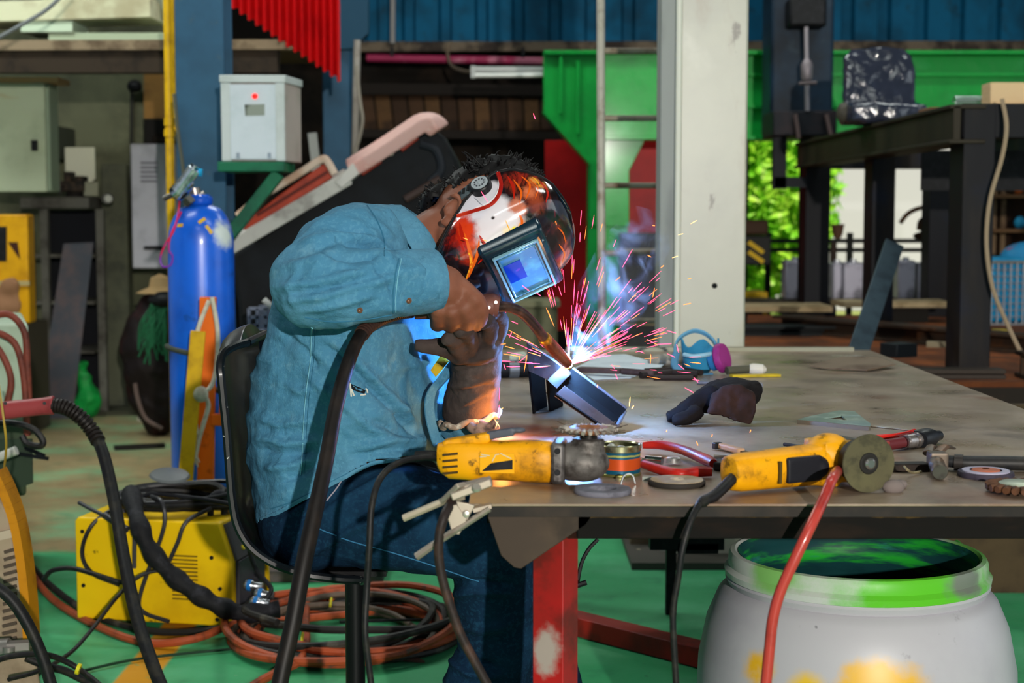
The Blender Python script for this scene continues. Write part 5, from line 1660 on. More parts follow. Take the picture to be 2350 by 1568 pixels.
# loose discs
c = on_t(1383, 1132)
solo('grinding_disc', MB().lathe([(.020, 0), (.043, 0), (.0445, .002), (.0445, .006), (.043, .008), (.022, .008), (.020, .006), (.020, 0)], c, n=48, cap=False), M('6a6a74', .7, wear='54545c', sc=60, bump=.3, bsc=300), 'grey ring shaped grinding disc at the table front edge', 'disc')
c = on_t(1553, 1113)
t = thing('cutting_disc', c, 'tan topped disc with dark edge lying before the pliers', 'disc')
part('disc', MB().lathe([(.001, 0), (.0445, 0), (.0455, .002), (.0455, .006), (.044, .008), (.001, .0085)], c, n=48), M('2a2622', .7), t)
part('face', MB().lathe([(.012, .0084), (.042, .0082), (.042, .0092), (.012, .0094)], c, n=40, cap=False), M('8e7c62', .6, wear='a8987c', sc=40), t, 'tan face')
part('hub', MB().lathe([(.012, .0084), (.011, .0105), (.005, .0105), (.004, .0088)], c, n=24), M('b8ac94', .4, .4), t)
c = on_t(2262, 1094)
t = thing('flap_disc', c, 'purple grey flap disc with orange centre beside the hammer', 'disc')
part('disc', MB().lathe([(.016, 0), (.044, 0), (.0455, .004), (.044, .009), (.016, .009)], c, n=48), M('3c3644', .7, wear='2a2630', sc=50), t)
part('ring', MB().lathe([(.026, .009), (.038, .009), (.038, .011), (.026, .011)], c, n=40, cap=False), M('a4a0b4', .5), t, 'pale ring')
part('centre', MB().lathe([(.006, .009), (.024, .009), (.022, .012), (.006, .013)], c, n=32, cap=False), M('a4583c', .5), t, 'orange centre')
c = on_t(2338, 1132)
t = thing('brush_wheel', c, 'brown wire wheel with pale hub at the table edge right of the flap disc', 'wheel')
part('hub', MB().lathe([(.001, .004), (.030, .006), (.030, .016), (.026, .018), (.001, .018)], c, n=40), M('a8b09c', .4, .5), t)
mb = MB()
for k in range(22):
    a = 2 * PI * k / 22
    mb.tube([c + V((math.cos(a) * .028, math.sin(a) * .028, .010)), c + V((math.cos(a) * .040, math.sin(a) * .040, .011)), c + V((math.cos(a) * .050, math.sin(a) * .050, .010))], [.005, .0068, .0055], 8)
part('knots', mb, M('5a3a26', .7, wear='3a2618', sc=60), t)

# right grinder on its side, disc towards the photographer
A, B = at(1668, 1104, 2.37), at(1905, 1060, 2.45)
A.z = T + .033
B.z = T + .037
t = thing('angle_grinder', (A.lerp(B, .5).x, A.lerp(B, .5).y, T), 'yellow angle grinder with green cutting disc facing out, right on the table edge', 'grinder')
bd, ax, sd, up = grinder_body(t, A, B, [(0, .018, .021, 0), (.02, .024, .026, 0), (.10, .027, .029, 0), (.35, .028, .030, 0), (.55, .028, .031, 0), (.8, .030, .032, 0), (.93, .033, .036, 0), (1.0, .035, .038, 0)], YELLOW)
lg = (B - A).length
part('grip', organic(MB().bar(g(.47, .020, 0), g(.80, .022, 0), .026, .040, up).ell(g(.80, .022, 0), (.018, .014, .019)), .003, 5), M('191a20', .5), t, 'black rubber grip')
part('switch', MB().box(g(.40, .029, -.001), (.005, .006, .034), math.atan2(ax.y, ax.x)), M('4a3a10', .6), t)
part('gear_head', organic(MB().box(g(1.04, -.004, .004), (.07, .062, .066), math.atan2(ax.y, ax.x)).cyl(g(1.12, 0, 0), g(1.12, .03, -.002), .028, 20).ell(g(.98, 0, .012), (.04, .036, .036)), .003, 8), YELLOW, t)
part('head_plate', MB().box(g(1.10, -.004, .034), (.045, .05, .008), math.atan2(ax.y, ax.x)), M('4c4a40', .5, .4), t, bevel=.003)
DC = at(1993, 1068, 2.385)
DC.z = T + .0463
dn = V((.34, -1, .02)).normalized()
part('flange', MB().cyl(DC - dn * .042, DC - dn * .003, .020, 20), BLACK, t)
part('guard', MB().lathe([(.030, -.034), (.034, -.034), (.034, -.016), (.030, -.016)], DC, dn, 32), BLACK, t)
ds = part('cutting_disc', MB().lathe([(.002, -.002), (.0450, -.002), (.0455, 0), (.0450, .0015), (.002, .0015)], DC, dn, 56), Mat('disc_green', '504c36', .75).wear('3c3a2a', 40, .45, .65).wear('5c5a3c', 6, .5, .7, .8).bump(.3, 300).m, t, 'dark olive cutting disc')
part('hub_ring', MB().lathe([(.017, .0015), (.016, .003), (.010, .004), (.008, .003)], DC, dn, 32), M('2c2a28', .5, .5), ds)
part('nut', MB().lathe([(.009, .0015), (.009, .006), (.006, .0085), (.003, .0085)], DC, dn, 16), M('b0aca8', .25, .9), ds, 'bright steel nut')
cp = cr([g(.03, .012, -.004), at(1640, 1138, 2.32), at(1606, 1158, 2.29), at(1584, 1200, 2.27), at(1566, 1262, 2.26), at(1556, 1330, 2.26), at(1545, 1400, 2.26), at(1546, 1470, 2.26), at(1550, 1540, 2.26), at(1556, 1640, 2.26)], 7)
part('power_cord', MB().tube(cp, w(8, 2.28), 10), RUBBER, t)
part('cord_sleeve', MB().tube(cp[:15], [w(13.5, 2.32)] * 13 + [w(12, 2.3), w(9, 2.3)], 12), RUBBER, t)
solo('slag_lump', organic(MB().ell(on_t(2050, 1118, .008), (.018, .012, .012)).ell(on_t(2066, 1112, .006), (.012, .010, .008)), .003, 2), M('6e6460', .8), 'grey lump of slag right beside the green cutting disc', 'slag')

# red air hose over the edge with its coupling
hz = cr([on_t(2040, 1024, .012), on_t(1998, 1022, .012), on_t(1962, 1040, .014), on_t(1936, 1070, .016), at(1914, 1092, 2.32), at(1890, 1146, 2.27), at(1862, 1205, 2.24), at(1826, 1280, 2.23), at(1792, 1355, 2.23), at(1774, 1420, 2.23), at(1766, 1490, 2.23), at(1757, 1580, 2.23), at(1750, 1680, 2.23)], 8)
for i_, p_ in enumerate(hz):
    if p_.y > yf and p_.z < T + .012:
        p_.z = T + .012
t = thing('air_hose', on_t(2040, 1024), 'red air hose draped over the table edge beside the right grinder', 'hose')
part('hose', MB().tube(hz, w(13, 2.27), 14), M('a83a32', .35, wear='8a2a26', sc=12, coat=.3), t)
part('hose_end', MB().cyl(on_t(2030, 1022, .012), on_t(2072, 1016, .013), .0105, 14), M('5a2024', .5), t)
part('clip', MB().cyl(on_t(2072, 1016, .013), on_t(2080, 1014, .013), .0125, 16).cyl(on_t(2076, 1020, .004), on_t(2084, 1026, .004), .005, 8), CHROME, t)
part('coupling', MB().cyl(on_t(2080, 1014, .014), on_t(2096, 1012, .014), .013, 16).cyl(on_t(2096, 1012, .014), on_t(2099, 1011, .014), .010, 16).cyl(on_t(2099, 1011, .014), on_t(2112, 1009, .014), .0145, 16), M('a09894', .3, .8, wear='6a6260', sc=40), t)
part('tool_end', MB().lathe([(.014, 0), (.0165, .008), (.0165, .045), (.012, .06), (.0095, .075), (.0095, .082)], on_t(2112, 1010, .015), on_t(2170, 996, .014) - on_t(2112, 1010, .015), 18), M('17181c', .4), t, 'black air tool end')
t = thing('side_cutters', on_t(2060, 1000), 'cutters with a thin red handle behind the air hose coupling', 'cutters')
part('handle', MB().tube(cr([on_t(2012, 1004, .006), on_t(2050, 1001, .007), on_t(2078, 996, .008), on_t(2098, 990, .008)], 5), .0052, 10), M('b41c14', .35), t)
part('jaw', MB().tube(cr([on_t(2096, 992, .008), on_t(2130, 990, .008), on_t(2158, 996, .006)], 5), lerp_list([.006, .011, .003], 5), 8, flat=.6), M('1c1c1e', .4, .4), t)
t = thing('steel_square', on_t(1920, 965), 'pale aluminium set square lying on the table plate', 'square')
sq_o = [on_t(1831, 966, .002), on_t(1860, 958, .002), on_t(1926, 945, .002), on_t(1961, 947, .002), on_t(1998, 976, .002), on_t(1996, 983, .002)]
hole = [on_t(1888, 963, .002), on_t(1931, 957, .002), on_t(1944, 968, .002)]
mb = MB()
mb.prism([sq_o[0], sq_o[1], hole[0], hole[2], sq_o[4], sq_o[5]], (0, 0, .003))
mb.prism([sq_o[1], sq_o[2], hole[1], hole[0]], (0, 0, .003))
mb.prism([sq_o[2], sq_o[3], sq_o[4], hole[2], hole[1]], (0, 0, .003))
part('blade', mb, M('9ab0a4', .3, .6, wear='c4d4c8', sc=20), t)
part('fence', MB().bar(on_t(1831, 968, .004), on_t(1996, 984, .004), .006, .008), M('6a6458', .45, .4), t)
solo('steel_rule', MB().bar(on_t(1998, 977, .002), on_t(2086, 986, .002), .016, .0015), M('b0a898', .4, .5, wear='8a7a68', sc=20), 'pale steel rule between the set square and the cutters', 'rule')
t = thing('screwdriver', on_t(1850, 1028), 'long black shafted screwdriver with green handle behind the right grinder', 'screwdriver')
part('shaft', MB().cyl(on_t(1800, 1020, .006), on_t(1890, 1034, .008), .0035, 10), BLACK, t)
part('handle', MB().lathe([(.008, 0), (.011, .006), (.011, .014), (.008, .018), (.008, .03), (.012, .036), (.012, .05)], on_t(1888, 1034, .012), on_t(1930, 1038, .012) - on_t(1888, 1034, .012), 14), M('0e7a40', .4), t, 'green handle')

# hammer
t = thing('claw_hammer', on_t(2200, 1080), 'claw hammer with a black handle pointing out to the right', 'hammer')
hm_ = M('5c5248', .45, .6, wear='7a5a40', sc=20)
fc = on_t(2157, 1084, .0142)
fc.y -= .0
bk2 = on_t(2142, 1048, .018)
part('head', organic(MB().lathe([(.0120, 0), (.0138, .003), (.0138, .014), (.0105, .020), (.0105, .045), (.0135, .054), (.0135, .075)], fc, bk2 - fc, 24).box(fc.lerp(bk2, .75) + V((.004, 0, .0)), (.030, .032, .028)), .0028, 3), hm_, t)
part('face', MB().lathe([(.0118, -.0012), (.0118, .002)], fc, bk2 - fc, 28), M('3a3c34', .5, .5, wear='2c2a26', sc=60), t, 'dark striking face')
dh = (bk2 - fc).normalized()
for s_ in (-1, 1):
    part('claw', MB().tube(cr([bk2 + dh * .01 + V((s_ * .008, 0, .004)), bk2 + dh * .05 + V((s_ * .012 + .012, 0, .008)), bk2 + dh * .09 + V((s_ * .014 + .03, 0, -.002))], 5), lerp_list([.010, .008, .003], 5), 8, flat=.6), hm_, t)
part('handle', MB().tube(cr([fc.lerp(bk2, .8), on_t(2215, 1062, .014), on_t(2300, 1063, .014), on_t(2420, 1066, .014)], 5), lerp_list([.009, .0132, .0135, .013], 5), 14, flat=.9), M('1b1c1f', .5, wear='2c2a28', sc=12), t, 'black handle')
part('ferrule', MB().cyl(on_t(2190, 1061, .0145), on_t(2210, 1062, .0145), .0138, 16), M('3a3634', .4, .6), t)
solo('flat_file', MB().bar(on_t(1990, 1073, .007), on_t(2128, 1071, .007), .03, .014), M('17120f', .5, .4, wear='2a201a', sc=20), 'dark flat file lying between the cutting disc and the hammer head', 'file', bevel=.002)
solo('bent_wire', MB().tube(cr([on_t(2075, 1071, .018), on_t(2083, 1079, .014), on_t(2094, 1085, .006), on_t(2114, 1083, .004)], 5), .0022, 6), M('9a8e6c', .4, .5), 'short bent wire beside the dark flat file', 'wire')
solo('steel_strip', MB().bar(on_t(2330, 1104, .003), on_t(2420, 1106, .003), .02, .004), M('4a4844', .4, .6), 'dark strip beyond the flap disc at the table edge', 'strip')

# leather glove on the table


def crease(co, nr):
    return co + nr * np.array([[.004 * noise.fractal(V(c) * 34, 1, 2, 3)] for c in co])


gl = Mat('dark_leather', '0e090a', .8, spec=.15).wear('1c1416', 12, .5, .68, .8).bump(.4, 130)
gl2 = Mat('cuff_leather', '2e1c18', .8, spec=.15).wear('201412', 12, .45, .68).bump(.4, 130)
G = lambda px, py, d_: at(px, py, d_)
t = thing('leather_glove', on_t(1630, 975), 'dark brown leather glove lying folded on the table plate', 'glove')
mb = MB()
for off, dz, ln in ((0, 0, 1.0), (.035, .004, .96), (.07, 0, .9)):
    mb.tube(cr([G(1530, 958, 3.19 + off), G(1556, 952, 3.19 + off), G(1590, 932, 3.2 + off), G(1640, 906, 3.22 + off)], 5), lerp_list([.011, .016, .020, .026], 5), 12)
mb.tube(cr([G(1542, 968, 3.14), G(1570, 960, 3.14), G(1604, 944, 3.16)], 5), lerp_list([.012, .015, .019], 5), 12)
mb.ell(G(1640, 910, 3.25), (.055, .07, .028), Matrix.Rotation(-.45, 3, 'Y'))
mb.ell(G(1690, 888, 3.27), (.045, .07, .018), Matrix.Rotation(.1, 3, 'Y'))
mb.ell(G(1722, 905, 3.27), (.02, .06, .03), Matrix.Rotation(.5, 3, 'Y'))
part('hand', organic(mb, .005, 4, crease), gl.m, t)
rings = []
for u, hh in ((0, 1), (1, 1)):
    pass
cuffA = [at(1636, 906, 3.155), at(1660, 886, 3.15), at(1700, 884, 3.15), at(1732, 900, 3.15), at(1738, 930, 3.14), at(1726, 978, 3.135), at(1690, 968, 3.13), at(1650, 952, 3.13), at(1624, 948, 3.13)]
part('cuff', organic(MB().prism(cuffA, (0, .022, 0)).ell(at(1690, 930, 3.165), (.04, .012, .03)), .004, 5, crease), gl2.m, t, 'reddish brown cuff')

# far end of the table: respirator, papers and odds
d = 4.2
t = thing('respirator', on_t(1600, 862), 'blue half mask respirator with magenta filter at the far end of the table', 'respirator')
bl = M('2e7c98', .45, wear='1e5a74', sc=9)
c = at(1606, 830, d)


def facep(co, nr):
    return co


mb = MB()
rows = []
for i in range(9):
    u = i / 8
    row = []
    for j in range(17):
        a = PI * (j / 16) * 1.15 - .1
        rr = w(44, d) * (1 - .25 * u * u)
        top = at(0, 786, d).z + .012 * math.cos(4 * a)
        z = top + (T + .012 - top) * u
        row.append(V((c.x + rr * math.cos(a), d + .0 - .05 * math.sin(a) * (1 - .5 * u), z)))
    rows.append(row)
part('mask', MB().sheet(rows, .004), bl, t)
part('inner_cup', MB().ell(at(1600, 836, d + .02), (.042, .03, .035)), M('123c4c', .5), t)
part('nose_bridge', MB().tube(cr([at(1570, 814, d - .035), at(1590, 818, d - .055), at(1612, 816, d - .055), at(1634, 812, d - .035)], 5), .006, 8), M('8ab0bc', .5), t)
part('strap', MB().tube(cr([at(1552, 828, d), at(1549, 800, d), at(1560, 776, d + .03), at(1590, 760, d + .05), at(1618, 766, d + .05), at(1638, 784, d + .02), at(1646, 806, d)], 6), w(7, d), 8, flat=.5), M('5a90a8', .5), t)
part('head_cradle', MB().tube(cr([at(1552, 810, d), at(1548, 836, d - .02), at(1566, 856, d - .03), at(1600, 866, d - .04), at(1636, 864, d - .03)], 6), w(9, d), 8, flat=.6), M('4a7890', .5), t)
fn = V((.85, -.5, .25)).normalized()
fcn = at(1657, 822, d - .03)
fl_ = MB()
rings = []
for z_, k_ in ((-.012, .86), (-.008, 1), (.004, 1), (.010, .94), (.012, .3)):
    u_ = fn.orthogonal().normalized()
    v_ = fn.cross(u_)
    rings.append([fcn + fn * z_ + (u_ * math.cos(2 * PI * k / 32) + v_ * math.sin(2 * PI * k / 32)) * .040 * k_ for k in range(32)])
part('filter', fl_.loft(rings), M('8c2a70', .55, wear='701c58', sc=16), t, 'magenta filter disc', bevel=.001)
part('filter_holder', MB().cyl(fcn - fn * .03, fcn - fn * .01, .03, 20), M('2a6a9a', .45), t)
pp = M('c6d0d6', .8, wear='b4bec6', sc=8)


def paper(pts, h, label, m=pp):
    P_ = [on_t(px, py, h) for px, py in pts]
    return solo('paper', MB().prism(P_, (0, 0, .0012)), m, label, 'paper', 'white papers at the far end of the table', smooth=False)


paper([(1318, 846), (1378, 816), (1436, 814), (1524, 838), (1508, 850), (1424, 846), (1356, 848)], .008, 'white folded paper lying behind the weld sparks')
paper([(1340, 860), (1420, 856), (1484, 855), (1448, 868), (1362, 872)], .001, 'white paper strip peeking out in front of the dark rods')
t = thing('chisel_rods', on_t(1430, 852), 'dark brown rod lying across the white papers', 'rod')
part('rod', MB().bar(on_t(1328, 848, .016), on_t(1425, 852, .016), .03, .014).cyl(on_t(1425, 852, .016), on_t(1500, 858, .012), .009, 10), M('4a3a38', .6, wear='35282a', sc=20), t, bevel=.003)
solo('black_tongs', MB().tube([on_t(1470, 862, .008), on_t(1540, 856, .01), on_t(1600, 860, .008)], .010, 8).tube([on_t(1480, 852, .008), on_t(1560, 848, .01), on_t(1610, 856, .008)], .008, 8).tube([on_t(1500, 868, .006), on_t(1590, 868, .006)], .008, 8), M('2c2422', .5, .4), 'dark tongs lying in front of the respirator', 'tongs')
solo('rag', organic(MB().ell(on_t(1525, 828, .016), (.05, .04, .018)).ell(on_t(1552, 822, .02), (.03, .03, .02)), .006, 3, crease), M('8a8478', .85), 'crumpled grey rag behind the respirator on the table', 'rag')
solo('steel_rod', MB().cyl(on_t(1600, 878, .005), on_t(1730, 884, .005), .005, 10).cyl(on_t(1728, 884, .005), on_t(1746, 886, .005), .009, 10), M('8a8a90', .35, .7), 'thin steel rod lying behind the dark leather glove', 'rod')
solo('yellow_rule', MB().bar(on_t(1678, 863, .004), on_t(1788, 861, .004), .028, .006), M('bca018', .5, wear='96801a', sc=12), 'yellow rule lying at the far end of the table', 'rule')
t = thing('marker_pen', on_t(1725, 855), 'dark pen with white cap beside the yellow rule', 'pen')
part('barrel', MB().cyl(on_t(1668, 851, .014), on_t(1722, 847, .016), .011, 12), M('4a4838', .5), t)
part('cap', MB().lathe([(.013, 0), (.016, .008), (.015, .035), (.004, .045)], on_t(1720, 847, .016), on_t(1758, 849, .014) - on_t(1720, 847, .016), 14), M('c4beb0', .4), t, 'white cap')
solo('rusty_sheet', MB().prism([on_t(1856, 842, .004), on_t(1930, 822, .02), on_t(2015, 822, .02), on_t(2056, 838, .010), on_t(1990, 852, .003), on_t(1900, 848, .003)], (0, 0, .004)), M('7a6a58', .6, .3, wear='5a4838', sc=6), 'warped rusty offcut of sheet at the far edge of the table', 'sheet')
t = thing('spray_torch', on_t(1180, 850), 'black tool with a silver band at the far edge behind the glove', 'tool')
part('body', MB().cyl(on_t(1140, 848, .022), on_t(1212, 846, .022), .024, 16), M('131416', .45), t)
part('band', MB().cyl(on_t(1166, 847.5, .022), on_t(1188, 847, .022), .0255, 16), M('6a6e70', .35, .6), t)
part('red_end', MB().cyl(on_t(1196, 862, .004), on_t(1218, 862, .004), .005, 8), M('c01818', .4), t)
solo('paint_tube', MB().cyl(on_t(1178, 820, .02), on_t(1200, 816, .02), .012, 12), M('b8c4b0', .5), 'small whitish tube at the far edge of the table behind the glove', 'tube')

# ------------------------------------------------------------------ workpiece
d = 3.0
wm_ = Mat('work_steel', '5c5a60', .45, .45).wear('464446', 7, .45, .68, .9).wear('3c3436', 20, .58, .72, .6)
ins = Mat('work_inside_shade', '040303', .9, 0, .1).wear('0c0806', 12, .5, .7, .8)  # same steel made near black: the inside's shade is in the colour
t = thing('weld_piece', on_t(1330, 985), 'steel channel joined to a square tube, being welded on the table', 'workpiece')
# channel: open side up to the right
a0, a1 = at(1272, 908, 3.04), at(1400, 996, 3.03)
up_l = at(1296, 885, 3.06) - a0
dep_ = V((.035, .075, .012))
ld = (a1 - a0)
b0 = at(1312, 848, 3.13)
b1 = at(1436, 941, 3.12)
f0 = at(1296, 885, 3.055)
f1 = at(1418, 976, 3.045)
g0 = b0 + (a0 - f0)
g1 = b1 + (a1 - f1)
th_ = (f0 - a0).cross(ld).normalized() * .004
if th_.y < 0:
    th_ = -th_
part('channel_flange', MB().prism([a0, a1, f1, f0], th_), wm_.m, t, bevel=.0008)
part('channel_flange', MB().prism([g0, g1, b1, b0], -th_), ins.m, t)
part('flange_edge', MB().bar(b0, b1, .005, .012, (0, -.4, 1)), wm_.m, t, 'thin flange edge in the lit steel tone', bevel=.001)
wn_ = (g0 - a0).cross(ld).normalized() * .004
if wn_.z < 0:
    wn_ = -wn_
part('channel_web', MB().prism([a0, a1, g1, g0], wn_), ins.m, t)
lip0 = f1.lerp(b1, .02)
part('end_lip', MB().prism([a1, f1, b1, g1], (a1 - a0).normalized() * .004), M('6e6a6c', .4, .7), t, bevel=.0008)
# second piece: plate tongue lit by the arc, with square tube
c0, c1, c2, c3 = at(1256, 873, 3.06), at(1278, 893, 3.045), at(1308, 862, 3.08), at(1290, 842, 3.09)
part('tongue', MB().prism([c0, c1, c2, c3], (.004, .03, .002)), M('2e1c12', .6, 0, wear='20140e', sc=20, spec=.1), t, 'steel tongue at the weld', bevel=.0008)
part('side_plate', MB().prism([at(1208, 786, 3.20), at(1213, 852, 3.20), at(1256, 872, 3.065), at(1290, 842, 3.095)], (.006, .006, .0)), M('4e4c50', .4, .6, wear='6a6666', sc=14), t, bevel=.0008)
tb_ = [at(1211, 845, 3.2), onz(1222, 950, T + .001), onz(1264, 945, T + .001), at(1258, 872, 3.08)]
bkv = V((.03, .10, 0))
part('tube_wall', MB().prism([tb_[0], tb_[1], tb_[1] + bkv, tb_[0] + bkv], (.0045, 0, 0)), ins.m, t)
part('tube_wall', MB().prism([tb_[3], tb_[2], tb_[2] + bkv, tb_[3] + bkv], (-.0045, 0, 0)), ins.m, t)
part('tube_wall', MB().prism([tb_[1], tb_[2], tb_[2] + bkv, tb_[1] + bkv], (0, 0, .004)), M('5a6064', .35, .7), t)

# ------------------------------------------------------------------ earth clamp on the table corner
d = 2.27
t = thing('earth_clamp', (xl, d, T - .05), 'steel earth clamp biting the table corner with its cable hanging', 'clamp')
cs = Mat('clamp_steel', 'a29688', .45, .6).wear('6a5648', 14, .48, .68, .9).m
dd = d
part('handle', MB().tube([at(926, 1190, dd), at(1020, 1150, dd), at(1066, 1140, dd)], [.010, .010, .009], 8, flat=.55), M('b4a892', .45, .4, wear='7c6c5c', sc=14), t)
part('handle', MB().tube([at(956, 1278, dd - .02), at(1010, 1240, dd - .02), at(1124, 1168, dd - .01)], [.011, .010, .008], 8, flat=.55), cs, t)
part('side_plate', MB().prism([at(1020, 1165, dd - .02), at(1048, 1158, dd - .02), at(1072, 1192, dd - .02), at(1054, 1228, dd - .02), at(1038, 1226, dd - .02)], (0, .006, 0)).prism([at(1046, 1150, dd - .018), at(1090, 1160, dd - .018), at(1072, 1196, dd - .018), at(1060, 1190, dd - .018)], (0, .006, 0)), cs, t, bevel=.001)
part('jaw', MB().bar(at(1036, 1138, dd - .01), at(1128, 1104, dd - .01), .03, .012).bar(at(1050, 1122, dd - .01), at(1120, 1104, dd + .01), .022, .010).bar(at(1018, 1152, dd), at(1060, 1112, dd - .02), .02, .008), cs, t, bevel=.002)
part('jaw', MB().bar(at(1086, 1170, dd), at(1128, 1160, dd), .02, .006), cs, t)
part('rivet', MB().lathe([(.0055, 0), (.0045, .003), (.001, .004)], at(1070, 1180, dd - .021), (0, -1, 0), 14).lathe([(.007, 0), (.006, .004)], at(1094, 1122, dd - .03), (0, -.6, .8), 14), M('c0b8ac', .35, .7), t)
part('cable', MB().tube(cr([at(1038, 1150, dd - .005), at(1020, 1185, dd - .035), at(1008, 1230, dd - .04), at(1008, 1290, dd - .04), at(1024, 1360, dd - .04), at(1054, 1450, dd - .04), at(1090, 1520, dd - .04), at(1128, 1590, dd - .04), at(1165, 1660, dd - .04)], 7), w(11, dd), 12), M('241c1a', .55, wear='4a342a', sc=14), t)


# ------------------------------------------------------------------ stool
d = 3.06
t = thing('stool', (at(802, 0, d).x, d, 0), 'black shell seat stool on a single post under the worker', 'stool')
prof_px = [(590, 776), (566, 782), (549, 800), (553, 860), (562, 950), (568, 1030), (574, 1100), (586, 1160), (616, 1208), (665, 1242), (730, 1264), (800, 1278), (846, 1284)]
cv = cr([at(px, py, d) for px, py in prof_px], 4)
rows = []
n_ = len(cv)
for i, p in enumerate(cv):
    u = i / (n_ - 1)
    tn = (cv[min(i + 1, n_ - 1)] - cv[max(i - 1, 0)]).normalized()
    nrm = V((-tn.z, 0, tn.x))          # towards the sitter
    hw = .205 * min(1, .55 + 2.2 * u) if u < .3 else (.205 - .03 * max(0, u - .85) / .15)
    row = []
    for j in range(15):
        s = j / 7 - 1
        row.append(p - nrm * (.0 if u < .04 else .03) * (1 - s * s) + V((0, s * hw, 0)))
    rows.append(row)
sm_ = Mat('seat_black', '0c0f14', .38, coat=.25).wear('18212a', 4, .5, .7).wear('c8c8c4', 90, .72, .76, .35).m
st = part('seat', MB().sheet(rows, .008), sm_, t, bevel=.002)
mb = MB()
edge = [r[0] for r in rows] + rows[-1][1:] + [r[-1] for r in reversed(rows)][1:] + list(reversed(rows[0]))[1:-1]
mb.tube(edge + [edge[0]], .008, 8, cap=False)
part('seat_rim', mb, Mat('seat_rim', '0b0d10', .4, coat=.2).wear('d8d8d0', 70, .68, .72, .7).m, t)
pm_ = Mat('post_black', '101012', .4, .3).wear('3a3a3a', 90, .68, .74, .8).m
part('post', MB().cyl((at(803, 0, d).x, d, .02), (at(803, 0, d).x, d, at(0, 1287, d).z), w(23, d), 24), pm_, t)
part('base', MB().lathe([(.20, 0), (.20, .008), (.06, .02), (.03, .05)], (at(803, 0, d).x, d, 0), n=36), pm_, t)
part('mount_plate', MB().box((at(790, 0, d).x, d, at(0, 1290, d).z - .006), (.16, .16, .01)), pm_, t)

# ------------------------------------------------------------------ the worker


def project(co):
    x = co[:, 0]
    y = co[:, 1]
    z = co[:, 2] - CAM.z
    fwd = y * math.cos(PITCH) - z * math.sin(PITCH)
    upc = y * math.sin(PITCH) + z * math.cos(PITCH)
    return IMG_W / 2 + FOC * x / fwd, IMG_H / 2 - FOC * upc / fwd


def folds(lines, grain=(.004, 14), fine=(.0012, 60), ridge=0.0):
    """cloth relief: each line is (pixel polyline, half width px, height m); only on the side that faces it"""
    def f(co, nr):
        px, py = project(co)
        face = np.clip(-nr[:, 1] * 2.2 + .1, 0, 1)
        amp = np.zeros(len(co))
        for pl, wd, h in lines:
            best = np.full(len(co), 1e9)
            tt_ = np.zeros(len(co))
            n = len(pl) - 1
            for i in range(n):
                ax_, ay_ = pl[i]
                bx_, by_ = pl[i + 1]
                dx, dy = bx_ - ax_, by_ - ay_
                u = np.clip(((px - ax_) * dx + (py - ay_) * dy) / (dx * dx + dy * dy), 0, 1)
                q = np.hypot(px - ax_ - u * dx, py - ay_ - u * dy)
                m_ = q < best
                best[m_] = q[m_]
                tt_[m_] = (i + u[m_]) / n
            taper = np.clip(np.minimum(tt_, 1 - tt_) * 5 + .25, 0, 1)
            pr = np.exp(-(best / wd) ** 2) if h > 0 else np.exp(-best / wd * 1.3)
            amp += h * pr * taper
        g = np.array([noise.fractal(V(c) * grain[1], 1, 2, 3) for c in co]) * grain[0]
        g += np.array([max(0, 1 - abs(noise.noise(V((c[0] * 6 + c[2] * 3, c[1] * 4, c[2] * 11 - c[0] * 4)))) * 2.2) ** 3 for c in co]) * ridge
        if fine[0]:
            g += np.array([noise.noise(V(c) * fine[1]) for c in co]) * fine[0]
        return co + nr * (amp * face + g)[:, None]
    return f


def sring(c, a, b, n=32, e=.85):
    return [V((c.x + a * math.copysign(abs(math.cos(t_)) ** e, math.cos(t_)), c.y + b * math.copysign(abs(math.sin(t_)) ** e, math.sin(t_)), c.z)) for t_ in [2 * PI * k / n for k in range(n)]]


PD = 3.10
torso = [(1230, 630, 930, .20), (1180, 603, 950, .215), (1120, 586, 990, .215), (1040, 580, 1008, .208), (950, 585, 1006, .205), (850, 602, 1008, .21), (760, 624, 1010, .225), (680, 650, 1004, .23), (610, 690, 985, .215), (560, 722, 974, .205), (520, 752, 960, .175), (492, 785, 935, .13), (474, 825, 900, .07)]


def torso_mb(k=1.0):
    rings = []
    for py, x0, x1, hb in torso:
        a_, b_ = at(x0, py, PD), at(x1, py, PD)
        c = (a_ + b_) / 2
        wt = max(0, min(1, (1060 - py) / 120, (py - 500) / 70))
        A_, E_ = (b_.x - a_.x) / 2 * k, .85 - .18 * wt
        r_ = sring(V((0, 0, 0)), A_, hb * k, 40, E_)
        ph = -.42 * wt
        r_ = [V((p.x * math.cos(ph) - p.y * math.sin(ph), p.x * math.sin(ph) + p.y * math.cos(ph), 0)) for p in r_]
        x0_, x1_ = min(p.x for p in r_), max(p.x for p in r_)
        rings.append([V((a_.x + (p.x - x0_) / (x1_ - x0_) * (b_.x - a_.x), c.y + p.y, c.z)) for p in r_])
    return MB().loft(rings)


# --- head frame (shared by the head and the helmet): a = crown, b = face, r = right ear
yaw = math.radians(43)
b0, a_ax, r0 = V((.41, 0, -.91)).normalized(), V((.91, 0, .41)).normalized(), V((0, -1, 0))
b_ax = b0 * math.cos(yaw) + r0 * math.sin(yaw)
r_ax = r0 * math.cos(yaw) - b0 * math.sin(yaw)
HO = at(1143, 514, 3.03)


def hp_(u, r_, v):
    return HO + b_ax * u + r_ax * r_ + a_ax * v


HR = Matrix((b_ax, r_ax, a_ax)).transposed()
HCN = at(1122, 474, 3.045)

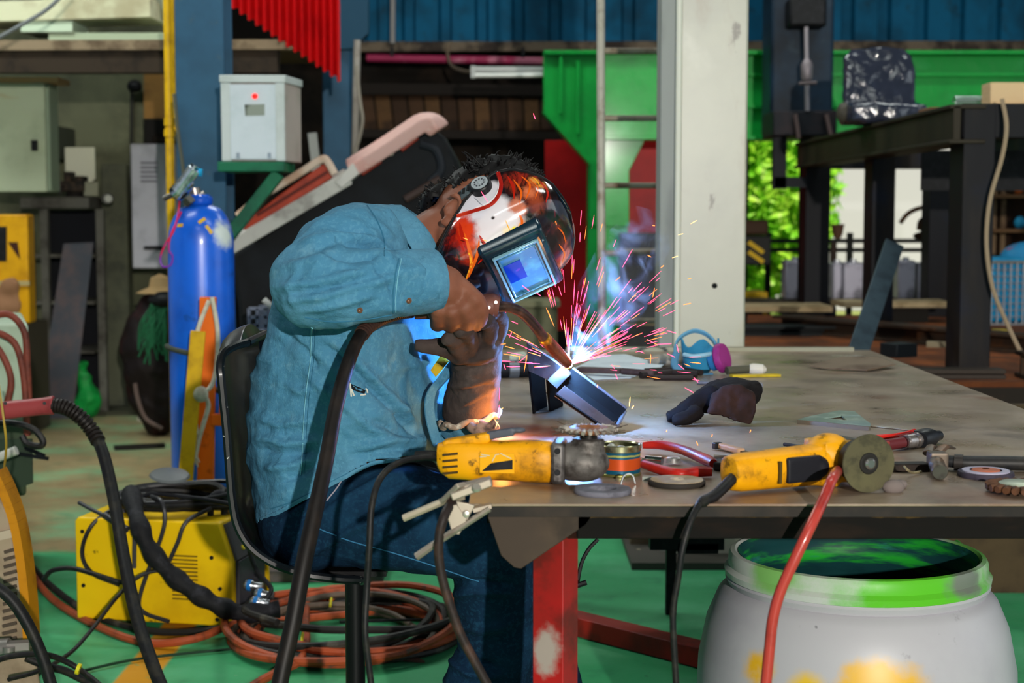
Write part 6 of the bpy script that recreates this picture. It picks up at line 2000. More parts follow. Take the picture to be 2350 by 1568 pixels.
# --- skin: one continuous body (head, neck, trunk, right arm and fist)
mb = MB()
mb.ell(HCN, (.088, .076, .112), HR, 28, 18)
mb.ell(HCN + b_ax * .045 - a_ax * .075, (.045, .052, .05), HR)          # jaw and chin
mb.ell(HCN + b_ax * .098 - a_ax * .02, (.018, .013, .024), HR)           # nose
for s_ in (-1, 1):
    mb.ell(HCN + b_ax * .082 + r_ax * s_ * .032 + a_ax * .014, (.012, .016, .010), HR)   # brow over the eye
mb.ell(HCN + b_ax * .088 - a_ax * .062, (.010, .022, .006), HR)          # lips
ear = at(1036, 482, 2.965)
eax = (at(1050, 446, 2.965) - at(1022, 512, 2.965)).normalized()
en = V((-.25, -1, .1)).normalized()
es = eax.cross(en).normalized()
for k in range(15):
    tq = -.6 + k / 14 * 4.2
    p = ear + eax * (.030 * math.cos(tq)) + es * (.0165 * math.sin(tq)) + en * .006
    mb.ell(p, .0052, n=8, m=6)
mb.ell(ear - eax * .022 + es * .002 + en * .004, (.009, .008, .010))
mb.ell(ear - en * .006, (.016, .008, .026), Matrix((es, en, eax)).transposed())
mb.ell(ear - es * .010 + en * .002, (.006, .006, .012), Matrix((es, en, eax)).transposed())
mb.tube([at(905, 625, 3.06), at(960, 578, 3.055), at(1025, 530, 3.05), at(1085, 500, 3.045)], [.075, .062, .056, .06], 24)
for r_ in (0,):
    rings = []
    for py, x0, x1, hb in torso[3:-1]:
        q0, q1 = at(x0, py, PD), at(x1, py, PD)
        rings.append(sring((q0 + q1) / 2, (q1.x - q0.x) / 2 * .78, hb * .75))
    mb.loft(rings)
arm = cr([at(850, 575, 2.96), at(775, 625, 2.86), at(718, 662, 2.77), at(800, 658, 2.75), at(900, 652, 2.78), at(975, 650, 2.815)], 4)
mb.tube(arm, lerp_list([.06, .055, .045, .044, .040, .038], 4), 16)
# right hand closed over the torch handle
wr = at(978, 650, 2.815)
mb.tube([at(960, 648, 2.81), at(990, 650, 2.815), at(1020, 662, 2.82), at(1048, 682, 2.83)], [.040, .041, .042, .036], 20)
mb.ell(at(1036, 690, 2.84), (.048, .030, .040), Matrix.Rotation(.5, 3, 'Y'))
mb.ell(at(1005, 695, 2.845), (.026, .028, .036))
fing = [  # knuckle line from index to little finger, each curling under the handle
    ((1030, 636), (1088, 688), (1101, 722), (1093, 742), .0175),
    ((1022, 650), (1066, 708), (1072, 734), (1066, 748), .0170),
    ((1008, 660), (1037, 716), (1041, 738), (1036, 748), .0160),
    ((996, 672), (1006, 712), (1007, 734), (1004, 745), .0150),
]
for q0, q1, q2, q3, r_ in fing:
    mb.tube(cr([at(*q0, 2.822), at(*q1, 2.808), at(*q2, 2.822), at(*q3, 2.855), at(q3[0] - 2, q3[1] - 8, 2.89), at(q3[0] - 4, q3[1] - 28, 2.905)], 5),
            lerp_list([r_ * 1.0, r_ * 1.08, r_ * .98, r_ * .95, r_ * .85, r_ * .6], 5), 14)
    mb.ell(at(*q1, 2.803), r_ * 1.06)
mb.tube(cr([at(1012, 640, 2.86), at(1050, 655, 2.905), at(1085, 680, 2.925), at(1112, 690, 2.925)], 5), lerp_list([.018, .018, .014, .010], 5), 14)
mb.ell(at(1000, 608, 2.81), (.022, .02, .010), Matrix.Rotation(.4, 3, 'Y'))


def skin_d(co, nr):
    return co + nr * np.array([[.0008 * noise.noise(V(c) * 70)] for c in co])


skm = Mat('skin', '7c4e3c', .55, spec=.2)
skm.wear('683c2a', 9, .45, .7, .7).wear('8c6049', 14, .55, .72, .4).bump(.15, 220)
skm.b.inputs['Subsurface Weight'].default_value = .06
skm.b.inputs['Subsurface Radius'].default_value = (.01, .004, .002)
body_mb = organic(mb, .0042, 5, skin_d)
PORG = at(760, 1260, PD)
person = bpy.data.objects.new('person', mesh_from('person', body_mb, PORG, skm.m, True, 180))
person.location = PORG
COL.objects.link(person)
ORG[person.name] = PORG
tag(person, 'person in a blue denim shirt sitting hunched on the stool, holding a torch', 'person')

# --- shirt
den = Mat('denim_shirt', '427896', .85, spec=.15)
den.wear('6294ac', 4, .42, .7, .8).wear('2e5c78', 8, .5, .72, .65).wear('7aa8ba', 22, .58, .74, .4).wear('568ca6', 120, .5, .62, .5).wear('325e76', 60, .62, .7, .5, stretch=(1, 1, .4)).bump(.6, 420, .002)
den.bump(.55, 16, .010, (1, 1, 2.2), 2).bump(.5, 34, .004, (2, 1, 1), 3)
mb = torso_mb()
sl = cr([at(845, 568, 2.95), at(785, 592, 2.87), at(732, 632, 2.785), at(718, 664, 2.755), at(790, 658, 2.74), at(870, 653, 2.76), at(925, 650, 2.783), at(945, 649, 2.792)], 5)
mb.tube(sl, lerp_list([.088, .086, .075, .070, .068, .062, .055, .050], 5), 24)
mb.ell(at(822, 560, 2.96), (.088, .06, .072))
mb.tube(cr([at(885, 600, 3.2), at(930, 720, 3.26), at(985, 860, 3.26), at(1035, 950, 3.2), at(1062, 985, 3.13)], 5), lerp_list([.085, .075, .065, .055, .05], 5), 20)
mb.tube(cr([at(1062, 985, 3.13), at(1078, 950, 3.09), at(1095, 900, 3.06)], 4), [.05] * 5 + [.045] * 4, 20)
shirt_folds = [
    ([(690, 560), (760, 548), (850, 560), (905, 600)], 14, .010),
    ([(735, 585), (800, 590), (870, 585)], 9, -.010),
    ([(655, 610), (720, 600), (770, 575)], 12, .007),
    ([(700, 520), (770, 510), (840, 530)], 12, .006),
    ([(715, 545), (790, 535), (850, 548)], 7, -.006),
    ([(760, 500), (830, 500), (885, 540)], 10, .005),
    ([(640, 660), (720, 650), (800, 630), (880, 605)], 10, .006),
    ([(650, 690), (740, 680), (830, 655), (905, 640)], 9, .006),
    ([(660, 675), (750, 662), (840, 640)], 6, -.006),
    ([(690, 715), (780, 700), (860, 675)], 8, .004),
    ([(850, 600), (885, 640), (905, 680)], 8, -.005),
    ([(760, 615), (830, 618), (900, 625)], 6, -.004),
    ([(900, 600), (896, 650), (905, 700)], 5, -.004),
    ([(690, 600), (665, 660), (680, 710)], 10, .004),
    # body of the shirt
    ([(740, 790), (800, 840), (880, 920), (950, 1000)], 9, -.008),
    ([(760, 780), (830, 840), (910, 930), (960, 990)], 10, .006),
    ([(700, 860), (760, 900), (850, 985), (900, 1000)], 10, .004),
    ([(850, 960), (900, 990), (950, 1010)], 7, -.005),
    ([(600, 960), (650, 975), (720, 965)], 10, .005),
    ([(600, 1005), (660, 1020), (730, 1010)], 9, .006),
    ([(598, 1030), (650, 1042), (720, 1040)], 7, -.005),
    ([(610, 1075), (670, 1070), (720, 1050)], 9, .006),
    ([(640, 1110), (700, 1085), (740, 1060)], 7, -.005),
    ([(650, 880), (690, 900), (720, 890)], 9, .004),
    ([(640, 760), (700, 800), (730, 850)], 10, -.005),
    ([(930, 760), (960, 850), (970, 950)], 12, .004),
    ([(830, 1030), (900, 1010), (980, 1010)], 9, .006),
    ([(800, 1050), (880, 1035), (960, 1030)], 7, -.005),
]
shirt_folds = [(a_, b_ * .95, c_ * (1.5 if k_ < 14 else 2.1)) for k_, (a_, b_, c_) in enumerate(shirt_folds)]
sh_mb = organic(mb, .0052, 7, folds(shirt_folds, (.0075, 9), (.0014, 36), .006))
# cut the shirt off below its slanted hem
hem = lambda px: 1188 - (px - 620) * (128 / 240) if px < 860 else 1060 - (px - 860) * (14 / 140)
cop = np.array([tuple(p) for p in sh_mb.v])
ppx, ppy = project(cop)
keepv = np.array([ppy[i] < hem(ppx[i]) + (0 if cop[i, 1] < 3.1 else 0) for i in range(len(cop))])
sh2 = MB()
sh2.v = sh_mb.v
sh2.f = [f for f in sh_mb.f if all(keepv[i] for i in f)]
used = sorted({i for f in sh2.f for i in f})
idx = {k: n for n, k in enumerate(used)}
sh2.v = [sh_mb.v[i] for i in used]
sh2.f = [tuple(idx[i] for i in f) for f in sh2.f]
shirt = part('shirt', sh2, den.m, person, 'faded blue denim work shirt', sharp=180)
md = shirt.modifiers.new('cloth', 'SOLIDIFY')
md.thickness = .002
md.offset = -1
SB = bvh_of(sh_mb)


def on_shirt(pts, n=6, lift=.001):
    out = []
    for p in cr([V((a_, 0, b_)) for a_, b_ in pts], n):
        h = snap(SB, p.x, p.z, lift)
        if h is not None:
            out.append(h)
    return out


def strip(pts, wd, hh, n=6, lift=.001, bvh=None):
    q = on_shirt(pts, n, lift) if bvh is None else [h for h in (snap(bvh, p.x, p.z, lift) for p in cr([V((a_, 0, b_)) for a_, b_ in pts], n)) if h is not None]
    return MB().tube(q, wd, 6, flat=hh / wd, up0=(0, -1, 0)) if len(q) > 2 else MB()


seam_m = M('2c6480', .85)
seam_l = M('6ea8bc', .85)
for nm, pts, wd, m_ in (('side_seam', [(716, 752), (712, 830), (703, 900), (697, 970), (694, 1040), (690, 1090)], .0022, seam_l),
                        ('side_seam', [(724, 752), (720, 830), (711, 900), (705, 970), (702, 1040), (698, 1090)], .0012, seam_m),
                        ('shoulder_seam', [(842, 472), (866, 510), (880, 550), (882, 588)], .0014, seam_m),
                        ('cuff_seam', [(915, 594), (906, 640), (902, 690), (902, 718)], .0014, seam_m),
                        ('cuff_seam', [(921, 594), (912, 640), (908, 690), (908, 716)], .0008, seam_l),
                        ('sleeve_seam', [(700, 728), (760, 738), (830, 734), (900, 722)], .0012, seam_m),
                        ('hem_band', [(600, 1192), (612, 1188), (640, 1176), (680, 1154), (740, 1122), (800, 1091), (850, 1066), (880, 1060), (930, 1054), (980, 1049), (1002, 1047)], .0042, den.m),
                        ('hem_seam', [(622, 1168), (680, 1148), (760, 1106), (850, 1062)], .0012, seam_m),
                        ('pocket_seam', [(968, 600), (984, 602), (988, 596)], .001, seam_m)):
    q = strip(pts, wd, wd * .5)
    if q.v:
        part(nm, q, m_, shirt)
for px, py in ((938, 690), (826, 712)):
    h = snap(SB, px, py, .0005)
    if h:
        part('button', MB().lathe([(.0052, 0), (.0052, .002), (.003, .0028), (.0015, .002)], h, (CAM - h).normalized(), 16), M('6a4a38', .4, .5), shirt, 'copper stud button')
# torn hole
h = [snap(SB, px, py, .0012) for px, py in ((803, 880), (812, 884), (826, 890), (838, 897), (836, 904), (822, 900), (808, 894))]
if all(h):
    mb = MB()
    c_ = sum(h, V((0, 0, 0))) / len(h)
    mb.add(h + [c_], [(i, (i + 1) % len(h), len(h)) for i in range(len(h))])
    part('torn_hole', mb, M('0a1016', .9), shirt, 'dark torn hole')
    mb = MB()
    for a_, b_ in (((803, 880), (806, 910)), ((806, 892), (812, 908)), ((838, 892), (842, 902)), ((826, 906), (838, 905))):
        q = [snap(SB, *a_, .0015), snap(SB, (a_[0] + b_[0]) / 2, (a_[1] + b_[1]) / 2, .003), snap(SB, *b_, .0015)]
        if all(q):
            mb.tube(q, .0016, 5)
    part('frayed_threads', mb, M('c8c8c0', .9), shirt, 'whitish frayed threads')
# cuff, collar, front placket
cax = (at(986, 646, 2.813) - at(906, 652, 2.775)).normalized()
mb = MB().lathe([(.0585, 0), (.0600, .004), (.0585, .075), (.0575, .0775), (.0545, .0775), (.0555, .0)], at(908, 651, 2.776), cax, 40, cap=False, ref=(0, 0, 1))
part('cuff', mb, den.m, shirt)
ncx = (at(1040, 530, 3.05) - at(940, 590, 3.055)).normalized()
cc = at(962, 558, 3.05)
u_ = V((0, 1, 0))
v_ = ncx.cross(u_).normalized()
rows = []
for k_, (ln, rr) in enumerate(((-.035, .092), (-.01, .082), (.012, .074), (.020, .073), (.016, .080), (-.004, .092), (-.022, .104))):
    row = []
    for j in range(33):
        a = 2 * PI * j / 32
        row.append(cc + ncx * (ln + .010 * math.cos(a * 2)) + (u_ * math.cos(a) + v_ * math.sin(a)) * rr)
    rows.append(row)
part('collar', MB().sheet(rows, .0025), den.m, shirt)
pl_ = cr([at(1008, 872, 2.99), at(994, 890, 2.97), at(984, 920, 2.96), at(986, 960, 2.955), at(996, 1000, 2.955), at(1004, 1024, 2.955)], 5)
mb = MB()
mb.sheet([[p + V((-.006, -.004, 0)) for p in pl_], [p + V((.010, .012, 0)) for p in pl_]], .003)
part('placket', mb, den.m, shirt)
fl2 = [at(1000, 872, 3.02), at(1034, 826, 3.03), at(1030, 866, 3.02), at(1008, 890, 3.0), at(994, 905, 2.99)]
part('shirt_flap', MB().prism(fl2, (.004, .01, 0)), den.m, shirt)
part('undershirt', MB().prism([at(988, 850, 3.03), at(1012, 815, 3.05), at(1030, 830, 3.05), at(1000, 866, 3.03)], (0, .01, 0)), M('b89a1c', .8, wear='4a3a10', sc=30), person, 'yellow patterned undershirt')

# --- jeans
jn = Mat('denim_jeans', '0b2238', .9, spec=.1)
jn.wear('143650', 5, .45, .7, .8).wear('07141f', 8, .5, .72, .6).wear('22506c', 26, .58, .74, .35).wear('163a52', 140, .5, .62, .5).bump(.35, 380, .0015)
mb = MB()
mb.ell(at(722, 1190, 3.06), (.105, .18, .095), n=28, m=18)
mb.tube(cr([at(715, 1188, 2.985), at(800, 1184, 2.97), at(900, 1188, 2.945), at(1000, 1204, 2.925), at(1085, 1228, 2.92), at(1122, 1262, 2.92), at(1136, 1320, 2.93), at(1140, 1420, 2.95), at(1138, 1510, 2.97), at(1118, 1570, 2.98), at(1120, 1660, 2.99), at(1125, 1800, 3.0)], 4),
        lerp_list([.090, .098, .102, .098, .090, .083, .079, .075, .074, .082, .086, .088], 4), 26)
mb.tube(cr([at(705, 1180, 3.15), at(900, 1170, 3.2), at(1050, 1190, 3.24), at(1150, 1220, 3.26), at(1195, 1270, 3.26), at(1220, 1400, 3.24), at(1250, 1540, 3.2), at(1275, 1690, 3.18), at(1280, 1790, 3.18)], 4),
        lerp_list([.105, .10, .09, .083, .08, .072, .07, .075, .08], 4), 24)
jean_folds = [
    ([(650, 1200), (720, 1150), (800, 1090), (880, 1070)], 9, .006),
    ([(700, 1210), (790, 1150), (880, 1100), (960, 1080)], 9, .005),
    ([(760, 1230), (850, 1170), (940, 1110)], 7, -.005),
    ([(720, 1265), (800, 1220), (880, 1185)], 8, .005),
    ([(1010, 1340), (1080, 1330), (1180, 1340)], 7, -.006),
    ([(1020, 1365), (1090, 1355), (1190, 1360)], 9, .005),
    ([(1045, 1430), (1100, 1450), (1160, 1440)], 10, .005),
    ([(1035, 1480), (1080, 1520), (1140, 1530)], 9, -.010),
    ([(1030, 1510), (1080, 1548), (1150, 1550)], 9, .008),
    ([(1150, 1230), (1180, 1280), (1190, 1340)], 10, .004),
]
jn_mb = organic(mb, .0058, 6, folds([(a_, b_, c_ * 1.7) for a_, b_, c_ in jean_folds], (.006, 8), (.001, 40), .005))
jeans = part('jeans', jn_mb, jn.m, person, 'dark blue denim jeans', sharp=180)
JB = bvh_of(jn_mb)
for pts, m_, wd in (([(700, 1200), (800, 1240), (900, 1268), (1000, 1300), (1100, 1335)], M('2c6286', .85), .0012), ([(802, 1060), (780, 1110), (750, 1150)], M('8a8490', .8), .0014),
                    ([(660, 1150), (690, 1120), (704, 1106)], M('a0341c', .8), .0022)):
    q = strip(pts, wd, wd * .5, bvh=JB)
    if q.v:
        part('stitched_seam', q, m_, jeans)
# boots
for nm, (px, py, dd) in (('right', (1125, 1800, 3.0)), ('left', (1280, 1800, 3.18))):
    q = at(px, py, dd)
    mb = MB().ell((q.x + .07, q.y - .02, .05), (.135, .05, .05)).ell((q.x - .02, q.y, .08), (.055, .05, .08)).box((q.x + .06, q.y - .02, .015), (.25, .08, .03))
    part('boot', organic(mb, .008, 4), M('14120f', .6, wear='2a221c', sc=12), person)
0 and part('belt', MB().tube([V((at(690, 0, 3.06).x + .128 * math.cos(a), 3.06 + .195 * math.sin(a), at(0, 1130, 3.06).z)) for a in [2 * PI * k / 40 for k in range(41)]], .012, 8, flat=.4), M('1a120c', .6), person)

# --- left glove, gripping the fist from below
lg_ = Mat('work_glove', '443a37', .85, spec=.12)
lg_.wear('2c2423', 7, .45, .68, .8).wear('6e605c', 10, .56, .74, .6).wear('2c2626', 9, .6, .74, .6).bump(.45, 140, .003)
GD = .03
mb = MB()
mb.tube(cr([at(1076, 958, 3.055), at(1082, 915, 3.040), at(1090, 865, 3.015), at(1094, 825, 2.990), at(1098, 795, 2.970)], 5), lerp_list([.055, .053, .049, .050, .044], 5), 26)
mb.ell(at(1096, 790, 2.960), (.050, .034, .036))
mb.ell(at(1085, 808, 2.935), (.048, .025, .026))
for pts, rr in (
    ([(1120, 800, 2.99), (1146, 765, 2.985), (1150, 735, 2.96), (1140, 716, 2.93), (1132, 716, 2.915)], [.018, .0155, .0138, .0135, .011]),
    ([(1105, 800, 2.965), (1118, 775, 2.945), (1124, 752, 2.915), (1116, 738, 2.89), (1106, 744, 2.875)], [.019, .0168, .0158, .015, .012]),
    ([(1082, 805, 2.955), (1078, 782, 2.925), (1074, 765, 2.895), (1066, 754, 2.875), (1056, 760, 2.87)], [.020, .0185, .0172, .016, .0125]),
    ([(1062, 812, 2.955), (1050, 795, 2.925), (1042, 782, 2.905), (1034, 774, 2.89), (1026, 780, 2.885)], [.019, .017, .016, .015, .0115]),
):
    mb.tube(cr([at(p[0], p[1], p[2] - GD) for p in pts], 5), lerp_list(rr, 5), 14)
    mb.ell(at(pts[-1][0], pts[-1][1], pts[-1][2] - GD), rr[-1] * 1.05)
    mb.ell(at(pts[2][0], pts[2][1], pts[2][2] - GD), rr[2] * 1.05)
mb.tube(cr([at(1062, 815, 2.940), at(1030, 800, 2.920), at(1000, 796, 2.910), at(970, 794, 2.905), at(951, 791, 2.905)], 5), lerp_list([.024, .020, .0165, .0135, .009], 5), 14)
glove_folds = [
    ([(1020, 860), (1080, 850), (1145, 830)], 6, -.004),
    ([(1020, 890), (1080, 885), (1145, 860)], 7, .004),
    ([(1025, 910), (1090, 890), (1140, 880)], 6, -.004),
    ([(1060, 930), (1110, 905), (1145, 880)], 8, .004),
    ([(1030, 835), (1090, 830), (1148, 815)], 7, .004),
    ([(1050, 945), (1090, 925), (1120, 910)], 6, -.003),
]
gmb = organic(mb, .0036, 3, folds(glove_folds, (.003, 22), (.0008, 80)))
glove = part('glove', gmb, lg_.m, person, 'grey brown leather work glove on the left hand', sharp=180)
mb = MB()
rings = []
for k in range(40):
    a = 2 * PI * k / 40
    c_ = at(1078, 958, 3.055)
    rr = .056 + .003 * math.sin(5 * a)
    mb.ell(c_ + V((rr * math.cos(a), rr * math.sin(a), -.004 + .012 * math.cos(a) + .004 * math.sin(7 * a))), (.008, .008, .007), n=8, m=6)
part('glove_hem', organic(mb, .003, 2), M('96806e', .85, wear='c0b4a4', sc=40, a=.5, b=.6), glove, 'ragged pale hem')
mb = MB().tube(cr([at(1100, 975, 2.980), at(1122, 984, 2.970), at(1142, 972, 2.970)], 4), [.012] * 9, 8).tube(cr([at(1078, 978, 2.990), at(1100, 992, 2.970), at(1126, 990, 2.970)], 4), [.010] * 9, 8)
part('glove_lining', organic(mb, .003, 2), M('a08070', .85, wear='4a3a34', sc=30), glove, 'torn pale lining')

# --- hair
rn = random.Random(8)


def hair_d(co, nr):
    return co + nr * np.array([[.006 * noise.fractal(V(c) * 42, 1, 2, 3)] for c in co])


mb = MB().ell(HCN - b_ax * .012 + a_ax * .004, (.089, .080, .112), HR, 28, 18).ell(HCN - a_ax * .085 - b_ax * .052, (.035, .055, .045), HR)
hm0 = organic(mb, .006, 3, hair_d)
keep = []
for i, p in enumerate(hm0.v):
    q = p - HCN
    lu, lr, lv = q.dot(b_ax), q.dot(r_ax), q.dot(a_ax)
    ear_gap = (p - ear).length < .038
    keep.append(not ear_gap and (lu < -.012 + .45 * max(lv, 0) + (0 if lv > -.05 else -.02)))
hm = MB()
hm.v = hm0.v
hm.f = [f for f in hm0.f if all(keep[i] for i in f)]
used = sorted({i for f in hm.f for i in f})
idx = {k: n for n, k in enumerate(used)}
hm.f = [tuple(idx[i] for i in f) for f in hm.f]
hm.v = [hm0.v[i] for i in used]
N0_ = len(hm.v)
for k in range(300):
    i = rn.randrange(N0_)
    p = V(hm.v[i])
    if (p - ear).length < .062:
        continue
    nq = (p - HCN).normalized()
    tip = p + nq * rn.uniform(.003, .008) + (a_ax * .4 - b_ax * .3 + V((rn.gauss(0, .3), rn.gauss(0, .3), rn.gauss(0, .3)))) * .011
    hm.tube([p - nq * .004, p.lerp(tip, .5) + nq * .003, tip], [.0022, .0014, .0003], 5)
for k in range(10):
    p = at(1088 + rn.uniform(-26, 26), 385 + rn.uniform(-8, 10), 3.0 + rn.uniform(-.03, .05))
    tip = p + V((-.018 + rn.uniform(-.02, .02), rn.uniform(-.01, .01), .012 + rn.uniform(-.02, .02)))
    hm.tube([p, p.lerp(tip, .5) + V((0, 0, .003)), tip], [.0026, .0018, .0004], 5)
hmt = Mat('hair', '090708', .6, spec=.2).wear('241c1a', 40, .62, .72, .6).m
part('hair', hm, hmt, person, 'short black hair', sharp=180)
for s_ in (-1, 1):
    part('eye', MB().ell(HCN + b_ax * .086 + r_ax * s_ * .032 + a_ax * .002, .010), M('d8d4cc', .2), person)

# ------------------------------------------------------------------ welding helmet
HB = at(1150, 690, 2.95)
t = thing('welding_helmet', HB, 'glossy black welding helmet with flame artwork and blue lit window', 'helmet')
prof = [(-.128, .122, .085, .085), (-.10, .132, .098, .062), (-.07, .134, .105, .036), (-.04, .131, .109, .010), (0, .126, .113, -.012), (.035, .122, .114, -.022), (.065, .116, .112, -.014), (.09, .106, .106, .004), (.11, .094, .093, .018), (.124, .080, .070, .026), (.132, .066, .036, .034), (.1345, .056, .004, .045)]
vs_ = [p[0] for p in prof]
rows = []
NV = 34
for i in range(NV + 1):
    v = vs_[0] + (vs_[-1] - vs_[0]) * (1 - (1 - i / NV) ** 1.35)
    uf, wd, ub = (float(np.interp(v, vs_, [p[k] for p in prof])) for k in (1, 2, 3))
    uc = max(ub + .01, min(.05, uf - .05))
    row = []
    for j in range(49):
        s = j / 48 * 2 - 1
        if abs(s) > .75:
            k = (abs(s) - .75) / .25
            row.append(hp_(uc + (ub - uc) * k, math.copysign(wd * (1 - .04 * k), -s), v))
        else:
            a = s / .75 * PI / 2
            row.append(hp_(uc + (uf - uc) * max(math.cos(a), 0) ** .72, -wd * math.copysign(abs(math.sin(a)) ** .80, a), v))
    rows.append(row)
shm = MB().sheet(rows, .003)
hb_ = bvh_of(shm)


def hx(px, py):
    h = snap(hb_, px, py)
    return (h - HB) if h is not None else (at(px, py, 2.9) - HB)


he = Mat('helmet_art', '080a10', .16, spec=.6, coat=.6)
he.spot(hx(1180, 520), .10, '1a1018', .5, .6, None, 9)
he.wear('0e2e48', 7, .5, .72, .7)
he.wear('c8ccd0', 60, .70, .74, .25)
for px, py, r_, c_, sf in ((1222, 425, .034, '5e1a10', .8), (1205, 420, .026, 'a03a1c', .8), (1232, 455, .020, '8a3a22', .9), (1190, 405, .020, '8a2014', .7), (1245, 425, .012, 'd07a30', .8),
                           (1290, 520, .016, '6a2016', .9), (1292, 560, .014, '9a4630', .9), (1296, 590, .014, 'b85c3c', .9), (1284, 610, .009, 'd07850', .9),
                           (1070, 530, .036, 'a81a0c', .5), (1095, 562, .030, 'b82c10', .5), (1130, 572, .022, 'a03014', .6)):
    he.spot(hx(px, py), r_, c_, sf, 1.2, None, 34)
he.wear('0a0608', 26, .46, .60, .85, stretch=(1.6, 1, .5), dist=1.2)
for px, py, r_, c_, sf in ((1084, 560, .010, 'd0480f', .7), (1186, 520, .018, 'd8741c', .6), (1190, 488, .014, 'c86034', .7), (1176, 538, .010, 'e8a424', .6), (1212, 440, .010, 'd07048', .8), (1225, 415, .008, 'd88a3c', .8)):
    he.spot(hx(px, py), r_, c_, sf, 1.4, None, 50)
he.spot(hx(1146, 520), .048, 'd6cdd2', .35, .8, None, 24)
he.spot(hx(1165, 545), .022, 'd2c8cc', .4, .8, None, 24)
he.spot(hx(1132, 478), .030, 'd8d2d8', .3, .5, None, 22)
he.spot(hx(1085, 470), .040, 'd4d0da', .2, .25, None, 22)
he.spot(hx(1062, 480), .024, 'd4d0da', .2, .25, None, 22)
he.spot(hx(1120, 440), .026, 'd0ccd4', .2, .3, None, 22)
for px, py, r_, c_ in ((1058, 508, .016, 'c8341c'), (1070, 535, .018, 'd03a14'), (1184, 470, .014, 'b86a50'), (1165, 530, .008, 'ead0a8'), (1180, 525, .005, 'e8d020'), (1131, 500, .003, '2a2022')):
    he.spot(hx(px, py), r_, c_, .6, 1.3, None, 44)
part('shell', shm, he.m, t, 'glossy black shell with orange flame and white artwork', sharp=60)
for lab_, m_, lines in (('red', M('a81c0c', .25, coat=.5), (([(1055, 512), (1062, 545), (1072, 572)], 7), ([(1048, 528), (1056, 555), (1066, 580)], 5), ([(1122, 566), (1110, 590), (1096, 606)], 5), ([(1165, 405), (1178, 430), (1180, 458)], 6), ([(1238, 415), (1256, 440), (1252, 466)], 5), ([(1100, 540), (1112, 560), (1130, 566)], 6))),
                        ('orange', M('d85c14', .25, coat=.5), (([(1066, 535), (1076, 570), (1082, 600), (1077, 626), (1070, 642)], 7), ([(1100, 548), (1096, 580), (1086, 610), (1076, 636)], 6), ([(1142, 560), (1126, 576), (1112, 584)], 4), ([(1178, 412), (1196, 440), (1192, 470)], 4), ([(1196, 404), (1216, 426), (1206, 460)], 4), ([(1190, 488), (1198, 510), (1190, 536)], 5), ([(1282, 560), (1295, 582), (1289, 606)], 4), ([(1278, 520), (1292, 536), (1298, 560)], 3), ([(1215, 412), (1234, 432), (1228, 456)], 3))),
                        ('yellow', M('eca428', .25, coat=.5), (([(1086, 600), (1075, 625), (1068, 646)], 3), ([(1074, 575), (1080, 595), (1078, 612)], 4), ([(1173, 545), (1187, 532), (1192, 512)], 4), ([(1220, 406), (1232, 416), (1240, 430)], 3), ([(1160, 505), (1166, 520), (1172, 530)], 2)))):
    for pts_, wd_ in lines:
        q = [h for h in (snap(hb_, p.x, p.z, .0002) for p in cr([V((x_, 0, y_)) for x_, y_ in pts_], 6)) if h]
        if len(q) > 3:
            n__ = len(q)
            # flat licks of paint that follow the shell
            L_, R_ = [], []
            for i_ in range(n__):
                tg = (q[min(i_ + 1, n__ - 1)] - q[max(i_ - 1, 0)]).normalized()
                hit = hb_.find_nearest(q[i_])
                nn = hit[1] if hit[1].dot(CAM - q[i_]) > 0 else -hit[1]
                sd_ = tg.cross(nn).normalized() * w(wd_, 2.95) * (.12 + math.sin(PI * i_ / (n__ - 1)) ** .7 * (1 - .35 * i_ / n__)) * .62
                L_.append(hit[0] + nn * .0007 + sd_)
                R_.append(hit[0] + nn * .0007 - sd_)
            part('flame_art', MB().loft([[a_, b_] for a_, b_ in zip(L_, R_)], cap=False, closed=False), m_, t, lab_ + ' painted flame lick')
edge = [r[-1] for r in rows] + [rows[-1][j] for j in range(47, -1, -1)] + [r[0] for r in reversed(rows)] + list(rows[0])[1:]
part('edge_trim', MB().tube([r[0] for r in rows], .0032, 8).tube(rows[0], .0032, 8).tube([r[-1] for r in rows], .0032, 8), BLACK, t)
q = [h for h in (snap(hb_, p.x, p.z, .001) for p in cr([V((x_, 0, y_)) for x_, y_ in ((1143, 397), (1150, 425), (1143, 452), (1124, 472), (1090, 484), (1050, 496))], 6)) if h]
part('art_ridge', MB().tube(q, .0042, 8, flat=.6, up0=(0, -1, 0)), M('8e1410', .3, wear='b83018', sc=20), t, 'dark red ridge')
q2 = [h for h in (snap(hb_, p.x, p.z, .0015) for p in cr([V((x_, 0, y_)) for x_, y_ in ((1142, 396), (1146, 424), (1139, 448), (1121, 467), (1090, 480))], 6)) if h]
part('ridge_highlight', MB().tube(q2, .0014, 6), M('d8d4d8', .3), t)
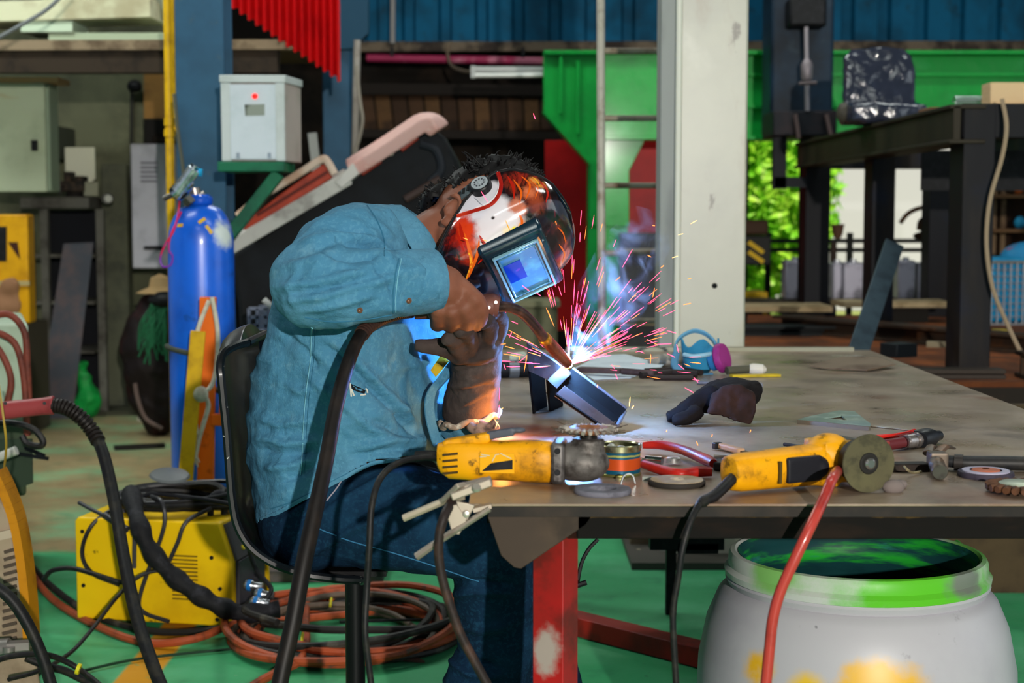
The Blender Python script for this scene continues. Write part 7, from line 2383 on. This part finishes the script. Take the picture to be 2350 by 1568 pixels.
# pivot knob
kp = snap(hb_, 1106, 432)
kn = (r_ax * .94 - b_ax * .1).normalized()
kb = part('pivot_knob', MB().lathe([(.021, -.004), (.021, .012), (.019, .014)], kp, kn, 36), M('141418', .4), t, 'black pivot knob')
part('knob_cap', MB().lathe([(.0165, .012), (.0165, .0155), (.013, .0165), (.0125, .0155), (.004, .0155), (.003, .0175), (.001, .0175)], kp, kn, 30), M('8c949a', .45), kb, 'grey ribbed knob cap')
mb = MB()
for k in range(10):
    a = 2 * PI * k / 10
    u2 = kn.orthogonal().normalized()
    v2 = kn.cross(u2)
    c_ = kp + kn * .0155 + (u2 * math.cos(a) + v2 * math.sin(a)) * .0095
    mb.ell(c_, (.0018, .0018, .0018), n=8, m=6)
part('knob_ribs', mb, M('3a3e44', .5), kb)
mb = MB()
for s_ in (1,):
    mb.sheet([[hp_(-.026 - .004 * k, .106 - .010 * k * k, -.004 - .034 * k) for k in (-.4, 0, .5, 1, 1.5)], [hp_(-.002 - .008 * k, .106 - .010 * k * k, -.004 - .034 * k) for k in (-.4, 0, .5, 1, 1.5)]], .003)
hb2 = part('headband', mb, M('4a565c', .5), t, 'grey slotted headband')
mb = MB()
for k in (.55, .85, 1.15, 1.45):
    k -= .3
    c_ = hp_(-.014 - .006 * k, .106 - .010 * k * k + .0034, -.004 - .034 * k)
    mb.box(c_, (.013, .001, .005), HR @ Matrix.Rotation(.4, 3, 'Y'))
part('headband_slots', mb, BLACK, hb2)
# window boss, frame and lens
wv0, wv1, ww = -.050, .068, .092
boss = []
for k, (du, gw) in enumerate(((-.03, 1.10), (-.004, 1.06), (.005, .97), (.0055, .86))):
    r_ = []
    uf = .130
    for (sx, sv) in ((-1, -1), (1, -1), (1, 1), (-1, 1)):
        r_.append(hp_(uf + du - (.010 if sv < 0 else 0) * 0, sx * ww * gw * .86, (wv0 + wv1) / 2 + sv * (wv1 - wv0) / 2 * gw))
    boss.append(r_)
bm2 = Mat('helmet_boss', '0c2432', .2, spec=.6, coat=.4).wear('1a4a60', 9, .45, .7).wear('b8ccd4', 50, .68, .73, .4).m
part('window_surround', MB().loft(boss), bm2, t, 'blue black window surround', bevel=.010)
uw = .130 + .006


def frame(u, x0, x1, v0, v1, tk, hh):
    mb = MB()
    for s_ in (x0, x1):
        mb.box(hp_(u, s_, (v0 + v1) / 2), (hh, tk, v1 - v0 + tk), HR)
    for v in (v0, v1):
        mb.box(hp_(u, (x0 + x1) / 2, v), (hh, x1 - x0 + tk, tk), HR)
    return mb


part('window_frame', frame(uw + .003, -.066, .066, -.033, .054, .005, .006), M('78a4b4', .25, .2, coat=.5), t, bevel=.0012)
part('window_frame', frame(uw + .002, -.057, .057, -.026, .047, .004, .005), M('4a7c90', .25, .2, coat=.5), t, bevel=.001)
lens = Mat('lens_arc_blue', '3a88bc', .16, .3, spec=.9, coat=1.0).wear('62c0d8', 14, .45, .68, .8).wear('cfe6ee', 70, .7, .74, .5)  # the arc's blue light on the lens is put into its colour
lp = part('window_lens', MB().box(hp_(uw + .0005, 0, .0105), (.003, .112, .071), HR), lens.m, t, 'shiny blue protective lens')
part('filter_pane', MB().box(hp_(uw + .0026, .010, -.006), (.0012, .052, .034), HR), Mat('filter_glass', '0a3ab0', .1, .2, coat=1.0).m, lp, 'deeper blue filter pane')

# ------------------------------------------------------------------ welding torch in the hands
HT0, HT1 = at(952, 712, 2.865), at(1146, 706, 2.885)
t = thing('welding_torch', HT0, 'welding torch with copper nozzle held in both hands, its cable hanging down', 'torch')
hm_ = M('6a4238', .5, wear='4a2c28', sc=16)
part('handle', MB().tube(cr([HT0, HT0.lerp(HT1, .4), HT0.lerp(HT1, .75), at(1112, 704, 2.882), at(1130, 702, 2.885), at(1146, 704, 2.885)], 4), lerp_list([.017, .019, .019, .023, .0235, .019], 4), 16), hm_, t, 'reddish brown handle', bevel=.001)
part('trigger', MB().box(at(1095, 736, 2.885), (.04, .014, .012), (0, .1, 0)), M('3a2420', .5), t, bevel=.003)
part('screw', MB().cyl(at(1138, 694, 2.864), at(1138, 694, 2.858), .0032, 10).cyl(at(1122, 706, 2.862), at(1122, 706, 2.858), .003, 10), M('b8a49c', .3, .7), t)
nk = cr([at(1140, 704, 2.885), at(1168, 705, 2.895), at(1196, 717, 2.92), at(1222, 742, 2.95), at(1240, 765, 2.975), at(1250, 779, 2.99)], 6)
part('neck', MB().tube(nk, w(12.5, 2.9), 14), M('2e2420', .4, .4, wear='5a4238', sc=20), t, 'dark swan neck')
n0, n1 = at(1247, 774, 2.985), at(1303, 835, 3.065)
nd = (n1 - n0).normalized()
part('neck_ring', MB().lathe([(w(14, 2.93), 0), (w(15.5, 2.93), .003), (w(15.5, 2.93), .012), (w(14, 2.93), .015)], n0, nd, 20), M('b8862a', .35, .8), t, 'brass ring')
ln_ = (n1 - n0).length
part('nozzle', MB().lathe([(w(14, 2.93), .014), (w(15.5, 2.93), .018), (w(15.5, 2.93), ln_ * .55), (w(14, 2.93), ln_ * .9), (w(12, 2.93), ln_), (w(8, 2.93), ln_), (w(8, 2.93), ln_ * .8)], n0, nd, 28, cap=False), Mat('copper', '9a5a30', .38, .85).wear('5a3420', 14, .45, .68, .8).wear('c88a50', 24, .6, .72, .6).m, t, 'copper nozzle')
part('contact_tip', MB().cyl(n0 + nd * ln_ * .6, n0 + nd * (ln_ + .002), .0022, 10).cyl(n0 + nd * (ln_), n0 + nd * (ln_ + .007), .0007, 6), M('c08050', .3, .9), t)
cpts = cr([HT0 + V((.02, 0, 0)), at(925, 715, 2.845), at(880, 728, 2.81), at(842, 752, 2.77), at(812, 800, 2.72), at(788, 870, 2.67), at(768, 950, 2.63), at(748, 1060, 2.58), at(722, 1180, 2.53), at(696, 1300, 2.49), at(672, 1430, 2.46), at(646, 1550, 2.44), at(622, 1680, 2.42)], 8)
part('cable', MB().tube(cpts, lerp_list([w(13, 2.8), w(13, 2.8), w(14, 2.8), w(16, 2.75), w(16, 2.7), w(17, 2.67), w(17, 2.63), w(18, 2.58), w(19, 2.53), w(20, 2.49), w(20, 2.46), w(20, 2.44), w(20, 2.42)], 8), 14), M('120e0d', .5, wear='201915', sc=16), t)
mb = MB()
for i in range(24):
    j = 5 + i * .95
    k = int(j)
    c = cpts[k].lerp(cpts[k + 1], j - k)
    tn = (cpts[k + 1] - cpts[k]).normalized()
    mb.lathe([(w(11, 2.8), -.0035), (w(18, 2.8), -.0015), (w(18, 2.8), .0015), (w(11, 2.8), .0035)], c, tn, 14)
part('strain_relief', mb, M('3a2620', .5, wear='281a18', sc=20), t, 'ribbed brown strain relief')


# ------------------------------------------------------------------ the arc, sparks and smoke
ARC = at(1306, 838, 3.075)
solo('welding_arc', MB().ell(ARC, (.0065, .0065, .0055)), Mat('arc_light', 'ffffff', .5).glow('dfeaff', 70).m, 'white hot welding arc at the nozzle tip', 'arc')
light('arc_glow', 'POINT', ARC + V((0, .004, .014)), 21, (.16, .42, 1.0), shadow_soft_size=.012)
solo('molten_bead', MB().tube([at(1293, 846, 3.07), at(1302, 841, 3.075), at(1310, 840, 3.077)], [.003, .005, .004], 8), Mat('molten', 'ff7030', .5).glow('ff8a40', 9).m, 'glowing orange bead of molten steel below the arc', 'weld bead')

pink = Mat('spark_pink', 'ff5a78', .5).glow('ff3a60', 4.2).m
orng = Mat('spark_orange', 'ff8a40', .5).glow('ff6a2c', 3.2).m
gold = Mat('spark_gold', 'ffd080', .5).glow('ffa254', 3.6).m
rn = random.Random(21)
sets = {0: MB(), 1: MB(), 2: MB()}


def spark(p, dr, ln, r_, k):
    a, b = p - dr * ln / 2, p + dr * ln / 2
    sets[k].tube([a, a.lerp(b, .3), a.lerp(b, .75), b], [r_ * .25, r_, r_, r_ * .4], 5)


def fan(n, px_lo, px_hi, ang_lo, ang_hi, r_lo, r_hi, l_lo, l_hi, th, kinds, dsp=.12):
    for i in range(n):
        a = math.radians(rn.uniform(ang_lo, ang_hi))
        rr = rn.uniform(r_lo, r_hi) ** 1
        dy = rn.uniform(-dsp, dsp)
        dr = V((math.cos(a), dy, math.sin(a))).normalized()
        p = ARC + dr * rr + V((0, 0, -.10 * rr * rr))
        dd_ = (dr + V((0, 0, -.25 * rr))).normalized()
        spark(p, dd_, rn.uniform(l_lo, l_hi), rn.uniform(*th), rn.choice(kinds))


# dense streaks close to the arc
fan(40, 0, 0, 12, 100, .02, .10, .03, .09, (.0003, .0005), (0, 1, 2, 0))
fan(52, 0, 0, 18, 112, .08, .20, .018, .045, (.0004, .0007), (0, 0, 0, 0, 1))
fan(22, 0, 0, 60, 112, .18, .30, .012, .035, (.0004, .0007), (0, 0, 1))
fan(28, 0, 0, 14, 52, .12, .26, .012, .04, (.0004, .00065), (0, 0, 0, 1))
fan(22, 0, 0, 143, 184, .05, .13, .018, .035, (.0005, .0008), (0, 0, 0, 1))
fan(16, 0, 0, -8, 26, .06, .26, .008, .028, (.0004, .00065), (0, 0, 1))
# single sparks seen further out: (x, y, angle, length px, kind)
for px, py, an, ln, k in ((1226, 267, -70, 14, 0), (1333, 500, 85, 34, 0), (1331, 545, 88, 22, 0), (1237, 510, -68, 18, 0), (1276, 512, -80, 10, 1), (1592, 510, 30, 16, 2), (1562, 538, 15, 12, 2), (1549, 590, 18, 14, 2), (1500, 518, -8, 6, 1),
                          (1582, 640, 10, 8, 1), (1577, 698, 12, 18, 1), (1500, 672, 80, 22, 1), (1490, 588, -28, 10, 1), (1520, 612, 40, 10, 1), (1418, 640, 40, 14, 1), (1467, 668, 35, 16, 0), (1455, 680, 20, 10, 1), (1541, 762, -15, 22, 0), (1522, 790, 2, 38, 0),
                          (1492, 783, -30, 18, 0), (1505, 790, -30, 12, 1), (1555, 800, -75, 20, 0), (1472, 808, -25, 14, 0), (1540, 816, -25, 20, 0), (1493, 824, 88, 22, 1), (1596, 833, -5, 24, 1), (1563, 842, -40, 18, 0), (1577, 838, -22, 16, 1),
                          (1582, 896, -30, 24, 0), (1597, 872, -50, 16, 0), (1407, 842, -55, 12, 0), (1415, 865, -65, 14, 0), (1371, 886, 80, 8, 1), (1445, 922, 84, 22, 2), (1452, 935, 60, 10, 2), (1722, 990, 70, 8, 1), (1634, 1000, 75, 6, 1), (1600, 1018, -70, 10, 1), (1530, 989, 70, 6, 1),
                          (1146, 905, 88, 30, 0), (1145, 946, 88, 34, 0), (1140, 975, 70, 18, 2), (1150, 940, 40, 12, 2), (1158, 842, -72, 14, 0), (1172, 768, 70, 14, 0), (1180, 740, -24, 18, 0), (1160, 720, 88, 14, 0), (1155, 790, 5, 12, 1),
                          (1206, 835, 80, 40, 1), (1200, 824, 40, 20, 0), (1192, 822, 75, 12, 1), (1112, 452, -58, 30, 0), (1068, 548, -20, 12, 1), (1112, 552, -20, 12, 1), (1207, 662, -38, 22, 0), (1236, 676, -35, 14, 0), (1270, 645, -70, 30, 0), (1285, 668, -72, 22, 0)):
    dpt = 2.93 if (px, py) not in ((1112, 452), (1068, 548), (1112, 552)) else 2.86
    p = at(px, py, dpt)
    if py > 980:
        p = onz(px, py, T + .012)
    a = math.radians(an)
    spark(p, V((math.cos(a), 0, math.sin(a))), w(ln, dpt), .0008, k)
for k, (nm, m_) in enumerate((('pink', pink), ('orange', orng), ('gold', gold))):
    lab = ('pink welding sparks flying up from the arc and out to the sides', 'orange welding sparks flying off the arc', 'golden hot sparks right around the arc and where they land')[k]
    solo('welding_sparks', sets[k], m_, lab, 'sparks', kind='stuff', smooth=False)
# glow of sparks landing by the glove
light('landing_sparks', 'POINT', at(1152, 962, 2.98), 1.1, (1.0, .33, .06), shadow_soft_size=.01)
light('landing_sparks', 'POINT', at(1446, 938, 2.92), .22, (1.0, .4, .1), shadow_soft_size=.01)

# smoke plume
sm = bpy.data.materials.new('smoke')
sm.use_nodes = True
nt = sm.node_tree
nt.nodes.clear()
out = nt.nodes.new('ShaderNodeOutputMaterial')
pv = nt.nodes.new('ShaderNodeVolumePrincipled')
pv.inputs['Color'].default_value = (.72, .76, .86, 1)
pv.inputs['Anisotropy'].default_value = .1
tc = nt.nodes.new('ShaderNodeTexCoord')
mp = nt.nodes.new('ShaderNodeMapping')
mp.inputs['Scale'].default_value = (1, 1, .7)
nz = nt.nodes.new('ShaderNodeTexNoise')
nz.inputs['Scale'].default_value = 13
nz.inputs['Detail'].default_value = 5
nz.inputs['Distortion'].default_value = 1.6
mr = nt.nodes.new('ShaderNodeMapRange')
mr.interpolation_type = 'SMOOTHSTEP'
mr.inputs['From Min'].default_value = .50
mr.inputs['From Max'].default_value = .72
mr.inputs['To Max'].default_value = 16
nt.links.new(tc.outputs['Object'], mp.inputs[0])
nt.links.new(mp.outputs[0], nz.inputs['Vector'])
nt.links.new(nz.outputs['Fac'], mr.inputs[0])
nt.links.new(mr.outputs[0], pv.inputs['Density'])
nt.links.new(pv.outputs[0], out.inputs['Volume'])
mb = MB().tube(cr([at(1322, 815, 3.02), at(1350, 760, 3.06), at(1400, 690, 3.1), at(1440, 620, 3.12), at(1470, 550, 3.14), at(1490, 480, 3.14)], 4), lerp_list([.02, .05, .075, .075, .065, .03], 4), 16)
o = solo('smoke', mb, sm, 'thin grey smoke drifting up from the arc before the ladder', 'smoke', kind='stuff')
